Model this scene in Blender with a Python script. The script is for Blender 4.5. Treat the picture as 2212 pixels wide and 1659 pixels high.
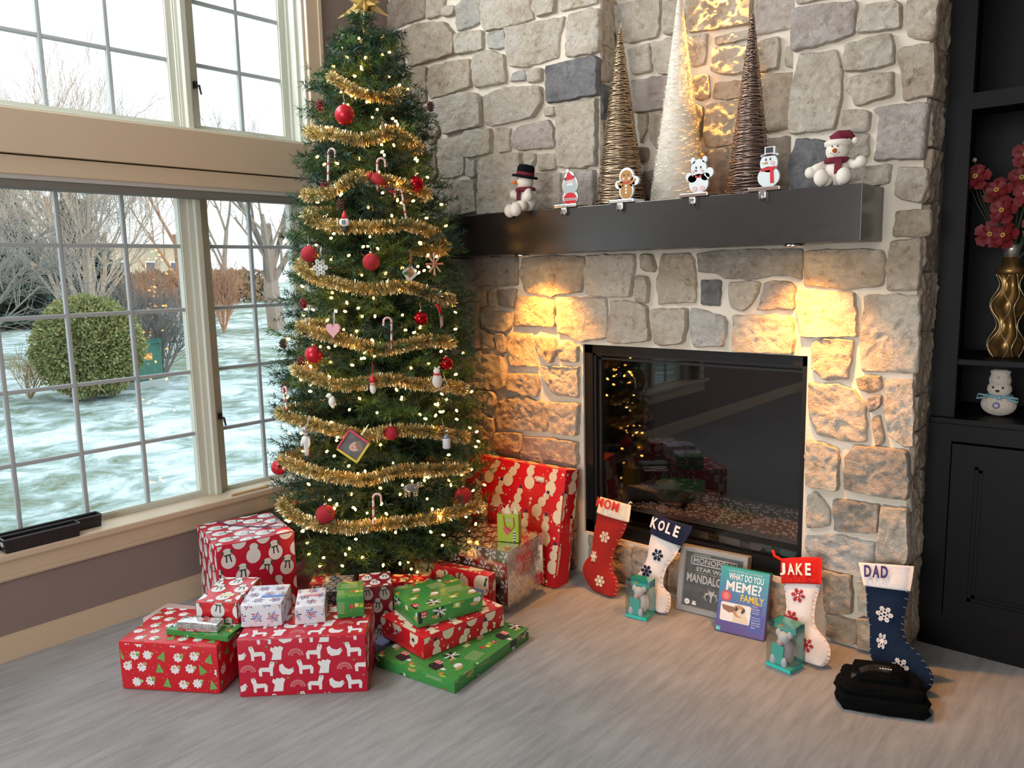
import bpy, bmesh, math, random
import numpy as np
from mathutils import Vector, Matrix, noise

for o in list(bpy.data.objects):
    bpy.data.objects.remove(o, do_unlink=True)
scene = bpy.context.scene
COL = scene.collection
PI = math.pi
rng = random.Random(7)

# light and exposure settings
EXPOSURE = 0.62
SKY_COL = (0.82, 0.93, 1.0, 1)
SKY_STR = 1.42
SUN_STR = 2.0
W_SIDE = 55.0
W_BACK = 150.0
PUCK = 42.0
BULB = 26.0
FAIRY = 330.0

# ---------------------------------------------------------------- camera
FPX = 1709.68
yaw, pit, rol = -0.70982349, -0.14274313, -0.02173421
_f = Vector((math.sin(yaw)*math.cos(pit), math.cos(yaw)*math.cos(pit), math.sin(pit)))
_r = Vector((math.cos(yaw), -math.sin(yaw), 0))
_u = _r.cross(_f)
_R = _r*math.cos(rol) + _u*math.sin(rol)
_U = -_r*math.sin(rol) + _u*math.cos(rol)
cam_d = bpy.data.cameras.new('camera')
cam_d.sensor_fit = 'HORIZONTAL'; cam_d.sensor_width = 36.0
cam_d.lens = 36.0*FPX/2212.0
cam_d.clip_start = 0.05; cam_d.clip_end = 400
cam = bpy.data.objects.new('camera', cam_d)
M3 = Matrix(((_R.x, _U.x, -_f.x), (_R.y, _U.y, -_f.y), (_R.z, _U.z, -_f.z)))
cam.matrix_world = Matrix.Translation((3.376, -2.988, 1.45)) @ M3.to_4x4()
COL.objects.link(cam); scene.camera = cam

# ---------------------------------------------------------------- colour management
vs = scene.view_settings
scene.display_settings.display_device = 'sRGB'
vs.view_transform = 'Standard'; vs.look = 'None'
vs.gamma = 1.0; vs.use_curve_mapping = False
vs.exposure = EXPOSURE

# light paths: enough bounces for an interior, no caustics
cy = scene.cycles
cy.max_bounces = 6; cy.diffuse_bounces = 3; cy.glossy_bounces = 3; cy.transmission_bounces = 4; cy.transparent_max_bounces = 10
cy.caustics_reflective = False; cy.caustics_refractive = False; cy.sample_clamp_indirect = 6.0; cy.adaptive_threshold = 0.03

# ---------------------------------------------------------------- sky, sun and room light
world = bpy.data.worlds.new('sky'); scene.world = world
world.use_nodes = True
bg = world.node_tree.nodes['Background']
bg.inputs['Color'].default_value = SKY_COL
bg.inputs['Strength'].default_value = SKY_STR

def light(name, kind, loc, direction, energy, color, size=0.1, size_y=None, portal=False, spot=None, blend=0.5):
    d = bpy.data.lights.new(name, kind)
    d.energy = energy; d.color = color
    if kind == 'AREA':
        d.shape = 'RECTANGLE' if size_y else 'DISK'
        d.size = size
        if size_y: d.size_y = size_y
        if portal: d.cycles.is_portal = True
    elif kind == 'SUN':
        d.angle = size
    else:
        d.shadow_soft_size = size
    if kind == 'SPOT':
        d.spot_size = spot; d.spot_blend = blend
    o = bpy.data.objects.new(name, d)
    o.location = loc
    o.rotation_euler = Vector(direction).to_track_quat('-Z', 'Y').to_euler()
    COL.objects.link(o)
    return o

light('sun', 'SUN', (8, -4, 9), (-0.93, 0.30, -0.20), SUN_STR, (1.0, 0.74, 0.45), 0.02)
# portals: guide the sampling of the sky through the window openings
light('window_portal', 'AREA', (-0.21, -1.99, 1.16), (1, 0, 0), 1, (1, 1, 1), 2.9, 1.5, True)
light('window_portal', 'AREA', (-0.21, -1.99, 2.83), (1, 0, 0), 1, (1, 1, 1), 2.9, 1.6, True)
# daylight pouring in through the tall upper windows, above the picture
light('upper_window_daylight', 'AREA', (.03, -2.0, 3.15), (.80, .34, -.50), W_SIDE, (.97, .98, 1.0), 2.6, .75)
# added frontal fill lamp behind the viewer; no opening is built there
light('back_fill_lamp', 'AREA', (3.0, -7.1, 1.7), (-.06, 1, -.02), W_BACK, (.98, .99, 1.0), 3.0, 2.6)

# ---------------------------------------------------------------- helpers
def tag(o, label=None, cat=None, group=None, kind=None):
    if label: o['label'] = label
    if cat: o['category'] = cat
    if group: o['group'] = group
    if kind: o['kind'] = kind
    return o

def empty(name, loc=(0, 0, 0), rz=0.0, parent=None):
    o = bpy.data.objects.new(name, None)
    o.empty_display_size = 0.05
    o.location = loc; o.rotation_euler = (0, 0, rz)
    COL.objects.link(o)
    if parent: o.parent = parent
    return o

def link_mesh(name, me, parent=None):
    o = bpy.data.objects.new(name, me); COL.objects.link(o)
    if parent: o.parent = parent
    return o

class MB:
    def __init__(s): s.v = []; s.f = []; s.m = []
    def add(s, verts, faces, m=0):
        b = len(s.v); s.v.extend([tuple(p) for p in verts])
        for f in faces: s.f.append([b+i for i in f]); s.m.append(m)
    def box(s, x0, y0, z0, x1, y1, z1, m=0):
        V = [(x0,y0,z0),(x1,y0,z0),(x1,y1,z0),(x0,y1,z0),(x0,y0,z1),(x1,y0,z1),(x1,y1,z1),(x0,y1,z1)]
        s.add(V, [(0,3,2,1),(4,5,6,7),(0,1,5,4),(1,2,6,5),(2,3,7,6),(3,0,4,7)], m)
    def cbox(s, x0, y0, z0, x1, y1, z1, c=0.004, m=0):
        """box with chamfered edges"""
        bm = bmesh.new(); bmesh.ops.create_cube(bm, size=1)
        for v in bm.verts:
            v.co = Vector((x0+(v.co.x+.5)*(x1-x0), y0+(v.co.y+.5)*(y1-y0), z0+(v.co.z+.5)*(z1-z0)))
        c = min(c, .45*min(x1-x0, y1-y0, z1-z0))
        bmesh.ops.bevel(bm, geom=list(bm.edges), offset=c, segments=2, affect='EDGES', profile=.6)
        bm.verts.ensure_lookup_table(); bm.verts.index_update()
        s.add([v.co[:] for v in bm.verts], [[v.index for v in f.verts] for f in bm.faces], m); bm.free()
    def tube(s, pts, rad, n=6, m=0, cap=True):
        pts = [Vector(p) for p in pts]
        if not hasattr(rad, '__len__'): rad = [rad]*len(pts)
        b = len(s.v); up = None
        for i, p in enumerate(pts):
            t = (pts[min(i+1, len(pts)-1)]-pts[max(i-1, 0)])
            if t.length < 1e-9: t = Vector((0, 0, 1))
            t.normalize()
            if up is None:
                up = t.orthogonal().normalized()
            else:
                up = (up - t*up.dot(t))
                up = up.normalized() if up.length > 1e-6 else t.orthogonal().normalized()
            w = t.cross(up)
            for k in range(n):
                a = 2*PI*k/n
                s.v.append(tuple(p + (up*math.cos(a)+w*math.sin(a))*rad[i]))
        for i in range(len(pts)-1):
            for k in range(n):
                k2 = (k+1) % n
                s.f.append([b+i*n+k, b+i*n+k2, b+(i+1)*n+k2, b+(i+1)*n+k]); s.m.append(m)
        if cap:
            s.f.append([b+k for k in range(n)][::-1]); s.m.append(m)
            e = b+(len(pts)-1)*n
            s.f.append([e+k for k in range(n)]); s.m.append(m)
    def lathe(s, prof, c=(0, 0, 0), n=24, m=0, sx=1., sy=1.):
        b = len(s.v)
        for r, z in prof:
            for k in range(n):
                a = 2*PI*k/n
                s.v.append((c[0]+r*math.cos(a)*sx, c[1]+r*math.sin(a)*sy, c[2]+z))
        for i in range(len(prof)-1):
            for k in range(n):
                k2 = (k+1) % n
                s.f.append([b+i*n+k, b+i*n+k2, b+(i+1)*n+k2, b+(i+1)*n+k]); s.m.append(m)
        s.f.append([b+k for k in range(n)][::-1]); s.m.append(m)
        e = b+(len(prof)-1)*n
        s.f.append([e+k for k in range(n)]); s.m.append(m)
    def ball(s, c, r, n=14, m=0, rot=None):
        """ellipsoid, r is a number or (rx, ry, rz)"""
        if not hasattr(r, '__len__'): r = (r, r, r)
        k2 = max(4, n//2); c = Vector(c)
        V = []
        for i in range(k2+1):
            th = PI*i/k2
            for k in range(n):
                a = 2*PI*k/n
                p = Vector((r[0]*math.sin(th)*math.cos(a), r[1]*math.sin(th)*math.sin(a), r[2]*math.cos(th)))
                if rot is not None: p = rot @ p
                V.append(tuple(c+p))
        F = []
        for i in range(k2):
            for k in range(n):
                q = (k+1) % n
                F.append((i*n+k, (i+1)*n+k, (i+1)*n+q, i*n+q))
        s.add(V, F, m)
    def prism(s, poly, fn, t0, t1, m=0, side=None):
        """extrude a 2D outline; fn(u, v, t) gives the 3D point"""
        n = len(poly); b = len(s.v)
        for t in (t0, t1):
            for u, v in poly: s.v.append(tuple(fn(u, v, t)))
        s.f.append([b+i for i in range(n)][::-1]); s.m.append(m)
        s.f.append([b+n+i for i in range(n)]); s.m.append(m)
        for i in range(n):
            j = (i+1) % n
            s.f.append([b+i, b+j, b+n+j, b+n+i]); s.m.append(m if side is None else side)
    def sheet(s, poly, fn, t, m=0):
        b = len(s.v)
        for u, v in poly: s.v.append(tuple(fn(u, v, t)))
        s.f.append([b+i for i in range(len(poly))]); s.m.append(m)
    def build(s, name, mats, parent=None, smooth=False, fix=True):
        me = bpy.data.meshes.new(name)
        me.from_pydata(s.v, [], s.f)
        if not isinstance(mats, (list, tuple)): mats = [mats]
        for x in mats: me.materials.append(x)
        me.polygons.foreach_set('material_index', s.m)
        if fix:
            bm = bmesh.new(); bm.from_mesh(me)
            bmesh.ops.recalc_face_normals(bm, faces=bm.faces)
            bm.to_mesh(me); bm.free()
        if smooth:
            me.polygons.foreach_set('use_smooth', [True]*len(me.polygons))
        me.update()
        return link_mesh(name, me, parent)

def auto_smooth(o, deg=35):
    me = o.data
    me.polygons.foreach_set('use_smooth', [True]*len(me.polygons))
    bm = bmesh.new(); bm.from_mesh(me)
    for e in bm.edges:
        if len(e.link_faces) == 2 and e.calc_face_angle(0) > math.radians(deg): e.smooth = False
    bm.to_mesh(me); bm.free()
    return o

# ---------------------------------------------------------------- materials
MATS = {}
def nodes_of(name):
    m = bpy.data.materials.new(name); m.use_nodes = True
    nt = m.node_tree
    return m, nt, nt.nodes['Principled BSDF']

def mat(name, col, rough=0.5, metal=0.0, bump=0.0, bscale=60.0, var=0.0, vscale=8.0, emit=None, estr=0.0, sheen=0.0, trans=0.0, spec=None, coat=0.0, aniso=None, bdist=0.002):
    """plain procedural surface: colour with optional noise variation and bump relief"""
    if name in MATS: return MATS[name]
    m, nt, b = nodes_of(name)
    c = (*col, 1)
    b.inputs['Base Color'].default_value = c
    b.inputs['Roughness'].default_value = rough
    b.inputs['Metallic'].default_value = metal
    if spec is not None: b.inputs['Specular IOR Level'].default_value = spec
    if sheen: b.inputs['Sheen Weight'].default_value = sheen
    if trans: b.inputs['Transmission Weight'].default_value = trans
    if coat: b.inputs['Coat Weight'].default_value = coat; b.inputs['Coat Roughness'].default_value = 0.08
    if emit:
        b.inputs['Emission Color'].default_value = (*emit, 1); b.inputs['Emission Strength'].default_value = estr
    L = nt.links.new
    if var or bump:
        tc = nt.nodes.new('ShaderNodeTexCoord')
        src = tc.outputs['Object']
        if aniso:
            mp = nt.nodes.new('ShaderNodeMapping'); mp.inputs['Scale'].default_value = aniso
            L(src, mp.inputs['Vector']); src = mp.outputs['Vector']
    if var:
        n = nt.nodes.new('ShaderNodeTexNoise'); n.inputs['Scale'].default_value = vscale; n.inputs['Detail'].default_value = 5
        L(src, n.inputs['Vector'])
        mx = nt.nodes.new('ShaderNodeMix'); mx.data_type = 'RGBA'
        mx.inputs[6].default_value = tuple(max(0, x*(1-var)) for x in col)+(1,)
        mx.inputs[7].default_value = tuple(min(1, x*(1+var)) for x in col)+(1,)
        L(n.outputs['Fac'], mx.inputs[0]); L(mx.outputs[2], b.inputs['Base Color'])
    if bump:
        n = nt.nodes.new('ShaderNodeTexNoise'); n.inputs['Scale'].default_value = bscale; n.inputs['Detail'].default_value = 6
        L(src, n.inputs['Vector'])
        bp = nt.nodes.new('ShaderNodeBump'); bp.inputs['Strength'].default_value = bump; bp.inputs['Distance'].default_value = bdist
        L(n.outputs['Fac'], bp.inputs['Height']); L(bp.outputs['Normal'], b.inputs['Normal'])
    MATS[name] = m
    return m

def stone_mat(name, c1, c2, c3):
    m, nt, b = nodes_of(name); L = nt.links.new
    tc = nt.nodes.new('ShaderNodeTexCoord'); oi = nt.nodes.new('ShaderNodeObjectInfo')
    ad = nt.nodes.new('ShaderNodeVectorMath'); ad.operation = 'ADD'
    cm = nt.nodes.new('ShaderNodeCombineXYZ')
    ml = nt.nodes.new('ShaderNodeMath'); ml.operation = 'MULTIPLY'; ml.inputs[1].default_value = 37.0
    L(oi.outputs['Random'], ml.inputs[0]); L(ml.outputs[0], cm.inputs[0]); L(ml.outputs[0], cm.inputs[2])
    L(tc.outputs['Object'], ad.inputs[0]); L(cm.outputs[0], ad.inputs[1])
    n1 = nt.nodes.new('ShaderNodeTexNoise'); n1.inputs['Scale'].default_value = 9; n1.inputs['Detail'].default_value = 8; n1.inputs['Roughness'].default_value = .65
    L(ad.outputs[0], n1.inputs['Vector'])
    rp = nt.nodes.new('ShaderNodeValToRGB'); e = rp.color_ramp.elements
    e[0].position = .30; e[0].color = (*c2, 1); e[1].position = .48; e[1].color = (*c1, 1)
    x = e.new(.66); x.color = (*c3, 1)
    L(n1.outputs['Fac'], rp.inputs[0])
    hs = nt.nodes.new('ShaderNodeHueSaturation')
    mr = nt.nodes.new('ShaderNodeMapRange'); mr.inputs[3].default_value = .88; mr.inputs[4].default_value = 1.02
    L(oi.outputs['Random'], mr.inputs[0]); L(mr.outputs[0], hs.inputs['Value'])
    # dark pits and brown flecks
    n4 = nt.nodes.new('ShaderNodeTexNoise'); n4.inputs['Scale'].default_value = 34; n4.inputs['Detail'].default_value = 6; n4.inputs['Roughness'].default_value = .7; L(ad.outputs[0], n4.inputs['Vector'])
    rp4 = nt.nodes.new('ShaderNodeValToRGB'); rp4.color_ramp.elements[0].position = .30; rp4.color_ramp.elements[0].color = (.62, .54, .45, 1); rp4.color_ramp.elements[1].position = .46; rp4.color_ramp.elements[1].color = (1, 1, 1, 1)
    L(n4.outputs['Fac'], rp4.inputs[0])
    mu = nt.nodes.new('ShaderNodeMix'); mu.data_type = 'RGBA'; mu.blend_type = 'MULTIPLY'; mu.inputs[0].default_value = 1.0
    L(rp.outputs[0], mu.inputs[6]); L(rp4.outputs[0], mu.inputs[7]); L(mu.outputs[2], hs.inputs['Color']); L(hs.outputs[0], b.inputs['Base Color'])
    b.inputs['Roughness'].default_value = .8; b.inputs['Specular IOR Level'].default_value = .3
    n2 = nt.nodes.new('ShaderNodeTexNoise'); n2.inputs['Scale'].default_value = 42; n2.inputs['Detail'].default_value = 9; n2.inputs['Roughness'].default_value = .7
    n2.inputs['Distortion'].default_value = .6
    L(ad.outputs[0], n2.inputs['Vector'])
    n3 = nt.nodes.new('ShaderNodeTexNoise'); n3.inputs['Scale'].default_value = 150; n3.inputs['Detail'].default_value = 4; L(ad.outputs[0], n3.inputs['Vector'])
    mm = nt.nodes.new('ShaderNodeMath'); mm.operation = 'MULTIPLY_ADD'; mm.inputs[1].default_value = .28; L(n3.outputs['Fac'], mm.inputs[0]); L(n2.outputs['Fac'], mm.inputs[2])
    bp = nt.nodes.new('ShaderNodeBump'); bp.inputs['Strength'].default_value = .9; bp.inputs['Distance'].default_value = .026
    L(mm.outputs[0], bp.inputs['Height']); L(bp.outputs['Normal'], b.inputs['Normal'])
    MATS[name] = m
    return m

def glass_mat(name, tint, ior=1.45, rough=0.0, gloss=(1, 1, 1)):
    """thin pane: lets light through, mirrors a little by Fresnel"""
    m = bpy.data.materials.new(name); m.use_nodes = True; nt = m.node_tree; nt.nodes.clear(); L = nt.links.new
    out = nt.nodes.new('ShaderNodeOutputMaterial'); mx = nt.nodes.new('ShaderNodeMixShader')
    tr = nt.nodes.new('ShaderNodeBsdfTransparent'); tr.inputs[0].default_value = (*tint, 1)
    gl = nt.nodes.new('ShaderNodeBsdfGlossy'); gl.inputs['Roughness'].default_value = rough; gl.inputs['Color'].default_value = (*gloss, 1)
    # Schlick reflectance, the same from both sides of the thin sheet
    lw = nt.nodes.new('ShaderNodeLayerWeight'); lw.inputs['Blend'].default_value = .5
    pw = nt.nodes.new('ShaderNodeMath'); pw.operation = 'POWER'; pw.inputs[1].default_value = 5.0
    f0 = ((ior-1)/(ior+1))**2
    fr = nt.nodes.new('ShaderNodeMath'); fr.operation = 'MULTIPLY_ADD'; fr.inputs[1].default_value = 1-f0; fr.inputs[2].default_value = f0
    L(lw.outputs['Facing'], pw.inputs[0]); L(pw.outputs[0], fr.inputs[0]); L(fr.outputs[0], mx.inputs[0]); L(tr.outputs[0], mx.inputs[1]); L(gl.outputs[0], mx.inputs[2]); L(mx.outputs[0], out.inputs[0])
    MATS[name] = m
    return m

WHITE = mat('white_print', (.85, .84, .80), .55)
BLACK = mat('black_print', (.02, .02, .022), .5)
RED = mat('red_print', (.62, .02, .03), .5)

# ================================================================ traced outlines, metres
STONES_FRONT = [
('d',[(-0.002,2.857),(0.061,2.891),(0.303,2.837),(0.282,2.737),(0.134,2.737),(0.0,2.729)]),
('c',[(0.318,2.833),(0.43,2.808),(0.423,2.724),(0.363,2.723),(0.302,2.729)]),
('c',[(0.43,2.755),(0.502,2.744),(0.493,2.707),(0.427,2.711)]),
('b',[(0.512,2.747),(0.565,2.768),(0.666,2.748),(0.667,2.64),(0.616,2.628),(0.516,2.626)]),
('c',[(0.683,2.748),(0.971,2.691),(0.995,2.582),(0.828,2.58),(0.704,2.586),(0.682,2.637)]),
('d',[(-0.001,2.716),(0.116,2.71),(0.109,2.515),(0.065,2.519),(0.005,2.636)]),
('t',[(0.135,2.706),(0.213,2.714),(0.431,2.681),(0.496,2.617),(0.502,2.523),(0.153,2.52)]),
('c',[(0.501,2.612),(0.606,2.609),(0.683,2.592),(0.68,2.51),(0.507,2.516)]),
('l',[(0.723,2.568),(0.825,2.567),(0.831,2.488),(0.717,2.506)]),
('d',[(0.147,2.505),(0.285,2.498),(0.27,2.328),(0.217,2.325),(0.139,2.372)]),
('t',[(0.295,2.497),(0.427,2.494),(0.596,2.48),(0.593,2.35),(0.302,2.337),(0.279,2.396)]),
('c',[(0.615,2.48),(0.652,2.496),(0.725,2.495),(0.813,2.457),(0.822,2.332),(0.632,2.34),(0.612,2.409)]),
('c',[(0.834,2.574),(1.166,2.556),(1.162,2.528),(1.134,2.463),(1.131,2.39),(0.921,2.384),(0.845,2.404),(0.834,2.496)]),
('c',[(1.197,2.559),(1.345,2.553),(1.357,2.539),(1.355,2.44),(1.354,2.372),(1.179,2.384),(1.177,2.505)]),
('s',[(1.073,2.361),(1.221,2.358),(1.336,2.357),(1.354,2.34),(1.351,2.197),(1.07,2.202),(1.063,2.256)]),
('c',[(0.999,2.673),(1.12,2.651),(1.117,2.585),(1.017,2.587),(0.997,2.616)]),
('c',[(1.15,2.639),(1.342,2.607),(1.345,2.572),(1.151,2.582)]),
('l',[(0.865,2.366),(0.942,2.371),(0.941,2.325),(0.847,2.334)]),
('c',[(0.958,2.368),(1.041,2.36),(1.037,2.305),(0.961,2.311)]),
('c',[(0.67,2.294),(0.805,2.309),(1.038,2.28),(1.033,2.195),(0.98,2.151),(0.725,2.145),(0.68,2.16)]),
('l',[(0.286,2.291),(0.322,2.316),(0.374,2.32),(0.365,2.248),(0.29,2.249)]),
('c',[(0.379,2.308),(0.397,2.328),(0.625,2.316),(0.661,2.288),(0.658,2.156),(0.467,2.15),(0.405,2.143),(0.38,2.219)]),
('t',[(0.287,2.201),(0.323,2.227),(0.368,2.205),(0.367,2.171),(0.329,2.113),(0.288,2.106)]),
('t',[(0.18,2.314),(0.263,2.306),(0.273,2.261),(0.273,2.151),(0.212,2.127),(0.132,2.225)]),
('c',[(0.359,2.125),(0.52,2.11),(0.53,1.96),(0.524,1.937),(0.452,1.929),(0.361,1.933),(0.349,2.048)]),
('c',[(0.537,2.112),(0.56,2.139),(0.717,2.134),(0.726,2.096),(0.718,2.02),(0.554,2.013),(0.529,2.044)]),
('c',[(0.752,2.129),(0.842,2.118),(0.839,2.017),(0.779,2.013),(0.759,2.026)]),
('l',[(0.554,1.992),(0.61,1.994),(0.626,1.92),(0.599,1.915),(0.551,1.927)]),
('t',[(0.24,2.092),(0.34,2.096),(0.338,1.951),(0.284,1.916),(0.216,1.99)]),
('c',[(0.278,1.916),(0.614,1.899),(0.614,1.742),(0.333,1.732),(0.308,1.806)]),
('c',[(0.649,1.986),(0.733,2.003),(0.911,1.995),(0.918,1.887),(0.919,1.731),(0.619,1.731)]),
('p',[(0.858,2.069),(0.888,2.119),(1.075,2.128),(1.102,2.085),(1.105,2.002),(0.895,2.013),(0.857,2.03)]),
('c',[(1.063,2.173),(1.121,2.178),(1.111,2.142),(1.062,2.145)]),
('c',[(1.125,2.181),(1.343,2.179),(1.34,2.074),(1.336,1.899),(1.209,1.898),(1.121,1.917)]),
('c',[(0.933,1.986),(0.99,1.987),(0.994,1.961),(0.974,1.924),(0.941,1.913)]),
('c',[(1.013,1.977),(1.111,1.973),(1.112,1.907),(1.02,1.907)]),
('c',[(0.935,1.899),(1.138,1.884),(1.131,1.735),(1.026,1.727),(0.926,1.726)]),
('p',[(1.165,1.878),(1.328,1.881),(1.329,1.721),(1.158,1.722)]),
('c',[(2.209,2.471),(2.325,2.443),(2.322,2.376),(2.215,2.378)]),
('p',[(2.201,2.357),(2.232,2.361),(2.414,2.344),(2.418,2.32),(2.413,2.233),(2.36,2.225),(2.208,2.216),(2.199,2.311)]),
('c',[(2.446,2.317),(2.545,2.315),(2.564,2.296),(2.567,2.225),(2.481,2.231),(2.423,2.236)]),
('t',[(2.588,2.306),(2.681,2.29),(2.674,2.23),(2.674,2.188),(2.663,2.168),(2.59,2.193),(2.587,2.256)]),
('c',[(2.393,2.203),(2.451,2.207),(2.538,2.211),(2.547,2.163),(2.549,2.112),(2.455,2.107),(2.388,2.116)]),
('c',[(2.225,2.2),(2.356,2.191),(2.374,2.142),(2.381,2.035),(2.37,1.967),(2.364,1.923),(2.198,1.928),(2.193,1.991),(2.204,2.104)]),
('c',[(2.397,2.093),(2.548,2.084),(2.551,2.008),(2.433,1.994),(2.396,2.059)]),
('t',[(2.56,2.148),(2.585,2.156),(2.671,2.153),(2.678,2.114),(2.677,1.989),(2.587,1.993),(2.576,2.081)]),
('c',[(2.39,1.982),(2.463,1.971),(2.479,1.961),(2.473,1.903),(2.387,1.91)]),
('p',[(2.489,1.97),(2.517,1.977),(2.666,1.968),(2.664,1.907),(2.658,1.79),(2.548,1.799),(2.504,1.801),(2.513,1.888),(2.516,1.94)]),
('c',[(2.374,1.891),(2.474,1.893),(2.479,1.825),(2.459,1.806),(2.405,1.803)]),
('s',[(2.229,1.903),(2.333,1.885),(2.35,1.72),(2.21,1.722),(2.202,1.812)]),
('c',[(2.404,1.765),(2.419,1.785),(2.554,1.78),(2.551,1.719),(2.515,1.716),(2.465,1.724),(2.4,1.727)]),
('c',[(2.578,1.749),(2.585,1.766),(2.667,1.759),(2.672,1.701),(2.663,1.673),(2.657,1.645),(2.605,1.656),(2.576,1.68)]),
('t',[(2.581,1.619),(2.685,1.622),(2.686,1.541),(2.661,1.535),(2.576,1.538)]),
('t',[(2.569,1.52),(2.661,1.524),(2.664,1.356),(2.566,1.354),(2.557,1.428)]),
('c',[(0.411,1.512),(0.504,1.513),(0.509,1.436),(0.498,1.378),(0.438,1.375),(0.409,1.469)]),
('g',[(0.525,1.509),(0.869,1.515),(0.866,1.377),(0.53,1.378)]),
('t',[(0.893,1.507),(1.064,1.513),(1.267,1.504),(1.27,1.443),(1.248,1.345),(1.109,1.337),(1.078,1.323),(0.913,1.348),(0.881,1.424)]),
('c',[(0.486,1.355),(0.663,1.351),(0.661,1.272),(0.505,1.274)]),
('c',[(0.687,1.355),(0.727,1.359),(0.714,1.272),(0.689,1.276)]),
('g',[(0.742,1.351),(0.863,1.359),(0.838,1.267),(0.74,1.28)]),
('t',[(0.869,1.318),(0.973,1.319),(1.091,1.306),(1.099,1.246),(1.093,1.182),(0.841,1.178),(0.853,1.252)]),
('c',[(1.106,1.32),(1.379,1.316),(1.391,1.223),(1.395,1.14),(1.315,1.127),(1.25,1.122),(1.117,1.151),(1.099,1.216)]),
('c',[(0.487,1.246),(0.589,1.244),(0.612,1.164),(0.489,1.168)]),
('c',[(0.631,1.237),(0.688,1.249),(0.823,1.241),(0.821,1.17),(0.791,1.15),(0.633,1.168)]),
('c',[(0.461,1.143),(0.612,1.156),(0.699,1.128),(0.702,1.059),(0.614,1.055),(0.463,1.06),(0.443,1.115)]),
('c',[(0.715,1.129),(0.775,1.138),(0.777,1.04),(0.732,1.038)]),
('t',[(0.799,1.136),(0.951,1.141),(0.966,1.056),(0.982,0.985),(0.825,0.98),(0.806,1.048)]),
('t',[(0.973,1.127),(1.092,1.124),(1.105,1.068),(1.072,1.008),(1.018,1.038),(0.987,1.091)]),
('c',[(1.114,1.079),(1.159,1.113),(1.228,1.098),(1.223,1.024),(1.131,1.019)]),
('c',[(0.422,1.029),(0.5,1.025),(0.752,1.022),(0.77,0.97),(0.777,0.867),(0.705,0.85),(0.574,0.851),(0.493,0.873),(0.419,0.948)]),
('t',[(0.794,0.937),(0.979,0.946),(0.996,0.881),(0.971,0.834),(0.905,0.836),(0.787,0.857)]),
('c',[(0.998,0.984),(1.227,0.995),(1.226,0.91),(1.221,0.853),(1.083,0.859),(1.025,0.939)]),
('c',[(0.485,0.82),(0.689,0.837),(0.714,0.812),(0.697,0.756),(0.504,0.745)]),
('t',[(0.724,0.781),(0.856,0.832),(1.046,0.804),(1.043,0.67),(0.851,0.659),(0.72,0.656),(0.701,0.713)]),
('c',[(1.057,0.816),(1.233,0.825),(1.228,0.75),(1.219,0.673),(1.054,0.668)]),
('c',[(0.53,0.703),(0.617,0.716),(0.69,0.692),(0.698,0.634),(0.676,0.591),(0.557,0.565)]),
('t',[(0.708,0.623),(0.875,0.643),(0.878,0.547),(0.674,0.539)]),
('t',[(0.899,0.627),(1.042,0.636),(1.218,0.64),(1.221,0.531),(0.993,0.536),(0.887,0.544)]),
('c',[(1.28,1.507),(1.535,1.506),(1.528,1.425),(1.513,1.325),(1.412,1.325),(1.278,1.334),(1.271,1.429)]),
('t',[(1.568,1.502),(1.618,1.503),(1.632,1.46),(1.628,1.43),(1.572,1.443)]),
('c',[(1.543,1.41),(1.597,1.412),(1.604,1.363),(1.597,1.301),(1.539,1.304)]),
('t',[(1.663,1.502),(1.788,1.501),(1.814,1.474),(1.822,1.377),(1.82,1.303),(1.657,1.298),(1.643,1.378)]),
('g',[(1.839,1.5),(1.907,1.509),(2.254,1.506),(2.257,1.407),(2.253,1.391),(2.227,1.405),(2.143,1.409),(2.08,1.398),(1.959,1.399),(1.921,1.42),(1.842,1.427)]),
('s',[(1.852,1.393),(1.931,1.388),(1.927,1.292),(1.847,1.294)]),
('c',[(1.412,1.306),(1.532,1.3),(1.59,1.285),(1.608,1.136),(1.517,1.126),(1.399,1.124),(1.404,1.202)]),
('c',[(1.622,1.27),(1.787,1.276),(1.785,1.198),(1.772,1.137),(1.669,1.12),(1.637,1.131)]),
('l',[(1.804,1.279),(1.86,1.271),(1.949,1.246),(1.962,1.226),(1.948,1.129),(1.813,1.123),(1.802,1.204)]),
('c',[(1.972,1.379),(2.05,1.387),(2.095,1.378),(2.092,1.348),(2.064,1.3),(2.029,1.271),(1.986,1.285),(1.971,1.319)]),
('p',[(2.112,1.376),(2.144,1.386),(2.22,1.38),(2.234,1.364),(2.231,1.282),(2.085,1.277),(2.111,1.325)]),
('c',[(1.996,1.253),(2.221,1.255),(2.233,1.211),(2.236,1.112),(1.995,1.111)]),
('t',[(2.271,1.494),(2.431,1.498),(2.539,1.491),(2.55,1.448),(2.545,1.368),(2.43,1.358),(2.272,1.372)]),
('c',[(2.242,1.345),(2.449,1.342),(2.461,1.276),(2.464,1.186),(2.264,1.178),(2.248,1.272)]),
('c',[(2.309,1.15),(2.347,1.172),(2.455,1.169),(2.443,1.079),(2.439,1.03),(2.361,1.024),(2.315,1.054)]),
('c',[(2.492,1.33),(2.587,1.337),(2.665,1.331),(2.668,1.249),(2.671,1.067),(2.488,1.064),(2.481,1.148)]),
('t',[(2.47,1.033),(2.495,1.044),(2.552,1.048),(2.557,1.001),(2.513,0.981),(2.481,0.998)]),
('p',[(2.51,0.967),(2.558,0.978),(2.554,0.942),(2.524,0.916)]),
('c',[(2.3,1.003),(2.405,1.005),(2.463,0.989),(2.505,0.934),(2.513,0.807),(2.457,0.799),(2.336,0.812),(2.304,0.867)]),
('c',[(2.574,1.031),(2.659,1.043),(2.663,0.953),(2.67,0.807),(2.643,0.803),(2.585,0.842),(2.586,0.881),(2.572,0.924)]),
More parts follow.
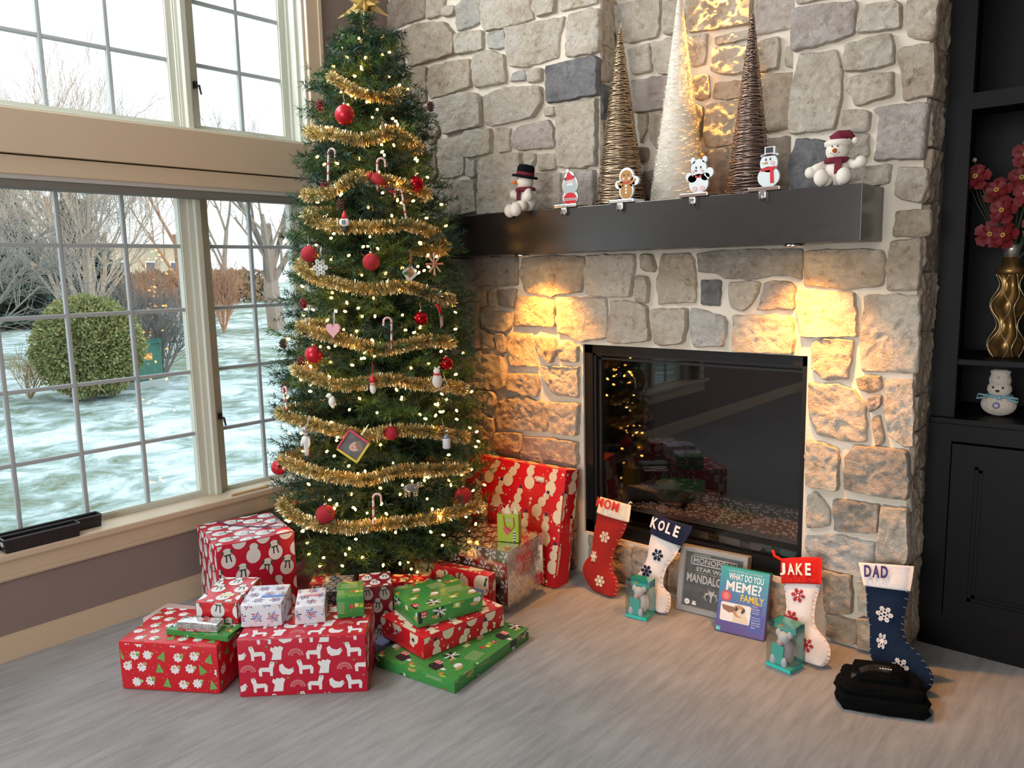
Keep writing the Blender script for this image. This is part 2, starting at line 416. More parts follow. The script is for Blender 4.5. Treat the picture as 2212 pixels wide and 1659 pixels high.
('t',[(2.528,0.891),(2.555,0.903),(2.574,0.814),(2.545,0.791)]),
('c',[(2.298,0.783),(2.354,0.78),(2.414,0.76),(2.422,0.607),(2.304,0.605)]),
('g',[(2.444,0.737),(2.47,0.784),(2.652,0.789),(2.665,0.697),(2.66,0.611),(2.445,0.615)]),
('c',[(2.308,0.564),(2.338,0.585),(2.393,0.523),(2.391,0.464),(2.308,0.439)]),
('g',[(2.406,0.569),(2.566,0.575),(2.564,0.472),(2.414,0.449)]),
('c',[(2.577,0.573),(2.664,0.581),(2.668,0.482),(2.673,0.378),(2.572,0.362),(2.572,0.443)]),
('l',[(2.305,0.402),(2.415,0.429),(2.552,0.427),(2.554,0.362),(2.518,0.291),(2.37,0.296),(2.307,0.346)]),
('t',[(2.378,0.281),(2.479,0.286),(2.491,0.142),(2.388,0.121)]),
('t',[(2.396,0.111),(2.504,0.109),(2.507,0.018),(2.402,0.023)]),
('c',[(2.508,0.273),(2.669,0.328),(2.679,0.182),(2.513,0.136)]),
('t',[(2.514,0.124),(2.679,0.171),(2.687,0.027),(2.518,0.018)]),
]
STONES_RECESS = [
('c',[(1.347,2.583),(1.426,2.582),(1.579,2.569),(1.579,2.479),(1.568,2.417),(1.433,2.418),(1.374,2.438)]),
('c',[(1.603,2.545),(1.662,2.55),(1.691,2.468),(1.688,2.411),(1.607,2.417)]),
('t',[(1.699,2.546),(1.984,2.485),(1.988,2.382),(1.816,2.396),(1.717,2.402)]),
('c',[(1.426,2.389),(1.529,2.394),(1.54,2.281),(1.446,2.285),(1.432,2.344)]),
('c',[(1.542,2.395),(1.642,2.394),(1.688,2.377),(1.69,2.255),(1.582,2.262),(1.553,2.308)]),
('c',[(1.719,2.384),(1.797,2.379),(1.787,2.267),(1.733,2.266)]),
('c',[(1.836,2.359),(1.969,2.36),(1.994,2.355),(1.995,2.328),(1.84,2.33)]),
('c',[(1.825,2.32),(1.929,2.308),(1.99,2.296),(1.992,2.206),(1.899,2.206),(1.827,2.234)]),
('p',[(1.451,2.254),(1.573,2.251),(1.663,2.236),(1.664,2.12),(1.47,2.119)]),
('t',[(1.74,2.225),(1.806,2.219),(1.81,2.132),(1.753,2.133)]),
('t',[(1.836,2.183),(1.943,2.174),(1.993,2.165),(1.994,2.107),(1.828,2.124)]),
('t',[(1.474,2.113),(1.521,2.107),(1.517,2.041),(1.485,1.99)]),
('t',[(1.539,2.104),(1.603,2.104),(1.675,2.094),(1.676,1.955),(1.579,1.954),(1.536,2.002)]),
('c',[(1.757,2.112),(1.785,2.099),(1.775,1.991),(1.759,1.975)]),
('t',[(1.803,2.102),(1.932,2.1),(2.011,2.094),(2.015,1.933),(1.806,1.935),(1.792,1.989)]),
('d',[(1.78,1.914),(1.917,1.922),(2.009,1.917),(2.013,1.732),(1.795,1.737),(1.79,1.843)]),
('p',[(2.008,2.472),(2.162,2.442),(2.153,2.337),(2.008,2.337)]),
('c',[(2.003,2.306),(2.099,2.309),(2.103,2.272),(2.097,2.197),(2.014,2.199)]),
('c',[(2.129,2.267),(2.165,2.275),(2.167,2.188),(2.129,2.194)]),
('t',[(2.016,2.181),(2.166,2.166),(2.169,2.067),(2.172,1.969),(2.045,1.967)]),
('d',[(2.05,1.937),(2.163,1.932),(2.168,1.736),(2.105,1.739),(2.045,1.902)]),
('d',[(1.503,1.864),(1.572,1.864),(1.677,1.86),(1.678,1.733),(1.562,1.736),(1.507,1.777)]),
('d',[(1.47,1.973),(1.521,1.961),(1.522,1.906),(1.474,1.914)]),
]
STOCKINGS = {'MOM':{'cuffL':[(1.387,0.427),(1.383,0.389),(1.379,0.354)],'cuffR':[(1.553,0.417),(1.554,0.379),(1.553,0.341)],'bodyL':[(1.381,0.356),(1.381,0.311),(1.375,0.24),(1.377,0.167),(1.348,0.119),(1.342,0.081),(1.363,0.045),(1.411,0.007),(1.466,-0.003),(1.514,-0.005)],'bodyR':[(1.545,0.346),(1.542,0.321),(1.53,0.283),(1.499,0.209),(1.495,0.144),(1.505,0.11),(1.533,0.081),(1.542,0.051),(1.539,0.015),(1.518,-0.004)],'flakes':[(1.451,0.255),(1.408,0.159),(1.456,0.059)],'text':[(1.389,0.386),(1.513,0.376)],'w':[0.0,0.2476,0.9689],'Yb':-0.165},'KOLE':{'cuffL':[(1.671,0.401),(1.667,0.361),(1.663,0.319)],'cuffR':[(1.858,0.384),(1.842,0.338),(1.823,0.293)],'bodyL':[(1.669,0.324),(1.665,0.271),(1.666,0.213),(1.652,0.168),(1.633,0.124),(1.633,0.089),(1.665,0.051),(1.705,0.023),(1.743,0.006),(1.77,-0.001)],'bodyR':[(1.818,0.299),(1.793,0.237),(1.769,0.198),(1.759,0.146),(1.766,0.11),(1.799,0.088),(1.808,0.06),(1.809,0.034),(1.802,0.01),(1.778,0.001)],'flakes':[(1.726,0.236),(1.685,0.159)],'text':[(1.674,0.347),(1.82,0.326)],'w':[0.0,0.2957,0.9553],'Yb':-0.18},'JAKE':{'cuffL':[(2.246,0.349),(2.253,0.307),(2.264,0.258)],'cuffR':[(2.395,0.387),(2.403,0.341),(2.41,0.289)],'bodyL':[(2.271,0.263),(2.285,0.223),(2.298,0.173),(2.296,0.126),(2.3,0.084),(2.313,0.052),(2.343,0.023),(2.386,0.004),(2.424,-0.0),(2.458,0.003)],'bodyR':[(2.406,0.292),(2.406,0.271),(2.401,0.217),(2.405,0.165),(2.419,0.131),(2.459,0.1),(2.479,0.069),(2.481,0.039),(2.473,0.016),(2.461,0.004)],'flakes':[(2.34,0.23),(2.328,0.145),(2.4,0.063)],'text':[(2.261,0.287),(2.385,0.314)],'loop':[(2.209,0.375),(2.22,0.355),(2.248,0.346),(2.259,0.345),(2.242,0.36),(2.22,0.377)],'w':[0.0,0.3939,0.9191],'Yb':-0.23},'DAD':{'cuffL':[(2.527,0.388),(2.542,0.348),(2.556,0.311)],'cuffR':[(2.71,0.415),(2.71,0.372),(2.708,0.327)],'bodyL':[(2.558,0.314),(2.569,0.274),(2.578,0.217),(2.592,0.181),(2.602,0.105),(2.612,0.069),(2.651,0.03),(2.697,0.007),(2.741,-0.002),(2.783,-0.002)],'bodyR':[(2.704,0.33),(2.704,0.289),(2.702,0.23),(2.705,0.192),(2.722,0.155),(2.757,0.131),(2.788,0.099),(2.811,0.068),(2.811,0.035),(2.79,-0.0)],'flakes':[(2.641,0.231),(2.644,0.139),(2.711,0.072)],'text':[(2.561,0.343),(2.643,0.356)],'w':[0.0,0.3107,0.9505],'Yb':-0.2}}
GARLANDS = [[(0.61,-0.87,2.256),(0.657,-0.862,2.226),(0.705,-0.842,2.196),(0.743,-0.814,2.174),(0.774,-0.768,2.164),(0.797,-0.7,2.166),(0.787,-0.644,2.198)],[(0.54,-0.945,2.035),(0.609,-0.943,2.018),(0.676,-0.924,2.012),(0.729,-0.897,1.994),(0.777,-0.853,1.984),(0.806,-0.804,2.0),(0.829,-0.737,2.023),(0.844,-0.675,2.0),(0.844,-0.612,1.969)],[(0.56,-0.993,1.778),(0.641,-0.983,1.772),(0.7,-0.957,1.784),(0.746,-0.921,1.819),(0.78,-0.888,1.84),(0.821,-0.839,1.825),(0.858,-0.773,1.814),(0.88,-0.693,1.799),(0.879,-0.609,1.772)],[(0.576,-1.005,1.698),(0.653,-0.999,1.66),(0.749,-0.958,1.638),(0.82,-0.898,1.636),(0.869,-0.818,1.635),(0.895,-0.741,1.646),(0.908,-0.649,1.625),(0.899,-0.566,1.592),(0.898,-0.539,1.543)],[(0.564,-1.038,1.495),(0.649,-1.034,1.437),(0.735,-1.007,1.417),(0.799,-0.966,1.397),(0.854,-0.916,1.386),(0.894,-0.853,1.393),(0.927,-0.783,1.391),(0.949,-0.674,1.359),(0.929,-0.533,1.324)],[(0.587,-1.072,1.239),(0.688,-1.054,1.213),(0.766,-1.023,1.195),(0.842,-0.968,1.165),(0.905,-0.902,1.143),(0.948,-0.814,1.157),(0.972,-0.706,1.168),(0.966,-0.578,1.147)],[(0.572,-1.096,1.068),(0.677,-1.081,1.035),(0.759,-1.053,1.009),(0.826,-1.012,1.005),(0.879,-0.959,1.016),(0.934,-0.884,1.021),(0.975,-0.796,0.994),(0.998,-0.687,0.982),(0.979,-0.52,0.939)],[(0.462,-1.11,0.873),(0.585,-1.119,0.858),(0.71,-1.096,0.839),(0.785,-1.061,0.822),(0.878,-0.995,0.803),(0.947,-0.907,0.815),(0.989,-0.819,0.805),(1.014,-0.712,0.78),(1.009,-0.555,0.732)],[(0.488,-1.13,0.679),(0.618,-1.134,0.659),(0.733,-1.103,0.64),(0.839,-1.046,0.625),(0.896,-0.997,0.623),(0.954,-0.923,0.645),(0.999,-0.836,0.644),(1.026,-0.731,0.626),(1.022,-0.574,0.603)],[(0.461,-1.132,0.481),(0.601,-1.137,0.437),(0.722,-1.11,0.424),(0.832,-1.053,0.421),(0.889,-1.003,0.429),(0.949,-0.93,0.431),(0.994,-0.844,0.427),(1.024,-0.739,0.426),(1.025,-0.6,0.422),(0.974,-0.442,0.388)]]
BALLS = [(0.715,-0.892,2.086,0.0403),(0.886,-0.674,1.814,0.032),(0.621,-1.035,1.533,0.0336),(0.851,-0.903,1.495,0.0345),(0.961,-0.746,1.261,0.029),(0.677,-1.08,1.128,0.0369),(0.993,-0.639,1.065,0.0276),(0.463,-1.138,0.638,0.0332),(0.947,-0.92,0.806,0.0286),(1.036,-0.605,0.487,0.0366),(0.74,-1.112,0.475,0.0395)]
ORN = {'candy_a': (0.68,-0.956,1.935),'candy_b': (0.833,-0.833,1.894),'candy_c': (0.889,-0.758,1.775),'candy_d': (0.926,-0.874,1.255),'candy_e': (0.917,-1.004,0.551),'candy_f': (0.511,-1.125,0.969),'flake': (0.692,-1.033,1.477),'stickstar': (0.948,-0.646,1.483),'card': (0.939,-0.777,1.451),'cardinal': (0.841,-0.844,1.823),'penguin': (0.776,-0.961,1.642),'gingham': (0.765,-1.038,1.229),'tag': (0.975,-0.65,1.286),'bear': (1.007,-0.721,1.016),'santa': (0.901,-0.964,1.005),'whitebear': (0.778,-1.075,0.951),'nut': (0.678,-1.13,0.773),'photo': (0.858,-1.041,0.765),'droid': (1.037,-0.709,0.752),'crystal': (1.004,-0.881,0.582),'goldbell': (0.828,-0.794,2.035)}
CONES = [(0.591,-1.056,1.334),(0.443,-1.066,1.162),(0.579,-0.913,2.139),(0.837,-0.587,1.963),(0.657,-0.97,1.8),(0.732,-0.95,1.731),(0.483,-1.098,0.983),(0.927,-0.371,0.502),(0.595,-1.087,1.097),(0.778,-0.471,2.167)]

# ================================================================ ROOM SHELL
M_WALL = mat('taupe_wall_paint', (.27, .20, .175), .85, bump=.25, bscale=90, var=.04, vscale=3)
M_TRIM = mat('cream_trim_paint', (.64, .50, .35), .5, var=.03, vscale=4)
M_FRAME = mat('window_frame_paint', (.62, .63, .54), .4)
M_CEIL = mat('ceiling_paint', (.78, .75, .70), .9)
M_GREYSHADE = mat('grey_shade_fabric', (.20, .19, .17), .8, bump=.3, bscale=300)
M_MUNTIN = mat('muntin_backlit_tone', (.42, .45, .46), .45)  # darker than the sashes: the bars' backlit shade is put into the colour
M_GLASS = glass_mat('window_glass', (.95, .98, .98), 1.35)
M_DARKMETAL = mat('bronze_hardware', (.09, .08, .075), .4, .8)

# carpet
m, nt, b = nodes_of('grey_streaked_carpet'); L = nt.links.new
tc = nt.nodes.new('ShaderNodeTexCoord')
mp = nt.nodes.new('ShaderNodeMapping'); mp.inputs['Scale'].default_value = (34, 4.2, 1)
n1 = nt.nodes.new('ShaderNodeTexNoise'); n1.inputs['Scale'].default_value = 1.0; n1.inputs['Detail'].default_value = 7; n1.inputs['Roughness'].default_value = .68; n1.inputs['Distortion'].default_value = .4
n0 = nt.nodes.new('ShaderNodeTexNoise'); n0.inputs['Scale'].default_value = 2.3; n0.inputs['Detail'].default_value = 4
n2 = nt.nodes.new('ShaderNodeTexNoise'); n2.inputs['Scale'].default_value = 420; n2.inputs['Detail'].default_value = 3
rp = nt.nodes.new('ShaderNodeValToRGB'); e = rp.color_ramp.elements
e[0].position = .28; e[0].color = (.235, .23, .225, 1); e[1].position = .68; e[1].color = (.47, .465, .455, 1)
mxa = nt.nodes.new('ShaderNodeMix'); mxa.data_type = 'FLOAT'; mxa.inputs[0].default_value = .3
L(tc.outputs['Object'], mp.inputs[0]); L(mp.outputs[0], n1.inputs[0]); L(tc.outputs['Object'], n0.inputs[0]); L(tc.outputs['Object'], n2.inputs[0])
L(n1.outputs['Fac'], mxa.inputs[2]); L(n0.outputs['Fac'], mxa.inputs[3]); L(mxa.outputs[0], rp.inputs[0])
mxb = nt.nodes.new('ShaderNodeMix'); mxb.data_type = 'RGBA'; mxb.blend_type = 'MULTIPLY'; mxb.inputs[0].default_value = .55
r2 = nt.nodes.new('ShaderNodeValToRGB'); r2.color_ramp.elements[0].position = .3; r2.color_ramp.elements[0].color = (.55, .55, .55, 1); r2.color_ramp.elements[1].position = .65; r2.color_ramp.elements[1].color = (1, 1, 1, 1)
L(n2.outputs['Fac'], r2.inputs[0]); L(rp.outputs[0], mxb.inputs[6]); L(r2.outputs[0], mxb.inputs[7]); L(mxb.outputs[2], b.inputs['Base Color'])
b.inputs['Roughness'].default_value = .95; b.inputs['Specular IOR Level'].default_value = .15; b.inputs['Sheen Weight'].default_value = .25
bp = nt.nodes.new('ShaderNodeBump'); bp.inputs['Strength'].default_value = .6; bp.inputs['Distance'].default_value = .006
ma = nt.nodes.new('ShaderNodeMath'); ma.operation = 'ADD'; L(n1.outputs['Fac'], ma.inputs[0]); L(n2.outputs['Fac'], ma.inputs[1])
L(ma.outputs[0], bp.inputs['Height']); L(bp.outputs['Normal'], b.inputs['Normal'])
M_CARPET = m

RX, RY, RZ = 6.6, -7.3, 5.0
q = MB(); q.box(-.15, RY-.1, -.12, RX+.1, .75, 0); o = q.build('floor', M_CARPET); tag(o, 'grey streaked low pile carpet over the whole room floor', 'floor', kind='structure')
q = MB(); q.box(-.15, RY-.1, RZ, RX+.1, .75, RZ+.1); o = q.build('ceiling', M_CEIL); tag(o, 'plain high ceiling above the room', 'ceiling', kind='structure')
# window wall X = 0 : opening Y -3.45 .. -0.55, z 0.41 .. 3.62
OY0, OY1, OZ0, OZ1 = -3.45, -.548, .40, 3.62
q = MB()
q.box(-.2, OY1, 0, 0, .16, RZ); q.box(-.2, RY, 0, 0, OY0, RZ); q.box(-.2, OY0, 0, 0, OY1, OZ0); q.box(-.2, OY0, OZ1, 0, OY1, RZ)
o = q.build('wall_left', M_WALL); tag(o, 'taupe painted wall around and below the tall windows', 'wall', kind='structure')
q = MB(); q.box(-.15, RY-.1, 0, RX+.1, RY, RZ); o = q.build('wall_back', M_WALL); tag(o, 'taupe wall behind the viewer', 'wall', kind='structure')
q = MB(); q.box(RX, RY, 0, RX+.1, .75, RZ); o = q.build('wall_right', M_WALL); tag(o, 'taupe wall far along the room beyond the bookcase', 'wall', kind='structure')
q = MB(); q.box(2.5, .62, 0, RX, .75, RZ); o = q.build('wall_alcove', M_WALL); tag(o, 'taupe wall behind the black bookcase', 'wall', kind='structure')
# baseboard of the window wall
q = MB(); q.box(0, RY, 0, .014, 0, .078); q.box(0, RY, .078, .010, 0, .096); q.box(0, RY, .088, .006, 0, .1)
o = q.build('baseboard_left', M_TRIM); tag(o, 'cream baseboard along the foot of the window wall', 'baseboard', kind='structure')

# ---- casing, header beam, stool and apron
q = MB(); q.cbox(0, OY1, OZ0+.03, .022, -.466, OZ1+.09, .004); q.cbox(.018, -.482, OZ0+.03, .03, -.462, OZ1+.09, .003)
o = q.build('trim_1', M_TRIM); tag(o, 'cream casing board standing beside the narrow casement window', 'trim', kind='structure')
q = MB(); q.cbox(0, -3.53, OZ0+.03, .022, OY0, OZ1+.09, .004)
o = q.build('trim_2', M_TRIM); tag(o, 'cream casing board at the far end of the window group', 'trim', kind='structure')
q = MB(); q.cbox(0, -3.55, OZ1, .024, -.446, OZ1+.1, .004)
o = q.build('trim_3', M_TRIM); tag(o, 'cream head casing above the upper windows', 'trim', kind='structure')
hb = empty('trim_4', (0, 0, 0)); tag(hb, 'wide cream header beam between the upper and lower windows', 'trim', kind='structure')
q = MB(); q.cbox(-.19, OY0, 1.920, .018, OY1, 2.083, .003); q.build('beam_board', M_TRIM, hb)
q = MB(); q.cbox(-.19, OY0, 1.845, .012, OY1, 1.914, .003); q.build('valance_board', M_TRIM, hb)
q = MB(); q.cbox(-.19, OY0, 2.083, -.0, OY1, 2.095, .002); q.build('beam_ledge', M_FRAME, hb)
sh = empty('roller_shade', (0, 0, 1.8)); tag(sh, 'rolled up grey window shade hanging under the header beam', 'window shade')
q = MB(); q.cbox(-.10, OY0+.01, .028, .004, OY1-.005, .048, .004); q.build('head_rail', mat('pale_rail', (.60, .57, .54), .5), sh)
q = MB(); q.cbox(-.07, OY0+.015, -.005, -.002, OY1-.01, .03, .008); q.build('rolled_fabric', M_GREYSHADE, sh)
q = MB(); q.cbox(-.19, -3.6, OZ0, .045, -.44, OZ0+.028, .006); o = q.build('trim_5', M_TRIM); tag(o, 'cream window stool running under the lower windows', 'window sill', kind='structure')
q = MB(); q.cbox(0, -3.55, .315, .018, -.46, OZ0, .004); q.cbox(0, -3.55, .322, .024, -.46, .336, .003)
o = q.build('trim_6', M_TRIM); tag(o, 'cream apron board below the window stool', 'trim', kind='structure')

GX = -.12
WN = [0]
def window(y0, y1, z0, z1, cols, rows, label, sash_l=.035, sash_r=.035, casement=False):
    """one glazed unit; y0..y1 and z0..z1 are the glass, cols and rows the muntin lines"""
    WN[0] += 1
    w = empty('window_%d' % WN[0], (0, y0, z0)); tag(w, label, 'window', kind='structure')
    w_ = lambda mb, n, m: mb.build(n, m, w)
    def rel(mb):
        mb.v = [(a, b_-y0, c-z0) for a, b_, c in mb.v]; return mb
    s = .034
    q = MB()
    for a, b_, d0, d1 in ((.0, s, -.15, -.10), (s, s+.018, -.17, -.085)):
        q.box(d0, y0-b_, z0-b_, d1, y0-a, z1+b_); q.box(d0, y1+a, z0-b_, d1, y1+b_, z1+b_)
        q.box(d0, y0-a, z0-b_, d1, y1+a, z0-a); q.box(d0, y0-a, z1+a, d1, y1+a, z1+b_)
    w_(rel(q), 'sash', M_FRAME)
    q = MB(); t = .004
    for (a, b_, c, d) in ((y0-t, y0+t, z0, z1), (y1-t, y1+t, z0, z1), (y0, y1, z0-t, z0+t), (y0, y1, z1-t, z1+t)):
        q.box(GX-.012, a, c, GX+.012, b_, d)
    w_(rel(q), 'glazing_bead', M_FRAME)
    for c in cols:
        q = MB(); q.cbox(GX-.009, c-.0085, z0, GX+.011, c+.0085, z1, .004); w_(rel(q), 'muntin', M_MUNTIN)
    for r in rows:
        q = MB(); q.cbox(GX-.008, y0, r-.0085, GX+.010, y1, r+.0085, .004); w_(rel(q), 'muntin', M_MUNTIN)
    ys = [y0]+list(cols)+[y1]; zs = [z0]+list(rows)+[z1]
    for i in range(len(ys)-1):
        for j in range(len(zs)-1):
            q = MB(); q.box(GX-.002, ys[i], zs[j], GX+.002, ys[i+1], zs[j+1]); w_(rel(q), 'pane', M_GLASS)
    return w
PC = [-1.981, -1.732, -1.479]; PCALL = [-2.473, -2.227]+PC
LR = [.744, 1.026, 1.307, 1.586]; UR = [2.375, 2.641, 2.91, 3.18]
KD = 1.02192                 # the glass sits deep in the wall
kY = lambda y: -2.988+(y+2.988)*KD
kZ = lambda z: 1.45+(z-1.45)*KD
def window_k(y0, y1, z0, z1, c, r_, lb): return window(kY(y0), kY(y1), kZ(z0), kZ(z1), [kY(v) for v in c], [kZ(v) for v in r_], lb)
wl1 = window_k(-2.72, -1.238, .472, 1.868, PCALL, LR, 'wide lower picture window with a grid of muntins')
wl2 = window_k(-1.108, -.669, .462, 1.868, [-.892], LR, 'narrow lower casement window next to the tree')
wl3 = window_k(-3.29, -2.852, .462, 1.868, [-3.07], LR, 'narrow lower casement window beyond the picture window')
wu1 = window_k(-2.72, -1.232, 2.112, 3.45, PCALL, UR, 'wide upper picture window above the header beam')
wu2 = window_k(-1.108, -.674, 2.112, 3.45, [-.893], UR, 'narrow upper casement window above the header beam by the tree')
wu3 = window_k(-3.29, -2.852, 2.112, 3.45, [-3.07], UR, 'narrow upper casement window beyond the upper picture window')
# mullion posts
for n_, (za, zb, lb) in enumerate(((OZ0+.028, 1.85, 'cream mullion post between the lower picture window and casement'), (2.09, OZ1, 'cream mullion post between the upper picture window and casement'))):
    q = MB()
    q.cbox(-.18, kY(-1.186), za, -.06, kY(-1.160), zb, .003); q.box(-.19, kY(-1.206), za, -.09, kY(-1.142), zb)
    o = q.build('trim_%d' % (7+n_), M_FRAME); tag(o, lb, 'trim', kind='structure')
    q = MB(); q.box(-.19, kY(-2.81), za, -.07, kY(-2.765), zb)
    o = q.build('trim_%d' % (9+n_), M_FRAME); tag(o, lb.replace('cream mullion post between', 'far mullion post between'), 'trim', kind='structure')
# jamb liners around the opening
q = MB(); yr = kY(-.669)+.052
q.box(-.19, yr, OZ0+.028, -.075, OY1, OZ1); q.box(-.075, OY1-.012, OZ0+.028, -.002, OY1, OZ1); q.box(-.10, OY1-.03, OZ0+.028, -.04, OY1, OZ1)
yl = kY(-3.29)-.052; q.box(-.19, OY0, OZ0+.028, -.06, yl, OZ1)
q.box(-.18, OY0, OZ0+.02, -.08, OY1, kZ(.462)-.045); q.box(-.18, OY0, kZ(3.45)+.05, -.05, OY1, OZ1); q.box(-.18, OY0, 2.09, -.08, OY1, kZ(2.112)-.05)
o = q.build('trim_11', M_FRAME); tag(o, 'pale jamb liners lining the window opening', 'trim', kind='structure')
# latches and crank
for par, zz in ((wl2, .34), (wu2, .16)):
    h = MB(); h.cbox(-.10, -.026, zz, -.078, -.012, zz+.03, .002); h.tube([(-.08, -.019, zz+.012), (-.062, -.015, zz+.008), (-.060, -.009, zz-.03)], [.005, .006, .004], 6)
    h.build('latch', M_DARKMETAL, par)
h = MB(); h.cbox(-.10, .27, -.05, -.06, .36, -.026, .006); h.tube([(-.07, .28, -.026), (-.06, .30, -.02), (-.06, .355, -.022)], .006, 6); h.build('crank', mat('taupe_crank', (.42, .38, .33), .5), wu2)

# ================================================================ STONE CHIMNEY
M_MORTAR = mat('cream_mortar', (.72, .65, .54), .95, bump=.5, bscale=70, var=.06, vscale=10, bdist=.004)
SM = {
 'c': stone_mat('cream_limestone', (.74, .66, .53), (.60, .50, .38), (.80, .74, .64)),
 't': stone_mat('tan_limestone', (.68, .57, .43), (.50, .39, .28), (.75, .67, .54)),
 'p': stone_mat('lilac_limestone', (.64, .56, .50), (.50, .43, .39), (.71, .65, .59)),
 'l': stone_mat('pale_grey_limestone', (.68, .66, .60), (.52, .50, .46), (.75, .73, .69)),
 's': stone_mat('slate_grey_stone', (.25, .25, .255), (.12, .12, .125), (.34, .34, .34)),
 'd': stone_mat('umber_grey_stone', (.54, .45, .36), (.38, .31, .24), (.62, .54, .45)),
 'g': stone_mat('weathered_grey_stone', (.50, .45, .38), (.33, .29, .24), (.64, .58, .50)),
 'b': stone_mat('blue_grey_stone', (.58, .55, .49), (.38, .385, .38), (.70, .63, .53)),
}
srng = random.Random(21)
# firebox opening
FX0, FX1, FZ0, FZ1 = 1.247, 2.287, .205, 1.104
CHX = 2.655
chim = None
q = MB()
# body blocks of mortar-faced masonry around the firebox, recess above the mantel
q.box(-.0, 0, 0, FX0, .62, 1.70); q.box(FX1, 0, 0, CHX, .62, 1.70); q.box(FX0, 0, FZ1, FX1, .62, 1.70); q.box(FX0, 0, 0, FX1, .62, FZ0)
q.box(-.0, 0, 1.70, 1.351, .62, RZ); q.box(2.20, 0, 1.70, CHX, .62, RZ); q.box(1.351, .121, 1.70, 2.20, .62, RZ)
chim = q.build('wall_fireplace', M_MORTAR)
tag(chim, 'rough limestone chimney wall with pale mortar joints around the fireplace', 'stone wall', kind='structure')

def stone(poly, fn, code, prot=None, seed=0):
    """one split-faced stone: rounded outline, chipped rim, lumpy face. fn(u, v, d): d metres proud of the mortar"""
    n = len(poly); P = [Vector((a, b_, 0)) for a, b_ in poly]
    # resample the outline with rounded corners and jitter
    out = []
    for i in range(n):
        a, b_, c = P[i-1], P[i], P[(i+1) % n]
        la, lc = (a-b_).length, (c-b_).length
        r = min(.009, .25*la, .25*lc)
        p1 = b_+(a-b_).normalized()*r; p2 = b_+(c-b_).normalized()*r
        out += [p1, b_*.5+(p1+p2)*.25, p2]
    ring = []
    for i in range(len(out)):
        a, b_ = out[i], out[(i+1) % len(out)]
        k = max(1, int((b_-a).length/.013))
        for j in range(k): ring.append(a.lerp(b_, j/k))
    c = sum(ring, Vector())/len(ring)
    sc = Vector((seed*7.13, seed*3.7, 0))
    rr = []
    for p in ring:
        d = (p-c); w = noise.noise((p+sc)*28)*.006 + noise.noise((p+sc)*75)*.003
        rr.append(p + d.normalized()*(w+.004))
    size = max((p-c).length for p in rr)
    if prot is None: prot = srng.uniform(.016, .034)
    tilt = Vector((srng.uniform(-.06, .06), srng.uniform(-.06, .06), 0))
    V = []; F = []; m_ = len(rr)
    lev = [(1.0, -.006), (1.0, prot*.70), (1-.005/size, prot*.98)]
    k = max(3, min(14, int(size/.013)))
    for j in range(1, k): lev.append(((1-.005/size)*(1-j/k), prot))
    for s_, d in lev:
        for i, p in enumerate(rr):
            x = c + (p-c)*s_
            h = d
            if d > prot*.5:
                h = d + noise.noise((x+sc)*15)*.007 + noise.noise((x+sc)*38)*.007 + noise.noise((x+sc)*80)*.004 + (x-c).dot(tilt)
            if d >= prot: h += noise.noise((x+sc)*6)*.006
            V.append(fn(x.x, x.y, h))
    for l in range(len(lev)-1):
        for i in range(m_):
            j = (i+1) % m_
            F.append((l*m_+i, l*m_+j, (l+1)*m_+j, (l+1)*m_+i))
    V.append(fn(c.x, c.y, prot + noise.noise((c+sc)*17)*.006)); e = len(V)-1; l = (len(lev)-1)*m_
    for i in range(m_): F.append((l+i, l+(i+1) % m_, e))
    q = MB(); q.add(V, F)
    o = q.build('stone', SM[code], chim); auto_smooth(o, 52)
    return o

fn_front = lambda u, v, d: (u, -d, v)
fn_rec = lambda u, v, d: (u, .121-d, v)
fn_side = lambda u, v, d: (CHX+d, u, v)
fn_ret = lambda u, v, d: (1.351+d*.6, u, v)
for i, (c, p) in enumerate(STONES_FRONT): stone(p, fn_front, c, seed=i+1)
for i, (c, p) in enumerate(STONES_RECESS): stone(p, fn_rec, c, seed=i+300)
def course(x0, x1, z0, z1, fn, codes, wmin, wmax, r, gap=.014, prot=None):
    x = x0
    while x < x1-.05:
        w = r.uniform(wmin, wmax)
        if x1-(x+w) < wmin*.7: w = x1-x
        j = lambda: r.uniform(-.006, .006)
        a, b_ = x+gap*.5, x+w-gap*.5
        stone([(a+j(), z0+gap*.5+j()), (b_+j(), z0+gap*.5+j()), (b_+j(), z1-gap*.5+j()), (a+j(), z1-gap*.5+j())], fn, r.choice(codes), prot, seed=r.randint(1, 900))
        x += w
r = random.Random(5)
# course below the firebox, courses hidden low beside the tree, courses above the picture
course(1.27, 2.30, .02, .195, fn_front, 'ttcg', .17, .30, r, prot=.018)
for z0, z1 in ((.02, .2), (.2, .4), (.4, .56)): course(.03, 1.21, z0, z1, fn_front, 'cctd', .2, .34, r)
for z0, z1 in ((.58, .80), (.80, 1.05), (1.05, 1.3), (1.3, 1.52)): course(.02, .62, z0, z1, fn_front, 'cctd', .18, .3, r)
course(.02, .25, 1.52, 1.75, fn_front, 'ct', .1, .2, r); course(.02, .17, 1.75, 2.05, fn_front, 'td', .1, .2, r); course(.02, .10, 2.05, 2.3, fn_front, 'td', .1, .2, r)
z = 2.95
while z < 4.2:
    h = r.uniform(.16, .26)
    course(.03, 1.34, z, z+h, fn_front, 'cctpl', .18, .36, r); course(2.21, 2.65, z-.25, z-.25+h, fn_front, 'cctp', .15, .28, r)
    course(1.37, 2.19, z-.2, z-.2+h, fn_rec, 'cctp', .18, .34, r)
    z += h
z = .03
while z < 3.4:
    h = r.uniform(.12, .24)
    course(.004, .20, z, z+h, fn_side, 'ttdc', .09, .2, r, prot=.014)
    z += h
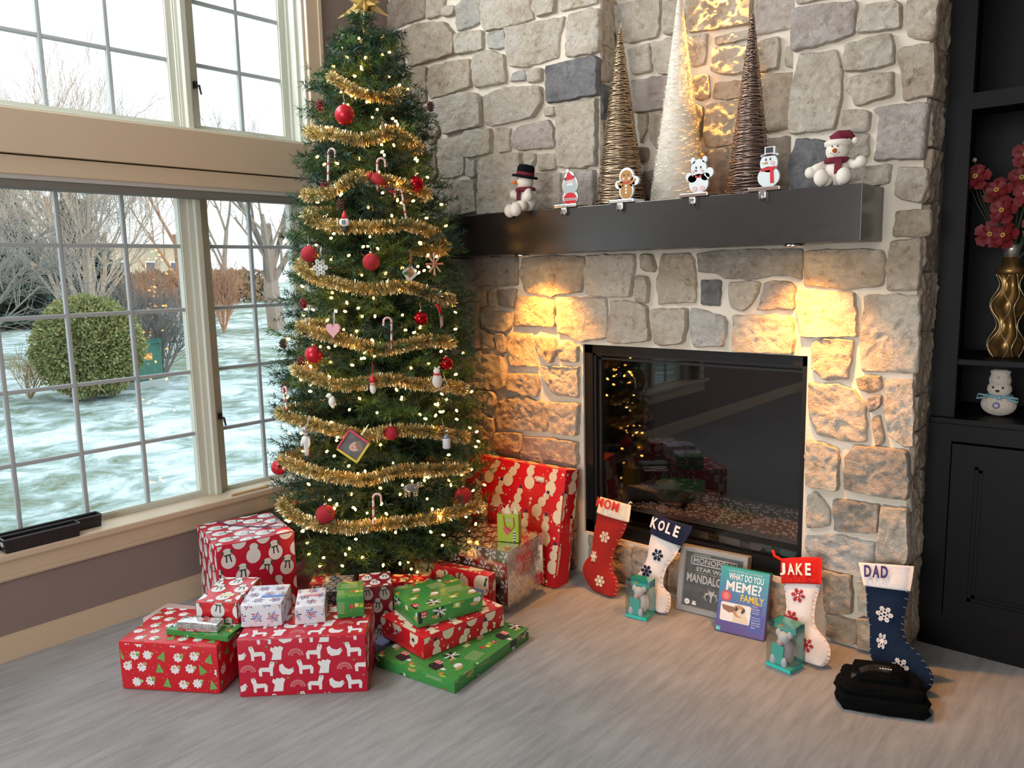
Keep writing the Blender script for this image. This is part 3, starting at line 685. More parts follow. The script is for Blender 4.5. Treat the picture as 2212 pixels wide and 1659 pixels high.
for z0, z1, c in ((1.72, 1.81, 'd'), (1.82, 2.09, 't'), (2.10, 2.24, 's'), (2.26, 2.40, 't'), (2.41, 2.6, 't'), (2.62, 2.9, 't'), (2.92, 3.2, 'd')):
    stone([(.004, z0), (.108, z0), (.108, z1), (.004, z1)], fn_ret, c, .016, seed=int(z0*100))

# ================================================================ MANTEL
m, nt, b = nodes_of('black_brown_mantel'); L = nt.links.new
tc = nt.nodes.new('ShaderNodeTexCoord'); mp = nt.nodes.new('ShaderNodeMapping'); mp.inputs['Scale'].default_value = (4, 20, 20)
n1 = nt.nodes.new('ShaderNodeTexNoise'); n1.inputs['Scale'].default_value = 4; n1.inputs['Detail'].default_value = 6
rp = nt.nodes.new('ShaderNodeValToRGB'); rp.color_ramp.elements[0].color = (.008, .007, .0065, 1); rp.color_ramp.elements[1].color = (.018, .015, .013, 1)
L(tc.outputs['Object'], mp.inputs[0]); L(mp.outputs[0], n1.inputs[0]); L(n1.outputs['Fac'], rp.inputs[0]); L(rp.outputs[0], b.inputs['Base Color'])
r2 = nt.nodes.new('ShaderNodeMapRange'); r2.inputs[3].default_value = .24; r2.inputs[4].default_value = .28; L(n1.outputs['Fac'], r2.inputs[0]); L(r2.outputs[0], b.inputs['Roughness'])
b.inputs['Specular IOR Level'].default_value = 1.0
M_MANTEL = m
man = empty('mantel_shelf', (1.3, 0, 1.521)); tag(man, 'long black brown box mantel across the stone chimney', 'mantel')
q = MB()
q.cbox(.30-1.3, -.24, 0, 2.534-1.3, -.005, .185, .0015); q.box(1.36-1.3, -.02, .12, 2.19-1.3, .118, .185)
q.build('beam', M_MANTEL, man)
M_PUCK = mat('puck_light_lens', (1, .8, .5), .3, emit=(1, .55, .16), estr=60)
M_CHROME = mat('chrome', (.75, .75, .75), .12, 1.0)
for px, py in ((1.06, -.20), (2.30, -.20)):
    p = empty('puck_light', (px-1.3, py, -.012), parent=man)
    q = MB(); q.lathe([(.034, .012), (.036, .004), (.034, 0), (.028, 0), (.028, .003)], n=20); q.build('ring', M_CHROME, p, True)
    q = MB(); q.lathe([(.001, .0015), (.027, .0015), (.027, .004), (.001, .004)], n=16); q.build('lens', M_PUCK, p)
    light('puck_light_beam', 'SPOT', (px, py, 1.500), (0, .24, -1), PUCK, (1.0, .38, .055), .025, spot=math.radians(98), blend=1.0)

# ================================================================ FIREPLACE INSERT
M_BLACKM = mat('black_steel', (.006, .006, .0065), .38, .2)
M_FGLASS = glass_mat('fireplace_glass', (.78, .78, .80), 1.55)
fb = empty('fireplace_insert', (FX0, 0, FZ0)); tag(fb, 'black gas fireplace insert with a large glass front', 'fireplace')
W_, H_ = FX1-FX0, FZ1-FZ0
q = MB(); q.box(.0, .012, 0, .045, .10, H_); q.box(W_-.022, .012, 0, W_, .10, H_); q.box(0, .012, H_-.04, W_, .10, H_); q.box(0, .012, 0, W_, .10, .06); q.build('outer_frame', M_BLACKM, fb)
q = MB()
for a, b_ in ((.045, .022), (.065, .035)):
    q.box(a, b_, .06, a+.012, b_+.05, H_-.04); q.box(a, b_, H_-.05-(a-.045), W_-.022, b_+.05, H_-.04-(a-.045))
q.build('inner_frame', mat('charcoal_steel', (.03, .03, .032), .35, .4), fb)
q = MB(); q.box(.05, .045, .06, W_-.024, .049, H_-.045); q.build('glass_front', M_FGLASS, fb)
q = MB(); q.box(.04, .10, .06, W_-.02, .104, .062); q.box(.03, .10, .0, .034, .60, H_); q.box(W_-.024, .1, 0, W_-.02, .6, H_); q.box(.03, .596, 0, W_-.02, .6, H_); q.box(.03, .1, H_-.02, W_-.02, .6, H_-.016); q.box(.03, .1, .0, W_-.02, .6, .004)
q.build('firebox_liner', mat('firebox_black', (.004, .004, .0045), .6), fb)
M_EMBER = mat('ember_gravel', (.20, .15, .11), .8, bump=1, bscale=120, var=.6, vscale=140, bdist=.01)
q = MB(); q.box(.05, .14, .10, W_-.03, .55, .125); q.build('media_bed', M_EMBER, fb)
q = MB(); er = random.Random(3)
for _ in range(700):
    x, y = er.uniform(.06, W_-.04), er.uniform(.13, .5); s_ = er.uniform(.004, .010)
    q.ball((x, y, .126), (s_, s_*er.uniform(.6, 1), s_*.7), 5)
o = q.build('embers', mat('glass_embers', (.46, .36, .30), .25, var=.5, vscale=90), fb); o['kind'] = 'stuff'
q = MB(); q.box(.30, .11, .068, .78, .13, .098); q.build('burner_tray', M_BLACKM, fb)
for x in (.52, .66, .80, .93):
    q = MB(); q.cbox(x, .062, .066, x+.09, .075, .098, .003); q.build('vent_plate', mat('vent_grey', (.09, .08, .075), .4, .5), fb)
lg = MB(); lg.tube([(.10, .20, .14), (.24, .25, .19), (.40, .22, .16)], [.045, .05, .04], 10); lg.tube([(.16, .32, .15), (.30, .24, .22), (.38, .18, .24)], [.03, .035, .03], 9)
lg.build('log', mat('charred_log', (.05, .04, .032), .9, bump=.8, bscale=60, var=.5, bdist=.01), fb, True)

# ================================================================ BOOKCASE
M_BLK = mat('black_cabinet_paint', (.0040, .0040, .0042), .5, var=.2, vscale=5, spec=.18)
bc = empty('bookcase', (CHX+.016, .21, 0)); tag(bc, 'tall black built in bookcase with panelled doors beside the chimney', 'bookcase')
CW = 1.75
q = MB(); q.box(0, 0, .0, .078, .03, 3.6); q.box(CW-.08, 0, 0, CW, .03, 3.6); q.box(.078, 0, 1.965, CW-.08, .03, 2.02); q.box(.83, 0, .9, .90, .03, 3.6); q.box(.078, 0, 3.5, CW-.08, .03, 3.6)
q.build('face_frame', M_BLK, bc)
q = MB(); q.box(0, .03, 0, .02, .40, 3.6); q.box(CW-.02, .03, 0, CW, .4, 3.6); q.box(0, .39, 0, CW, .405, 3.6); q.box(.85, .03, .9, .87, .4, 3.6); q.build('carcass', M_BLK, bc)
q = MB(); q.cbox(-.0, -.028, .862, CW, .40, .885, .004); q.build('counter', M_BLK, bc)
for z_, m_ in ((1.075, 0), (2.0, 0), (2.75, 0)):
    q = MB(); q.cbox(.02, .012, z_, CW-.02, .39, z_+.022, .003); q.build('shelf', M_BLK, bc)
q = MB(); q.box(0, -.02, .10, .078, .03, .862); q.box(.078, -.02, .80, CW, .03, .862); q.box(.078, -.02, .10, CW, .03, .135); q.box(0, -.008, 0, CW, .03, .10); q.box(0, -.014, .075, CW, .03, .1); q.build('base_frame', M_BLK, bc)
for k in range(3):
    x0 = .086+k*.555; x1 = x0+.54
    d = empty('door', (x0, -.022, .14), parent=bc)
    q = MB(); w = x1-x0; h = .655; s_ = .075
    q.box(0, -.018, 0, s_, 0, h); q.box(w-s_, -.018, 0, w, 0, h); q.box(s_, -.018, 0, w-s_, 0, s_); q.box(s_, -.018, h-s_, w-s_, 0, h); q.build('door_frame', M_BLK, d)
    q = MB()
    for a, t in ((0, -.013), (.012, -.008)):
        q.box(s_+a, t, s_+a, s_+a+.012, 0, h-s_-a); q.box(w-s_-a-.012, t, s_+a, w-s_-a, 0, h-s_-a); q.box(s_+a, t, s_+a, w-s_-a, 0, s_+a+.012); q.box(s_+a, t, h-s_-a-.012, w-s_-a, 0, h-s_-a)
    q.build('moulding', M_BLK, d)
    q = MB(); q.box(s_, -.004, s_, w-s_, 0, h-s_); q.build('door_panel', M_BLK, d)
q = MB(); q.lathe([(.002, 0), (.012, .002), (.013, .012), (.008, .018), (.002, .02)], n=12)

# ================================================================ CHRISTMAS TREE
TAX, TAY = .572, -.655
ZP = [.1, .3, .58, .9, 1.43, 1.75, 2.07, 2.28, 2.42, 2.52]; RP = [.33, .425, .43, .405, .34, .29, .232, .165, .10, .02]
def tree_r(z): return float(np.interp(z, ZP, RP))
trng = random.Random(11); nrng = np.random.default_rng(11)
tree = empty('christmas_tree', (TAX, TAY, 0)); tag(tree, 'slim green artificial Christmas tree in the corner by the windows', 'christmas tree')
M_BARK = mat('tree_pole_brown', (.07, .045, .03), .8, bump=.5, bscale=40)
q = MB(); q.tube([(0, 0, .02), (0, 0, 1.2), (0, 0, 2.5)], [.022, .02, .008], 8); q.build('pole', M_BARK, tree, True)
q = MB()
for k in range(4):
    a = k*PI/2+.4; q.tube([(0, 0, .12), (.10*math.cos(a), .10*math.sin(a), .07), (.24*math.cos(a), .24*math.sin(a), .012)], .011, 6)
q.build('stand', mat('green_metal', (.02, .05, .03), .5, .5), tree)
# needle material: colour from a per-needle attribute
m, nt, b = nodes_of('pine_needles'); L = nt.links.new
at = nt.nodes.new('ShaderNodeVertexColor'); at.layer_name = 'tone'
L(at.outputs['Color'], b.inputs['Base Color']); b.inputs['Roughness'].default_value = .5; b.inputs['Specular IOR Level'].default_value = .35
M_NEEDLE = m
tw = MB()          # brown twig wires
nA = []; nB = []; nC = []; nW = []    # needle arrays: base, tip, colour, half width
def spray(p0, d, length, tone, dens=330, nl=.033):
    """a needled twig: p0 start, d direction"""
    d = d.normalized(); n = max(6, int(length*dens))
    t = nrng.random(n)*length
    side = d.orthogonal().normalized(); up = d.cross(side)
    a = nrng.random(n)*2*PI
    dirs = (np.outer(np.cos(a), np.array(side)) + np.outer(np.sin(a), np.array(up)))*.78 + np.array(d)*.62
    base = np.array(p0) + np.outer(t, np.array(d))
    ln = nl*(.7+.5*nrng.random(n))
    nA.append(base); nB.append(base+dirs*ln[:, None])
    c = np.array(tone)*(1.0+.6*nrng.random((n, 1)))
    nC.append(c)
tones = [(.014, .050, .026), (.020, .062, .022), (.030, .072, .020), (.012, .042, .030), (.060, .125, .03)]
zz = .16
while zz < 2.46:
    R_ = tree_r(zz)
    nb = max(5, int(17*R_/.46)+4)
    off = trng.random()*6.28
    for k in range(nb):
        a = off + 2*PI*k/nb + trng.uniform(-.2, .2)
        Lb = R_*trng.uniform(.82, 1.12)
        z0 = zz + trng.uniform(-.03, .03)
        h = Vector((math.cos(a), math.sin(a), 0))
        rise = trng.uniform(-.02, .10)
        p0 = Vector((0, 0, z0+.02)); p1 = h*Lb*.55 + Vector((0, 0, z0+rise*.5)); p2 = h*Lb + Vector((0, 0, z0+rise))
        if zz < .35: p2.z -= .06
        tw.tube([p0, p1, p2], [.0035, .003, .0015], 4, cap=False)
        tone = trng.choice(tones[:4]) if trng.random() < .82 else tones[4]
        # main sprays along the branch
        for fr in (.22, .32, .42, .52, .62, .72, .82, .92, 1.0):
            pb = p0.lerp(p2, fr) if fr > .55 else p0.lerp(p1, fr/.55)
            for sgn in (-1, 1):
                if trng.random() < .12: continue
                lat = Vector((-math.sin(a), math.cos(a), 0))*sgn
                d = h*trng.uniform(.45, .9) + lat*trng.uniform(.4, .9) + Vector((0, 0, trng.uniform(-.25, .55)))
                ln = trng.uniform(.05, .12)*(.55+.45*R_/.46)
                spray(pb, d, ln, tone)
        spray(p1, (p2-p1), (p2-p1).length+.02, tone, 340)
        spray(p0.lerp(p1, .45), (p1-p0), (p1-p0).length*.55, tones[3], 260, .03)
    zz += .048 if zz < 2.1 else .04
for k in range(9):
    spray(Vector((0, 0, 2.38+.012*k)), Vector((math.cos(k*2.4), math.sin(k*2.4), .9+.2*k)), .10, tones[k % 3])
A = np.concatenate(nA); B = np.concatenate(nB); Cc = np.concatenate(nC)
# keep the needles clear of window wall, stone face and floor
PB = B + np.array([TAX, TAY, 0]); ok = (PB[:, 0] > .035) & (PB[:, 1] < -.04) & (PB[:, 2] > .035)
A, B, Cc = A[ok], B[ok], Cc[ok]
n = len(A); D = B-A
S = np.cross(D, nrng.normal(size=(n, 3))); S /= np.linalg.norm(S, axis=1)[:, None]+1e-9
hw = .0017
V = np.empty((n*3, 3)); V[0::3] = A+S*hw; V[1::3] = A-S*hw; V[2::3] = B
me = bpy.data.meshes.new('needles')
me.vertices.add(n*3); me.vertices.foreach_set('co', V.ravel())
me.loops.add(n*3); me.loops.foreach_set('vertex_index', np.arange(n*3, dtype=np.int32))
me.polygons.add(n); me.polygons.foreach_set('loop_start', np.arange(0, n*3, 3, dtype=np.int32)); me.polygons.foreach_set('loop_total', np.full(n, 3, dtype=np.int32))
ca = me.color_attributes.new('tone', 'FLOAT_COLOR', 'POINT')
cc = np.ones((n*3, 4)); cc[:, :3] = np.repeat(Cc, 3, axis=0); ca.data.foreach_set('color', cc.ravel())
me.materials.append(M_NEEDLE); me.update(); me.validate()
o = link_mesh('needles', me, tree); o['kind'] = 'stuff'
NEEDLES = n
tw.build('twigs', M_BARK, tree, fix=False)['kind'] = 'stuff'
M_CONE = mat('pinecone_brown', (.10, .045, .03), .7, bump=.4, bscale=80)
M_BERRY = mat('berry_red', (.20, .012, .02), .3)
for i, (x, y, z) in enumerate(CONES):
    q = MB()
    for k in range(26):
        t = k/26; a = k*2.4; r_ = .014*math.sin(PI*(.15+.8*t)); zc = -.02+.04*t
        q.ball((r_*math.cos(a), r_*math.sin(a), zc), (.006, .006, .003), 6)
    q.ball((0, 0, 0), (.009, .009, .02), 8)
    o = q.build('pine_cone', M_CONE if i % 2 else M_BERRY, tree, True); o.location = (x-TAX, y-TAY, z)

# ---- string lights
M_BULB = mat('warm_bulb', (1, .8, .45), .3, emit=(1.0, .42, .075), estr=BULB)
M_WIRE = mat('green_wire', (.012, .035, .018), .5)
sl = empty('string_lights', (TAX, TAY, 0)); tag(sl, 'string of small warm white bulbs wound round the Christmas tree', 'string lights')
bq = MB(); bq.ball((0, 0, .005), (.0052, .0052, .0085), 8)
bulb0 = bq.build('bulb', M_BULB, sl, True)
pts = []; brng = random.Random(5)
camdir = math.atan2(-2.988-TAY, 3.376-TAX)
zc = np.linspace(.18, 2.44, 400); wc = np.cumsum([tree_r(z)**.75 for z in zc]); wc /= wc[-1]
for k in range(292):
    t = (k+.5)/292; z = float(np.interp(t, wc, zc))
    a = camdir + math.asin(brng.uniform(-.97, .97))*1.05
    r_ = tree_r(z)*brng.uniform(.88, 1.10)
    pts.append(Vector((r_*math.cos(a), r_*math.sin(a), z+brng.uniform(-.02, .02))))
NB_ = 0
for k, p in enumerate(pts):
    wp = p + Vector((TAX, TAY, 0))
    if wp.x < .04 or wp.y > -.05: continue
    o = bulb0 if NB_ == 0 else bulb0.copy()
    if NB_: COL.objects.link(o); o.parent = sl
    o.location = p; h = Vector((p.x, p.y, 0)).normalized()
    o.rotation_euler = (h*brng.uniform(.2, 1.2)+Vector((brng.uniform(-.5, .5), brng.uniform(-.5, .5), brng.uniform(-.6, .8)))).to_track_quat('Z', 'Y').to_euler()
    NB_ += 1
q = MB(); prev = None
for z in np.arange(.2, 2.45, .012):
    a = z*26; r_ = tree_r(z)*.80
    p = Vector((r_*math.cos(a), r_*math.sin(a), z)); 
    if prev is not None: q.tube([prev, p], .0014, 3, cap=False)
    prev = p
q.build('wire', M_WIRE, sl, fix=False)

# ---- tinsel garlands
M_TINSEL = mat('gold_tinsel', (.80, .70, .42), .30, 1.0)
ORD = ['topmost', 'second', 'third', 'fourth', 'fifth', 'sixth', 'seventh', 'eighth', 'ninth', 'lowest']
def catmull(P, m_=10):
    out = []
    for i in range(len(P)-1):
        a, b_, c, d = P[max(i-1, 0)], P[i], P[i+1], P[min(i+2, len(P)-1)]
        for k in range(m_):
            t = k/m_
            out.append(.5*((2*b_)+(-a+c)*t+(2*a-5*b_+4*c-d)*t*t+(-a+3*b_-3*c+d)*t**3))
    out.append(P[-1]); return out
for gi, G_ in enumerate(GARLANDS):
    P = [Vector(p) for p in G_]
    c0 = Vector((TAX, TAY, 0))
    # tuck both ends back into the tree
    for end in (0, -1):
        e = P[end]; inn = c0 + Vector((0, 0, e.z+.015)); nxt = e.lerp(inn, .45)
        (P.insert(0, nxt) if end == 0 else P.append(nxt))
    path = catmull(P, 12)
    seg = [(path[i+1]-path[i]).length for i in range(len(path)-1)]; tot = sum(seg)
    nbl = int(tot*4200); q = MB()
    cum = np.concatenate([[0], np.cumsum(seg)])
    ss = nrng.random(nbl)*tot; idx = np.clip(np.searchsorted(cum, ss)-1, 0, len(seg)-1)
    pa = np.array([p[:] for p in path])
    fr = ((ss-cum[idx])/np.array(seg)[idx])[:, None]
    base = pa[idx]*(1-fr)+pa[idx+1]*fr
    dirs = nrng.normal(size=(nbl, 3)); tang = pa[idx+1]-pa[idx]; tang /= np.linalg.norm(tang, axis=1)[:, None]
    dirs -= tang*(np.sum(dirs*tang, axis=1)[:, None])*.75; dirs /= np.linalg.norm(dirs, axis=1)[:, None]
    ln = (.021+.014*nrng.random(nbl))[:, None]*(1.0 if gi > 0 else .85)
    tip = base+dirs*ln; w = np.cross(dirs, nrng.normal(size=(nbl, 3))); w /= np.linalg.norm(w, axis=1)[:, None]; w *= .0015
    V = np.empty((nbl*4, 3)); V[0::4] = base-w; V[1::4] = base+w; V[2::4] = tip+w; V[3::4] = tip-w
    me = bpy.data.meshes.new('tinsel'); o0 = path[len(path)//2]
    me.from_pydata([tuple(v) for v in (V-np.array(o0))], [], [(4*i, 4*i+1, 4*i+2, 4*i+3) for i in range(nbl)])
    me.materials.append(M_TINSEL); me.update()
    g = empty('tinsel_garland', o0); tag(g, 'gold tinsel garland swag, %s down the Christmas tree' % ORD[gi], 'garland', 'gold tinsel garlands on the tree')
    o = link_mesh('tinsel', me, g); o['kind'] = 'stuff'
    q.tube([p-o0 for p in path], .0015, 4); q.build('cord', M_TINSEL, g, fix=False)

# ---- star topper
M_GOLDG = mat('gold_glitter', (.78, .55, .20), .32, .9, bump=1.0, bscale=900, var=.35, vscale=700, bdist=.003)
st = MB(); sr = random.Random(2)
SC = Vector((0, 0, 0))
dirs = []
Rv, Uv, Fv = _R, _U, _f
for k in range(6): dirs.append((Vector(Rv)*math.cos(k*PI/3+PI/6)+Vector(Uv)*math.sin(k*PI/3+PI/6), .128 if k % 3 else .14))
dirs[4] = (dirs[4][0], .18)
for k in range(8):
    th = k*PI/4; dirs.append((Vector(Rv)*math.cos(th+.2)*.8+Vector(Uv)*math.sin(th+.2)*.8-Vector(Fv)*.7, .088)); dirs.append((Vector(Rv)*math.cos(th+.5)*.8+Vector(Uv)*math.sin(th+.5)*.8+Vector(Fv)*.7, .088))
dirs.append((-Vector(Fv), .06)); dirs.append((Vector(Fv), .06))
for d, ln in dirs:
    d = d.normalized(); s_ = d.orthogonal().normalized(); u_ = d.cross(s_); rb = .024
    V = [d*ln]+[s_*rb*math.cos(a)+u_*rb*math.sin(a)+d*.012 for a in (0, PI/2, PI, 3*PI/2)]
    st.add(V, [(0, 1, 2), (0, 2, 3), (0, 3, 4), (0, 4, 1), (4, 3, 2, 1)])
st.ball((0, 0, 0), .03, 10)
star = empty('star_topper', (TAX+.008, TAY+.008, 2.60)); tag(star, 'gold glitter starburst topper on the tip of the tree', 'tree topper')
st.build('star', M_GOLDG, star)
q = MB(); q.lathe([(.012, -.17), (.016, -.10), (.02, -.03)], n=10); q.build('socket', M_GOLDG, star, True)

# ---- red ball ornaments
M_REDS = mat('red_satin_ball', (.55, .012, .025), .32, .35)
M_REDG = mat('red_glitter_ball', (.48, .012, .03), .45, .25, bump=1, bscale=500, var=.4, vscale=400, bdist=.004)
M_REDC = mat('red_mirror_ball', (.55, .01, .02), .06, .9)
M_CAP = mat('silver_cap', (.75, .72, .66), .25, 1)
BL = [('shiny red ball ornament near the top of the tree', M_REDS), ('glossy red ball ornament half hidden at the third garland by the stone', M_REDC), ('red glitter ball ornament at the window edge above the white snowflake', M_REDG),
      ('red glitter ball ornament in the middle of the tree below the penguin', M_REDG), ('mirrored dark red ball ornament beside the red tag', M_REDC), ('large satin red ball ornament above the seventh garland', M_REDS),
      ('red mirrored ball ornament above the white bear in a scarf', M_REDC), ('shiny red ball ornament hanging out in front of the window', M_REDS), ('matte red ball ornament beside the photo frame', M_REDG),
      ('dark red glitter ball ornament above the small green gift bag', M_REDG), ('large dark red glitter ball ornament on the lowest garland', M_REDG)]
for (x, y, z, r_), (lb, mm) in zip(BALLS, BL):
    e = empty('ball_ornament', (x, y, z)); tag(e, lb, 'ornament', 'red ball ornaments on the tree')
    q = MB(); q.ball((0, 0, 0), r_, 28); q.build('ball', mm, e, True)
    q = MB(); q.lathe([(.006, r_-.002), (.0065, r_+.006), (.002, r_+.007)], n=12); q.build('cap', M_CAP, e, True)
    q = MB(); q.tube([(0, 0, r_+.006), (.003, 0, r_+.016), (-.003, 0, r_+.028), (0, 0, r_+.04)], .0008, 4); q.build('hook', M_CAP, e)

# ---- figurative ornaments; each faces the room
FACE = math.atan2(-2.3, 2.8)          # direction towards the room
def orn(key, name, label, cat='ornament', dz=0):
    x, y, z = ORN[key]
    ang = math.atan2(y-TAY, x-TAX)
    e = empty(name, (x, y, z+dz), ang+PI/2); tag(e, label, cat)
    return e      # local -Y points outwards from the tree
def loop(e, z0, z1, m_, x=0):
    q = MB(); q.tube([(x-.002, 0, z0), (x-.003, .004, (z0+z1)/2), (x, .012, z1)], .0009, 4); q.tube([(x+.002, 0, z0), (x+.003, .004, (z0+z1)/2), (x, .012, z1)], .0009, 4); q.build('hanger', m_, e)
M_CANEW = mat('candy_white', (.82, .72, .70), .3); M_CANER = mat('candy_red', (.62, .10, .12), .3)
for key, lb, tilt, fl in (('candy_a', 'pink striped candy cane hanging at the upper tree near the header beam', .08, 1), ('candy_b', 'pale candy cane hanging above the red cardinal', .05, 1), ('candy_c', 'pink striped candy cane below the glossy red ball', -.14, -1),
                          ('candy_d', 'pink striped candy cane hooked over the sixth garland', .05, -1), ('candy_e', 'red striped candy cane without its crook low in the tree', .03, 1), ('candy_f', 'pink candy cane dangling at the window edge of the tree', -.3, 1)):
    e = orn(key, 'candy_cane', lb, 'candy cane'); e['group'] = 'candy canes on the tree'; e.rotation_euler[1] = tilt
    path = [Vector((0, 0, -.115)), Vector((0, 0, -.06)), Vector((0, 0, 0))]+[Vector((fl*(.016-.016*math.cos(t)), 0, .016*math.sin(t))) for t in np.linspace(.3, PI*1.05, 8)]+[Vector((fl*.033, 0, -.018))]
    path = catmull(path, 5); q = MB(); q.tube(path, .0045, 8); q.build('stick', M_CANEW, e, True)
    q = MB(); cum = 0
    for i in range(len(path)-1):
        if i % 3 == 0: q.tube([path[i], path[i].lerp(path[i+1], .9)], .0048, 8)
    q.build('stripes', M_CANER, e, True)
def flake_polys(R_, w=.12, arms=6, branch=True):
    out = []
    for k in range(arms):
        a = k*2*PI/arms; c, s_ = math.cos(a), math.sin(a)
        def T(x, y): return (x*c-y*s_, x*s_+y*c)
        ww = w*R_
        out.append([T(0, -ww/2), T(R_, -ww/2), T(R_*1.03, 0), T(R_, ww/2), T(0, ww/2)])
        if branch:
            for p0, ln in ((.45, .34), (.70, .30)):
                for sg in (-1, 1):
                    b0 = Vector((p0*R_, 0)); d = Vector((math.cos(.9*sg), math.sin(.9*sg))); nn = Vector((-d.y, d.x))*ww*.42; e_ = b0+d*ln*R_
                    out.append([T(*(b0+nn)), T(*(b0-nn)), T(*(e_-nn)), T(*(e_+nn))])
    return out
def face_fn(u, v, t): return (u, -t, v)
e = orn('flake', 'snowflake_ornament', 'white glitter snowflake ornament near the window edge of the tree')
q = MB()
for p in flake_polys(.036, .26): q.prism(p, face_fn, 0, .004)
q.build('flake', mat('white_glitter', (.66, .64, .58), .5, bump=1, bscale=600, var=.2, vscale=300), e); loop(e, .036, .085, WHITE)
e = orn('stickstar', 'stick_star_ornament', 'eight armed wooden stick star ornament beside the mantel end')
q = MB()
for k in range(8):
    a = k*PI/4; q.tube([(0, -.003*(k % 2), 0), (.046*math.cos(a), -.003*(k % 2), .046*math.sin(a))], [.0035, .0045], 6)
q.build('sticks', mat('pale_wood', (.56, .40, .27), .6), e)
q = MB(); q.ball((0, -.006, 0), .007, 8)
for k in range(4): q.ball((.046*math.cos(k*PI/2), -.004, .046*math.sin(k*PI/2)), .005, 6)
q.build('beads', M_CANER, e, True)
e = orn('card', 'photo_card_ornament', 'small white diamond shaped card ornament with an orange print'); e.rotation_euler[1] = .15
q = MB(); q.prism([(0, -.042), (.034, -.006), (.0, .034), (-.034, -.004)], face_fn, 0, .003); q.build('card', WHITE, e)
q = MB(); q.prism([(0, -.026), (.02, -.004), (.0, .022), (-.02, -.003)], face_fn, .003, .0035); q.build('print', mat('orange_print', (.55, .28, .10), .5, var=.5, vscale=60), e)
q = MB(); q.prism([(-.03, -.008), (-.016, -.016), (-.014, .004)], face_fn, .0032, .004); q.build('leaf_print', mat('green_print', (.04, .30, .08), .5), e); loop(e, .034, .09, M_CANER)
e = orn('cardinal', 'cardinal_ornament', 'red cardinal bird ornament sitting on the third garland')
q = MB(); q.ball((0, -.01, 0), (.038, .022, .02), 14, rot=Matrix.Rotation(.5, 3, 'Y')); q.ball((-.03, -.014, .016), .014, 10); q.build('body', mat('cardinal_red', (.45, .02, .02), .6), e, True)
q = MB(); q.lathe([(.006, 0), (.001, .012)], c=(0, 0, 0), n=8); q.v = [(-.043-z_, -.014+x_, .014+y_) for x_, y_, z_ in q.v]; q.build('beak', mat('beak_orange', (.7, .3, .05), .5), e)
q = MB(); q.prism([(.03, -.02), (.07, -.05), (.058, -.056), (.022, -.034)], face_fn, .004, .014); q.build('tail', mat('cardinal_red_dark', (.35, .015, .02), .6), e)
e = orn('penguin', 'penguin_ornament', 'small black and white penguin ornament with a red cap on the fourth garland')
q = MB(); q.ball((0, -.012, -.012), (.014, .012, .02), 12); q.build('body', BLACK, e, True)
q = MB(); q.ball((0, -.018, .012), (.022, .014, .018), 14); q.build('face', WHITE, e, True)
q = MB(); q.box(-.006, -.034, .002, -.001, -.03, .02); q.box(.002, -.034, .002, .007, -.03, .02); q.build('eyes', mat('dark_teal', (.01, .06, .05), .4), e)
q = MB(); q.lathe([(.015, .024), (.010, .04), (.002, .058)], c=(0, -.014, 0), n=10); q.build('cap', RED, e, True)
e = orn('gingham', 'heart_ornament', 'pink gingham padded ornament hanging on a pale ribbon')
m, nt, b = nodes_of('pink_gingham'); L = nt.links.new
tc = nt.nodes.new('ShaderNodeTexCoord'); ck = nt.nodes.new('ShaderNodeTexChecker'); ck.inputs['Scale'].default_value = 170; ck.inputs[1].default_value = (.62, .18, .24, 1); ck.inputs[2].default_value = (.78, .58, .58, 1)
L(tc.outputs['Object'], ck.inputs[0]); L(ck.outputs[0], b.inputs['Base Color']); b.inputs['Roughness'].default_value = .8
q = MB(); hp = []
for k in range(28):
    t = 2*PI*k/28; hp.append((.0019*16*math.sin(t)**3, .0021*(13*math.cos(t)-5*math.cos(2*t)-2*math.cos(3*t)-math.cos(4*t))))
q.prism(hp, face_fn, 0, .012); q.build('pad', m, e); loop(e, .012, .085, WHITE)
e = orn('tag', 'paper_tag_ornament', 'narrow white paper tag ornament with a red ribbon bow'); e.rotation_euler[1] = -.18
q = MB(); q.prism([(-.012, -.07), (.006, -.062), (.012, -.02), (-.004, -.012)], face_fn, 0, .002); q.build('tag', mat('pink_tag', (.66, .45, .42), .7), e)
q = MB(); q.tube([(0, 0, -.012), (-.008, -.004, .01), (-.012, 0, .035)], .004, 6); q.tube([(0, 0, -.01), (.006, -.004, .008), (-.004, 0, .03)], .003, 6); q.build('ribbon', RED, e)
M_FELTW = mat('white_felt', (.78, .74, .66), .9, bump=.3, bscale=200)
e = orn('bear', 'polar_bear_ornament', 'white polar bear ornament with red scarf and ski poles')
q = MB(); q.ball((0, -.015, -.012), (.024, .018, .032), 14); q.ball((-.004, -.02, .028), (.015, .014, .015), 12); q.ball((-.012, -.02, .042), .005, 8); q.ball((.008, -.02, .043), .005, 8); q.build('body', M_FELTW, e, True)
q = MB(); q.lathe([(.014, .012), (.018, .015), (.014, .02)], c=(-.002, -.018, 0), n=12); q.build('scarf', RED, e, True)
q = MB(); q.tube([(.03, -.02, .01), (.045, -.03, -.05)], .0018, 5); q.tube([(-.03, -.02, .01), (-.05, -.03, -.01)], .0018, 5); q.tube([(-.03, -.03, -.055), (.045, -.03, -.035)], .003, 5); q.build('skis', mat('pale_stick', (.6, .5, .4), .6), e)
e = orn('santa', 'santa_ornament', 'tiny bearded ornament with a red cap above the eighth garland')
q = MB(); q.ball((0, -.012, -.012), (.013, .012, .022), 12); q.build('beard', M_FELTW, e, True)
q = MB(); q.ball((0, -.014, .008), (.012, .012, .009), 10); q.build('face', mat('skin_tone', (.62, .40, .28), .6), e, True)
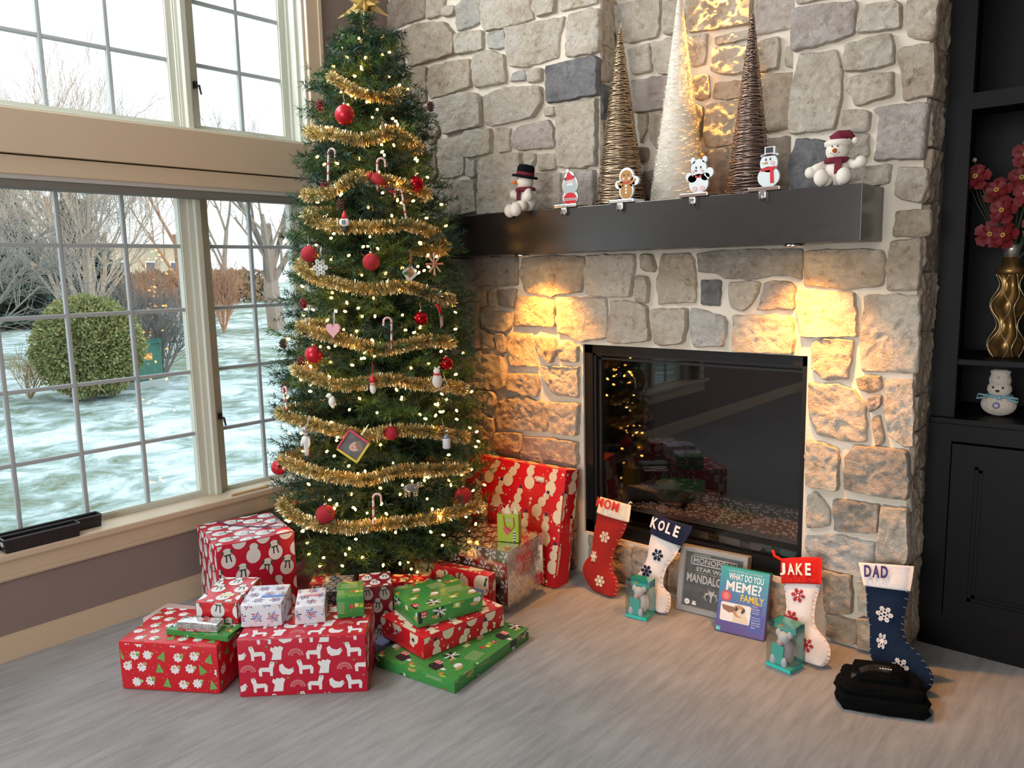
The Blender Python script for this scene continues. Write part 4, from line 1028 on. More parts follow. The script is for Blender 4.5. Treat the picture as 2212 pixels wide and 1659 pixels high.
q = MB(); q.lathe([(.014, .014), (.011, .028), (.002, .045)], c=(0, -.012, 0), n=10); q.build('cap', RED, e, True); loop(e, .045, .09, RED)
e = orn('whitebear', 'seal_ornament', 'small white furry bear cub ornament beside the eighth garland')
q = MB(); q.ball((.006, -.014, -.006), (.015, .013, .024), 12); q.ball((-.004, -.016, .018), (.012, .011, .011), 10); q.ball((-.014, -.018, .016), .005, 8); q.ball((.012, -.02, -.026), .007, 8); q.build('body', M_FELTW, e, True)
e = orn('nut', 'nutcracker_ornament', 'white and silver nutcracker soldier ornament at the window side of the tree')
q = MB(); q.lathe([(.009, -.052), (.010, -.03), (.012, -.005), (.016, .0), (.017, .022), (.012, .028)], c=(0, -.014, 0), n=12); q.build('coat', mat('pearl_white', (.75, .73, .70), .35), e, True)
q = MB(); q.ball((0, -.014, .038), (.010, .010, .012), 10); q.build('face', mat('grey_beard', (.45, .43, .42), .7), e, True)
q = MB(); q.lathe([(.011, .046), (.012, .066), (.002, .07)], c=(0, -.014, 0), n=12); q.build('hat', mat('silver_hat', (.5, .5, .5), .3, .6), e, True)
q = MB(); q.tube([(-.015, -.014, .02), (-.021, -.018, -.002), (-.018, -.022, -.014)], .005, 6); q.tube([(.015, -.014, .02), (.021, -.018, -.002), (.018, -.022, -.014)], .005, 6); q.build('arms', MATS['pearl_white'], e, True)
q = MB(); q.cbox(-.012, -.024, -.07, -.001, -.006, -.052, .003); q.cbox(.001, -.024, -.07, .012, -.006, -.052, .003); q.build('boots', BLACK, e); loop(e, .07, .11, WHITE)
e = orn('photo', 'picture_frame_ornament', 'square photo frame ornament with pencil edges hanging as a diamond'); e.rotation_euler[1] = .62
q = MB(); s_ = .052
q.box(-s_, -.006, -s_, s_, 0, s_); q.build('backing', mat('photo_backing', (.03, .03, .04), .6), e)
for i, (x0, z0, x1, z1, cm) in enumerate(((-s_, s_-.010, s_, s_, 'frame_red'), (-s_, -s_, s_, -s_+.010, 'frame_yellow'), (s_-.010, -s_, s_, s_, 'frame_yellow'), (-s_, -s_, -s_+.008, s_, 'frame_red'))):
    q = MB(); q.cbox(x0, -.012, z0, x1, -.004, z1, .002); q.build('frame_bar', mat(cm, (.55, .05, .08) if 'red' in cm else (.68, .48, .05), .5), e)
q = MB(); q.box(-s_+.01, -.0075, -s_+.012, s_-.012, -.006, s_-.012); q.build('photo', mat('photo_print', (.10, .085, .08), .35, var=.8, vscale=40), e)
q = MB()
def pf(u, v, t):
    a = -.62; return (u*math.cos(a)-v*math.sin(a), -t, u*math.sin(a)+v*math.cos(a))
E_ = lambda cx, cy, rx, ry, k=18: [(cx+rx*math.cos(2*PI*i/k), cy+ry*math.sin(2*PI*i/k)) for i in range(k)]
q.sheet(E_(.004, .006, .019, .026), pf, .0078, 0); q.sheet(E_(.006, .022, .021, .013), pf, .0079, 1); q.sheet(E_(-.004, .008, .0022, .0016, 8), pf, .0081, 2); q.sheet(E_(.012, .008, .0022, .0016, 8), pf, .0081, 2); q.sheet(E_(.004, -.006, .006, .002, 8), pf, .0081, 3); q.sheet([(-.022, -.034), (.03, -.034), (.022, -.018), (-.012, -.018)], pf, .0077, 4)
q.build('portrait_print', [mat('print_skin', (.58, .36, .26), .4), mat('print_hair', (.22, .13, .08), .4), BLACK, RED, mat('print_shirt', (.10, .11, .13), .4)], e, fix=False); loop(e, .0, .105, M_TINSEL)
e = orn('droid', 'capsule_ornament', 'small white capsule ornament with blue bands near the stone wall')
q = MB(); q.lathe([(.012, -.035), (.017, -.03), (.017, .006), (.016, .01)], c=(0, -.014, 0), n=16); q.build('shell', mat('cool_white', (.72, .72, .74), .35), e, True)
q = MB(); q.lathe([(.016, .01), (.013, .02), (.005, .026), (.001, .027)], c=(0, -.014, 0), n=16); q.build('cap', mat('steel_blue', (.25, .30, .42), .3, .4), e, True); loop(e, .026, .09, M_CAP)
e = orn('crystal', 'glass_animal_ornament', 'clear glass animal ornament low in the tree')
M_CRYS = mat('clear_glass', (.92, .9, .85), .03, trans=.85)
q = MB(); q.ball((0, -.016, 0), (.034, .016, .018), 14); q.ball((.034, -.016, .01), (.014, .012, .012), 10); q.ball((.047, -.016, .006), .006, 8)
for x in (-.022, -.008, .014, .024): q.tube([(x, -.016, -.012), (x, -.016, -.036)], [.006, .004], 6)
q.build('body', M_CRYS, e, True); loop(e, .018, .08, M_CAP)
e = orn('goldbell', 'glass_drop_ornament', 'gold ribbed drop ornament below the shiny red ball')
q = MB(); q.lathe([(.003, .02), (.008, .014), (.010, -.02), (.008, -.03), (.002, -.032)], c=(0, -.012, 0), n=10); q.build('drop', mat('amber_gold', (.62, .42, .22), .15, .8), e); loop(e, .02, .045, M_CAP)

# ---- tree skirt
q = MB(); N_, K_ = 72, 9; M_SKIRT = mat('red_velvet', (.22, .008, .018), .85, sheen=.6, bump=.2, bscale=60)
V = []; F = []
for i in range(K_):
    t = i/(K_-1); r_ = .05+.46*t
    for k in range(N_):
        a = 2*PI*k/N_; x = TAX+r_*math.cos(a); y = TAY+r_*math.sin(a)
        V.append((max(x, .03), min(y, -.05), .05*(1-t)+.008+.016*t*(1+math.sin(a*13+2*t))*.9+.006*noise.noise(Vector((x*9, y*9, 0)))))
for i in range(K_-1):
    for k in range(N_): F.append((i*N_+k, i*N_+(k+1) % N_, (i+1)*N_+(k+1) % N_, (i+1)*N_+k))
q.add(V, F); o = q.build('tree_skirt', M_SKIRT, None, True); tag(o, 'dark red velvet tree skirt spread under the Christmas tree', 'tree skirt')

# ================================================================ GIFTS
def ell(cx, cy, rx, ry=None, n=14, rot=0.0):
    ry = rx if ry is None else ry; c, s = math.cos(rot), math.sin(rot)
    return [(cx+rx*math.cos(2*PI*i/n)*c-ry*math.sin(2*PI*i/n)*s, cy+rx*math.cos(2*PI*i/n)*s+ry*math.sin(2*PI*i/n)*c) for i in range(n)]
def rot_poly(p, cx, cy, a, s=1.0):
    c, d = math.cos(a), math.sin(a)
    return [(cx+s*(x*c-y*d), cy+s*(x*d+y*c)) for x, y in p]
def rect(cx, cy, w, h): return [(cx-w/2, cy-h/2), (cx+w/2, cy-h/2), (cx+w/2, cy+h/2), (cx-w/2, cy+h/2)]
def clip(poly, x0, y0, x1, y1):
    def cut(P, ins, inter):
        out = []
        for i in range(len(P)):
            a, b_ = P[i-1], P[i]; ia, ib = ins(a), ins(b_)
            if ib:
                if not ia: out.append(inter(a, b_))
                out.append(b_)
            elif ia: out.append(inter(a, b_))
        return out
    def ix(x): return lambda a, b_: (x, a[1]+(b_[1]-a[1])*(x-a[0])/(b_[0]-a[0]))
    def iy(y): return lambda a, b_: (a[0]+(b_[0]-a[0])*(y-a[1])/(b_[1]-a[1]), y)
    for ins, it in ((lambda p: p[0] >= x0, ix(x0)), (lambda p: p[0] <= x1, ix(x1)), (lambda p: p[1] >= y0, iy(y0)), (lambda p: p[1] <= y1, iy(y1))):
        poly = cut(poly, ins, it)
        if len(poly) < 3: return []
    return poly
PM = {
 'white': mat('paper_white', (.80, .79, .77), .4), 'cream': mat('paper_cream', (.80, .70, .50), .4), 'green': mat('paper_leaf_green', (.15, .36, .08), .4), 'lime': mat('paper_lime', (.42, .55, .05), .4),
 'dkgreen': mat('paper_dark_green', (.03, .12, .05), .4), 'black': mat('paper_black', (.015, .015, .018), .4), 'navy': mat('paper_navy', (.03, .03, .07), .4), 'red': mat('paper_red', (.62, .02, .025), .4),
 'rose': mat('paper_rose', (.62, .16, .17), .4), 'yellow': mat('paper_yellow', (.66, .55, .06), .4), 'orange': mat('paper_orange', (.60, .22, .05), .4), 'blue': mat('paper_blue', (.06, .16, .55), .25), 'pink': mat('paper_pink', (.70, .16, .24), .3),
 'purple': mat('paper_purple', (.20, .06, .34), .3), 'skin': mat('paper_skin', (.62, .38, .28), .4), 'grey': mat('paper_grey', (.45, .45, .45), .4), 'palegreen': mat('paper_palegreen', (.45, .58, .28), .4), 'tan': mat('paper_tan', (.50, .34, .12), .4),
}
PK = list(PM.keys())
def grid(w, h, sx, sy, r, jx=.0, stagger=True):
    j = 0; y = -sy*.3
    while y < h+sy:
        x = -sx*.5+(sx*.5 if (stagger and j % 2) else 0)
        while x < w+sx:
            yield x+r.uniform(-jx, jx)*sx, y+r.uniform(-jx, jx)*sy, j
            x += sx
        y += sy; j += 1
def pat_bigsnow(w, h, r, s=1.0):
    out = []
    for x, y, j in grid(w, h, .088*s, .072*s, r, .05):
        a = r.uniform(-.25, .25); T = lambda p: rot_poly(p, x, y, a, s)
        out += [('white', T(ell(0, 0, .028, .031))), ('white', T(ell(0, .036, .0165, .0145))), ('dkgreen', T(ell(-.0165, .036, .005, .007, 8))), ('dkgreen', T(ell(.0165, .036, .005, .007, 8))),
                ('dkgreen', T(rect(0, .0235, .026, .0065))), ('black', T(rot_poly(rect(-.007, .008, .0048, .026), 0, 0, -.12))), ('black', T(rot_poly(rect(.010, .006, .0048, .028), 0, 0, .12))),
                ('black', T(ell(-.005, .037, .0014, None, 6))), ('black', T(ell(.005, .037, .0014, None, 6)))]
    return out
def pat_santa(w, h, r, s=1.0):
    out = []
    for k, (x, y, j) in enumerate(grid(w, h, .058*s, .05*s, r, .14)):
        a = r.uniform(-.6, .6); T = lambda p: rot_poly(p, x, y, a, s)
        if (k+j) % 3 == 0:
            out += [('green', T([(-.016, -.016), (.016, -.016), (0, .022)]))]+[('white', T(ell(u, v, .0012, None, 6))) for u, v in ((-.006, -.01), (.004, -.005), (0, .006), (.008, -.012))]
        else:
            out += [('white', T(ell(0, 0, .0135, None, 12)))]+[('white', T(ell(.0135*math.cos(q), .0135*math.sin(q), .0045, None, 8))) for q in np.arange(0, 6.28, .8)]+[('skin', T(ell(-.003, .005, .006, .0045, 8))), ('palegreen' if k % 2 else 'tan', T(rect(.014, .012, .013, .011)))]
            if k % 3 == 1: out += [('green', T(ell(.013, .004, .008, .006, 8)))]
    for _ in range(int(w*h/.0009)):
        out.append(('white', ell(r.uniform(0, w), r.uniform(0, h), .0013*s, None, 6)))
    return out
LL_A = [(-.022, -.02), (-.014, -.02), (-.014, -.006), (.008, -.008), (.008, -.02), (.016, -.02), (.017, .002), (.022, .014), (.022, .022), (.012, .024), (.008, .016), (.006, .006), (-.018, .006), (-.024, -.002)]
LL_B = [(-.016, -.020), (.012, -.020), (.015, .004), (.020, .016), (.010, .022), (.006, .018), (-.004, .021), (-.008, .015), (-.014, .019), (-.018, .010), (-.010, .0)]
LL_C = [(-.020, .008), (-.012, .014), (-.004, .004), (.008, .000), (.020, .006), (.024, -.004), (.014, -.016), (-.008, -.018), (-.018, -.008)]
def pat_llama(w, h, r, s=1.0):
    out = []; k = 0
    for x, y, j in grid(w, h, .054*s, .048*s, r, .05, True):
        k += 1; c = (k*7+j*3) % 5; T = lambda p, a=0: rot_poly(p, x, y, a, s)
        if c in (0, 1): out += [('white', T(LL_A if c else [(-u, v) for u, v in LL_A])), ('black', T(ell(.015*(1 if c else -1), .019, .0018, None, 6)))]
        elif c == 2: out += [('white', T(LL_B))]
        elif c == 3: out += [('white', T(LL_C, r.uniform(-.4, .4))), ('grey', T(rect(.02, -.002, .003, .012)))]
        else:
            for t in range(6):
                q = .3+t*.5; out.append(('rose', T(rot_poly(rect(0, 0, .007, .010), .019*math.cos(q), .019*math.sin(q)-.008, q))))
                out.append(('rose', T(rot_poly(rect(0, 0, .005, .007), .011*math.cos(q), .011*math.sin(q)-.008, q))))
        if k % 4 == 0: out.append(('green', T(ell(.028, .02, .0035, .0025, 8))))
    return out
def pat_comic(w, h, r, s=1.0):
    out = []; k = 0
    for x, y, j in grid(w, h, .062*s, .05*s, r, .08):
        k += 1; c = (k+2*j) % 6; a = r.uniform(-.15, .15); T = lambda p: rot_poly(p, x, y, a, s)
        if c == 0:
            for u in range(4):
                for v in range(3):
                    cx, cy = -.018+u*.012, -.012+v*.012
                    for p in (rect(cx, cy+.0045, .010, .0012), rect(cx, cy-.0045, .010, .0012), rect(cx-.0045, cy, .0012, .010), rect(cx+.0045, cy, .0012, .010), ell(cx, cy, .0018, None, 6)): out.append(('palegreen', T(p)))
        elif c == 1:
            for u, cl in enumerate(('red', 'yellow', 'lime', 'red')):
                out.append((cl, T(rect(-.02+u*.0135, r.uniform(-.004, .004), .0115, .0125)))); out.append(('white' if u % 2 else 'green', T(rect(-.02+u*.0135, 0, .0045, .005))))
        elif c == 2:
            out += [('black', T([(-.016, -.018), (.012, -.02), (.016, -.004), (.011, .012), (-.002, .018), (-.014, .010)])), ('white', T([(-.006, -.02), (.004, -.022), (.003, -.034), (-.005, -.032)])), ('red', T(rect(.018, .006, .016, .022)))]
            for v in (-.002, .006, .013): out += [('white', T(rect(.0145, v, .0045, .0045))), ('white', T(rect(.0215, v, .0045, .0045)))]
        elif c == 3:
            for t in range(9):
                q = t*.7; out.append(('black' if t % 2 else 'white', T(rot_poly([(0, -.003), (.02, -.002), (.022, .002), (0, .003)], 0, 0, q))))
            out.append(('tan', T(ell(-.014, -.012, .010, .005, 8))))
        elif c == 4:
            out += [('lime', T(rect(0, 0, .022, .016))), ('white', T(ell(0, 0, .006, None, 8))), ('orange', T(ell(.015, .010, .008, .005, 8)))]
        else:
            out += [('white', T(ell(0, 0, .012, .010, 10))), ('tan', T(ell(-.008, -.010, .014, .006, 10))), ('red', T(rot_poly(rect(.012, .014, .012, .003), 0, 0, .6)))]
    for _ in range(int(w*h/.0006)): out.append(('palegreen', ell(r.uniform(0, w), r.uniform(0, h), .0015, None, 6)))
    return out
def pat_stack(w, h, r, s=1.0, ang=0.0):
    out = []
    for x, y, j in grid(w, h, .085*s, .085*s, r, .08):
        a = ang+r.choice((0, .5, -.1, .15)); T = lambda p: rot_poly(p, x, y, -a, s)
        b1 = (0, 0); b2 = (0, .036); b3 = (.003, .061)
        out += [('cream', T(ell(b1[0], b1[1], .0205, .0225))), ('cream', T(ell(b2[0], b2[1], .0155, .0165))), ('cream', T(ell(b3[0], b3[1], .0115, .0125))), ('navy', T(rot_poly(rect(0, 0, .011, .009), b3[0]-.001, b3[1]+.015, .15))), ('navy', T(rot_poly(rect(0, -.005, .015, .0022), b3[0]-.001, b3[1]+.015, .15))),
                ('orange', T([(b3[0]+.001, b3[1]-.001), (b3[0]+.008, b3[1]-.003), (b3[0]+.001, b3[1]-.004)])), ('navy', T(ell(b3[0]-.003, b3[1]+.003, .0012, None, 6))), ('navy', T(ell(b3[0]+.003, b3[1]+.003, .0012, None, 6))), ('navy', T(ell(0, .036, .001, None, 6)))]
    for _ in range(int(w*h/.0011)): out.append(('cream', ell(r.uniform(0, w), r.uniform(0, h), r.choice((.002, .003, .005))*s, None, 8)))
    return out
def pat_dots(w, h, r, s=1.0):
    out = []
    for x, y, j in grid(w, h, .044*s, .04*s, r, .06):
        for ring, n_ in ((.0, 1), (.005, 6), (.010, 10), (.0145, 12)):
            for t in range(n_):
                q = 2*PI*t/n_+ring*90
                if ring > .012 and t % 2: continue
                out.append((r.choice(('blue', 'pink', 'purple', 'red', 'navy', 'blue', 'grey')), ell(x+ring*math.cos(q)*s, y+ring*math.sin(q)*s, .0022*s, None, 7)))
    return out
def pat_flakes(col, sp=.05, rad=.024):
    def f(w, h, r, s=1.0):
        out = []
        for x, y, j in grid(w, h, sp*s, sp*.86*s, r, .04):
            a = r.uniform(0, 1)
            for p in flake_polys(rad*s, .06): out.append((col, rot_poly(p, x, y, a)))
        return out
    return f
def pat_bears(w, h, r, s=1.0):
    out = []
    BR = [(-.03, -.03), (-.012, -.03), (-.01, -.012), (.008, -.012), (.010, -.03), (.026, -.03), (.028, .004), (.036, .010), (.034, .022), (.020, .026), (.010, .018), (-.014, .020), (-.030, .006)]
    for k, (x, y, j) in enumerate(grid(w, h, .105*s, .085*s, r, .06)):
        T = lambda p: rot_poly(p, x, y, r.uniform(-.1, .1), s) if False else rot_poly(p, x, y, 0, s)
        if k % 3 == 0: out += [('cream', T(ell(0, 0, .04, .045, 18))), ('cream', T(ell(.026, .038, .02, .014, 12))), ('dkgreen', T(rot_poly(rect(0, 0, .012, .04), .022, .018, -.3))), ('black', T(ell(.030, .04, .002, None, 6)))]
        else: out += [('cream', T(BR if k % 2 else [(-u, v) for u, v in BR])), ('dkgreen', T(rect(.018 if k % 2 else -.018, .010, .008, .022)))]
    for _ in range(int(w*h/.002)): out.append(('cream', ell(r.uniform(0, w), r.uniform(0, h), .006*s, .008*s, 10)))
    return out

def paper(name, col, rough=.28, metal=0.0, spec=.5): return mat('wrap_'+name, col, rough, metal, bump=.22, bscale=14, spec=spec, bdist=.006)
W_RED = paper('red_gloss', (.60, .012, .022)); W_CRIM = paper('crimson', (.52, .010, .035)); W_GREEN = paper('green', (.045, .26, .055)); W_WHITE = paper('white', (.72, .73, .78))
W_SILV = mat('wrap_silver_foil', (.80, .78, .76), .16, 1.0, bump=.5, bscale=22, bdist=.008); W_BLACKP = paper('black', (.02, .022, .022)); W_BERRY = paper('berry', (.30, .012, .03)); W_PINK = paper('pale_pink', (.66, .47, .44), .6); W_BLUE = paper('slate_blue', (.20, .26, .45))

GIFTN = [0]
def gift(label, B, ang, wa, wc, z0, h, wrap, pattern, s=1.0, bevel=.004, tilt=None, flaps=True, parts=None):
    """wrapped box. B = nearest bottom corner (x, y); local +X runs at `ang` for wa, local +Y at ang+90 deg for wc"""
    GIFTN[0] += 1; r = random.Random(100+GIFTN[0])
    g = empty('gift_box', (B[0], B[1], z0), ang); tag(g, label, 'gift', 'wrapped gifts under the tree')
    q = MB(); q.cbox(0, 0, 0, wa, wc, h, bevel)
    o = q.build('wrapped_box', wrap, g); auto_smooth(o, 50)
    e = .0006; b_ = bevel*.8
    faces = [(wa, h, lambda u, v, t: (u, -t, v)), (wc, h, lambda u, v, t: (wa+t, u, v)), (wa, h, lambda u, v, t: (wa-u, wc+t, v)), (wc, h, lambda u, v, t: (-t, wc-u, v)), (wa, wc, lambda u, v, t: (u, v, h+t))]
    if pattern:
        d = MB(); ng = 0
        for fw, fh, fn in faces:
            for i, (cl, p) in enumerate(pattern(fw, fh, r, s)):
                p = clip(p, b_, b_, fw-b_, fh-b_)
                if len(p) >= 3: d.sheet(p, fn, e+(i % 40)*.000012, PK.index(cl)); ng += 1
        if ng: d.build('printed_pattern', [PM[k] for k in PK], g, fix=False)['kind'] = 'stuff'
    if flaps:
        for x0, sg in ((wa, 1), (0, -1)):
            f = MB(); t0 = min(h, wc)
            fn = (lambda u, v, t: (wa+t, u, v)) if sg > 0 else (lambda u, v, t: (-t, u, v))
            f.prism([(b_, b_), (wc-b_, b_), (wc*.5+min(wc, h)*.1, h*.62), (wc*.5-min(wc, h)*.1, h*.62)], fn, .0011, .0024)
            f.build('folded_flap', wrap, g)
    if parts: parts(g, wa, wc, h)
    if tilt: g.rotation_euler = (tilt[0], tilt[1], ang)
    return g
R = math.radians
def ribbon_top(g, w, d, h):
    q = MB(); q.tube([(.0, d*.25, h+.003), (w*.3, d*.36, h+.004), (w*.62, d*.70, h+.003), (w*.72, d*.86, h+.022)], .003, 6); q.tube([(w*.62, d*.7, h+.003), (w*.8, d*.98, h+.003)], .003, 6); q.build('ribbon', mat('plum_ribbon', (.10, .02, .06), .3), g)
def tag_on(x0, y0, x1, y1, face, cols):
    def f(g, w, d, h):
        q = MB()
        if face == 'top': q.box(x0, y0, h+.0012, x1, y1, h+.0022)
        else: q.box(x0, -.0024, y0, x1, -.0014, y1)
        q.build('gift_tag', mat('tag_'+cols[0], cols[1], .5), g)
        if face == 'front':
            q = MB(); dx, dy = (x1-x0)*.12, (y1-y0)*.2
            q.box(x0+dx, -.003, y0+dy*1.6, x1-dx, -.0024, y1-dy); q.build('tag_label', PM['white'], g)
    return f
# tall box under the window: corners (.08,-1.33) (.43,-1.43) (.49,-1.11)
gift('tall red gift box with big snowmen, standing by the window sill', (.095, -1.335), R(-16), .345, .325, 0, .36, W_CRIM, pat_bigsnow, 1.08, parts=ribbon_top)
# front row
gift('wide red gift box with tiny green trees, front of the pile by the window', (.577, -1.903), R(32.5), .375, .285, 0, .182, W_RED, pat_santa, 1.0, bevel=.010)
gift('largest crimson gift box with white animal print, front centre of the pile', (.966, -1.668), R(43.5), .44, .26, 0, .212, W_CRIM, pat_llama, 1.22)
gift('large flat green gift box at the bottom of the three stacked gifts', (1.537, -1.188), R(97), .483, .375, 0, .046, W_GREEN, pat_comic, 1.5, flaps=False)
gift('red snowman gift box in the middle of the three stacked gifts', (1.342, -1.148), R(83), .395, .276, .048, .083, W_RED, lambda w, h, r, s: pat_stack(w, h, r, s), 1.3)
gift('small green gift box on top of the three stacked gifts', (1.272, -1.108), R(73), .28, .265, .133, .064, W_GREEN, pat_comic, 1.4)
# on the crimson box
ZT = .2135
gift('upright little green gift box with a red patch on the crimson box', (1.111, -1.350), R(51), .097, .15, ZT, .078, W_GREEN, pat_comic, 1.25, flaps=False)
gift('longer white gift box with coloured dot snowflakes on the crimson box', (.897, -1.606), R(45), .142, .18, ZT, .083, W_WHITE, pat_dots, 1.3, parts=tag_on(.06, .06, .14, .075, 'top', ('blue_strip', (.10, .25, .62))))
gift('smaller white gift box with coloured dot snowflakes and a pink tag', (1.034, -1.474), R(51.5), .103, .165, ZT, .066, W_WHITE, pat_dots, 1.3, parts=tag_on(.03, .09, .08, .105, 'top', ('pink_strip', (.75, .30, .32))))
# on the tree print box
gift('thin green gift lying on the red tree print box', (.672, -1.772), R(25), .255, .11, .1835, .022, W_GREEN, pat_comic, 1.0, flaps=False, bevel=.003)
gift('slim silver foil gift lying in front of the red snowman gift', (.722, -1.755), R(31), .155, .05, .2065, .034, W_SILV, pat_flakes('white', .05, .02), .8, flaps=False)
gift('red gift box with big snowmen stacked above the thin green gift', (.722, -1.682), R(37.5), .155, .235, .2065, .082, W_RED, pat_bigsnow, .92, parts=tag_on(.07, .05, .12, .075, 'top', ('cream_tag', (.75, .68, .45))))
# behind
gift('silver foil gift box with white snowflakes beside the tree', (1.255, -.575), R(96.5), .285, .36, 0, .270, W_SILV, pat_flakes('white', .078, .032), 1.0)
gift('red polar bear gift box leaning against the silver foil box', (.835, -.725), R(7.5), .405, .05, 0, .19, W_RED, pat_bears, 1.0, parts=tag_on(.30, .06, .375, .125, 'front', ('blue_snow_tag', (.30, .36, .65))))
gift('black gift box with white snowflakes behind the white gifts', (.905, -1.28), R(46), .12, .17, 0, .235, W_BLACKP, pat_flakes('white', .028, .0125), 1.0)
gift('berry red snowman gift box behind the upright green gift', (.985, -1.15), R(52), .13, .15, 0, .232, W_BERRY, pat_bigsnow, .75)
gift('low crimson gift box with white animals behind the stacked green gifts', (.90, -.93), R(40), .17, .10, 0, .16, W_RED, pat_llama, 1.1)
gift('low red gift with pale print tucked beneath the front branches', (.62, -1.13), R(44), .12, .12, .03, .12, W_RED, pat_bears, .7)
gift('pale pink flat gift tucked behind the tree print box', (.27, -1.68), R(25), .16, .15, 0, .10, W_PINK, None, flaps=False)
gift('small slate blue gift under the stacked red snowman gift', (1.128, -1.165), R(96), .10, .055, .0, .044, W_BLUE, None, flaps=False)
# tall box leaning back on the stone
g = gift('very tall red gift with stacked snowmen leaning on the stone wall', (.62, -.275), R(1.5), .64, .11, .004, .545, W_RED, pat_stack, 1.45, tilt=(-.19, 0), parts=tag_on(.475, .47, .525, .495, 'front', ('tan_tag', (.62, .48, .30))))

# ---- gift bag
gb = empty('gift_bag', (1.135, -.50, .2725), R(24)); tag(gb, 'small lime green gift bag with a pink heart on the silver box', 'gift bag')
M_LIME = mat('lime_paper', (.40, .50, .03), .45); w, d, h = .095, .05, .125
q = MB()
P0 = [(0, 0), (w, 0), (w, d), (0, d)]
for i in range(4):
    a, b_ = P0[i], P0[(i+1) % 4]; q.add([(a[0], a[1], 0), (b_[0], b_[1], 0), (b_[0], b_[1], h), (a[0], a[1], h)], [(0, 1, 2, 3)])
q.add([(x, y, .001) for x, y in P0], [(0, 1, 2, 3)])
o = q.build('bag', M_LIME, gb); o.modifiers.new('thickness', 'SOLIDIFY').thickness = .0012
q = MB(); tr_ = random.Random(4)
for _ in range(9):
    cx, cy = tr_.uniform(.015, w-.015), tr_.uniform(.012, d-.012); a = tr_.uniform(0, 3)
    V = [(cx+.026*math.cos(a+t)*f, cy+.016*math.sin(a+t)*f, zz_) for t, f, zz_ in ((0, 1, h-.03), (1.6, 1, h-.03), (3.2, 1, h-.03), (4.7, 1, h-.03))]+[(cx, cy, h+tr_.uniform(.014, .034)), (cx+.008, cy+.004, h+tr_.uniform(.01, .03))]
    q.add(V, [(0, 1, 4), (1, 2, 4), (2, 3, 5), (3, 0, 5), (0, 4, 5), (2, 5, 4)])
q.build('tissue_paper', mat('tissue', (.82, .72, .52), .8), gb)
M_RIB = mat('coral_ribbon', (.62, .10, .10), .5)
q = MB(); q.tube([(.025, 0, h), (.018, -.004, h+.03), (.01, .0, h+.038), (.005, .004, h+.02), (.02, .006, h-.005)], .0022, 5); q.tube([(.03, -.002, h-.006), (.035, -.008, h-.05), (.06, -.009, h-.075), (.078, -.006, h-.05), (.075, -.002, h-.012)], .002, 5); q.build('handle', M_RIB, gb)
q = MB(); hp = [(.045+.0011*16*math.sin(t)**3, .052+.0014*(13*math.cos(t)-5*math.cos(2*t)-2*math.cos(3*t)-math.cos(4*t))) for t in np.linspace(0, 2*PI, 24, endpoint=False)]
q.prism(hp, face_fn, .0008, .002); q.build('heart_print', M_RIB, gb)
q = MB(); q.prism(rect(.058, .10, .034, .016), face_fn, .001, .002); q.build('bag_tag', mat('bag_tag', (.45, .45, .20), .5), gb)
q = MB()
for i in range(8): q.prism(rect(.078, .006+i*.006, .012 if 0 < i < 7 else .007, .006), face_fn, .0008, .0016, i % 2)
q.build('striped_bulb_print', [BLACK, WHITE], gb)

# ================================================================ LETTERING HELPER
def text_polys(body, width, height, bold=.0):
    """outline mesh of a word, scaled to width x height, centred on the origin (verts 2D, faces)"""
    cu = bpy.data.curves.new('lettering', 'FONT'); cu.body = body; cu.size = 1.0; cu.offset = bold; cu.fill_mode = 'FRONT' if False else 'BOTH'; cu.resolution_u = 3
    ob = bpy.data.objects.new('lettering', cu); COL.objects.link(ob)
    dg = bpy.context.evaluated_depsgraph_get(); dg.update()
    me = bpy.data.meshes.new_from_object(ob.evaluated_get(dg))
    V = [v.co[:2] for v in me.vertices]; F = [list(p.vertices) for p in me.polygons]
    bpy.data.objects.remove(ob); bpy.data.curves.remove(cu); bpy.data.meshes.remove(me)
    xs = [v[0] for v in V]; ys = [v[1] for v in V]
    x0, x1, y0, y1 = min(xs), max(xs), min(ys), max(ys)
    return [((x-(x0+x1)/2)/(x1-x0)*width, (y-(y0+y1)/2)/(y1-y0)*height) for x, y in V], F
def letters(mb, body, width, height, fn, t, m=0, bold=.0, thick=0.0):
    V, F = text_polys(body, width, height, bold)
    mb.add([fn(x, y, t+thick) for x, y in V], F, m)
    if thick:   # walls down from the outline edges
        from collections import Counter
        cnt = Counter()
        for f in F:
            for i in range(len(f)): cnt[tuple(sorted((f[i], f[(i+1) % len(f)])))] += 1
        for (a, b_), c in cnt.items():
            if c == 1: mb.add([fn(*V[a], t), fn(*V[b_], t), fn(*V[b_], t+thick), fn(*V[a], t+thick)], [(0, 1, 2, 3)], m)

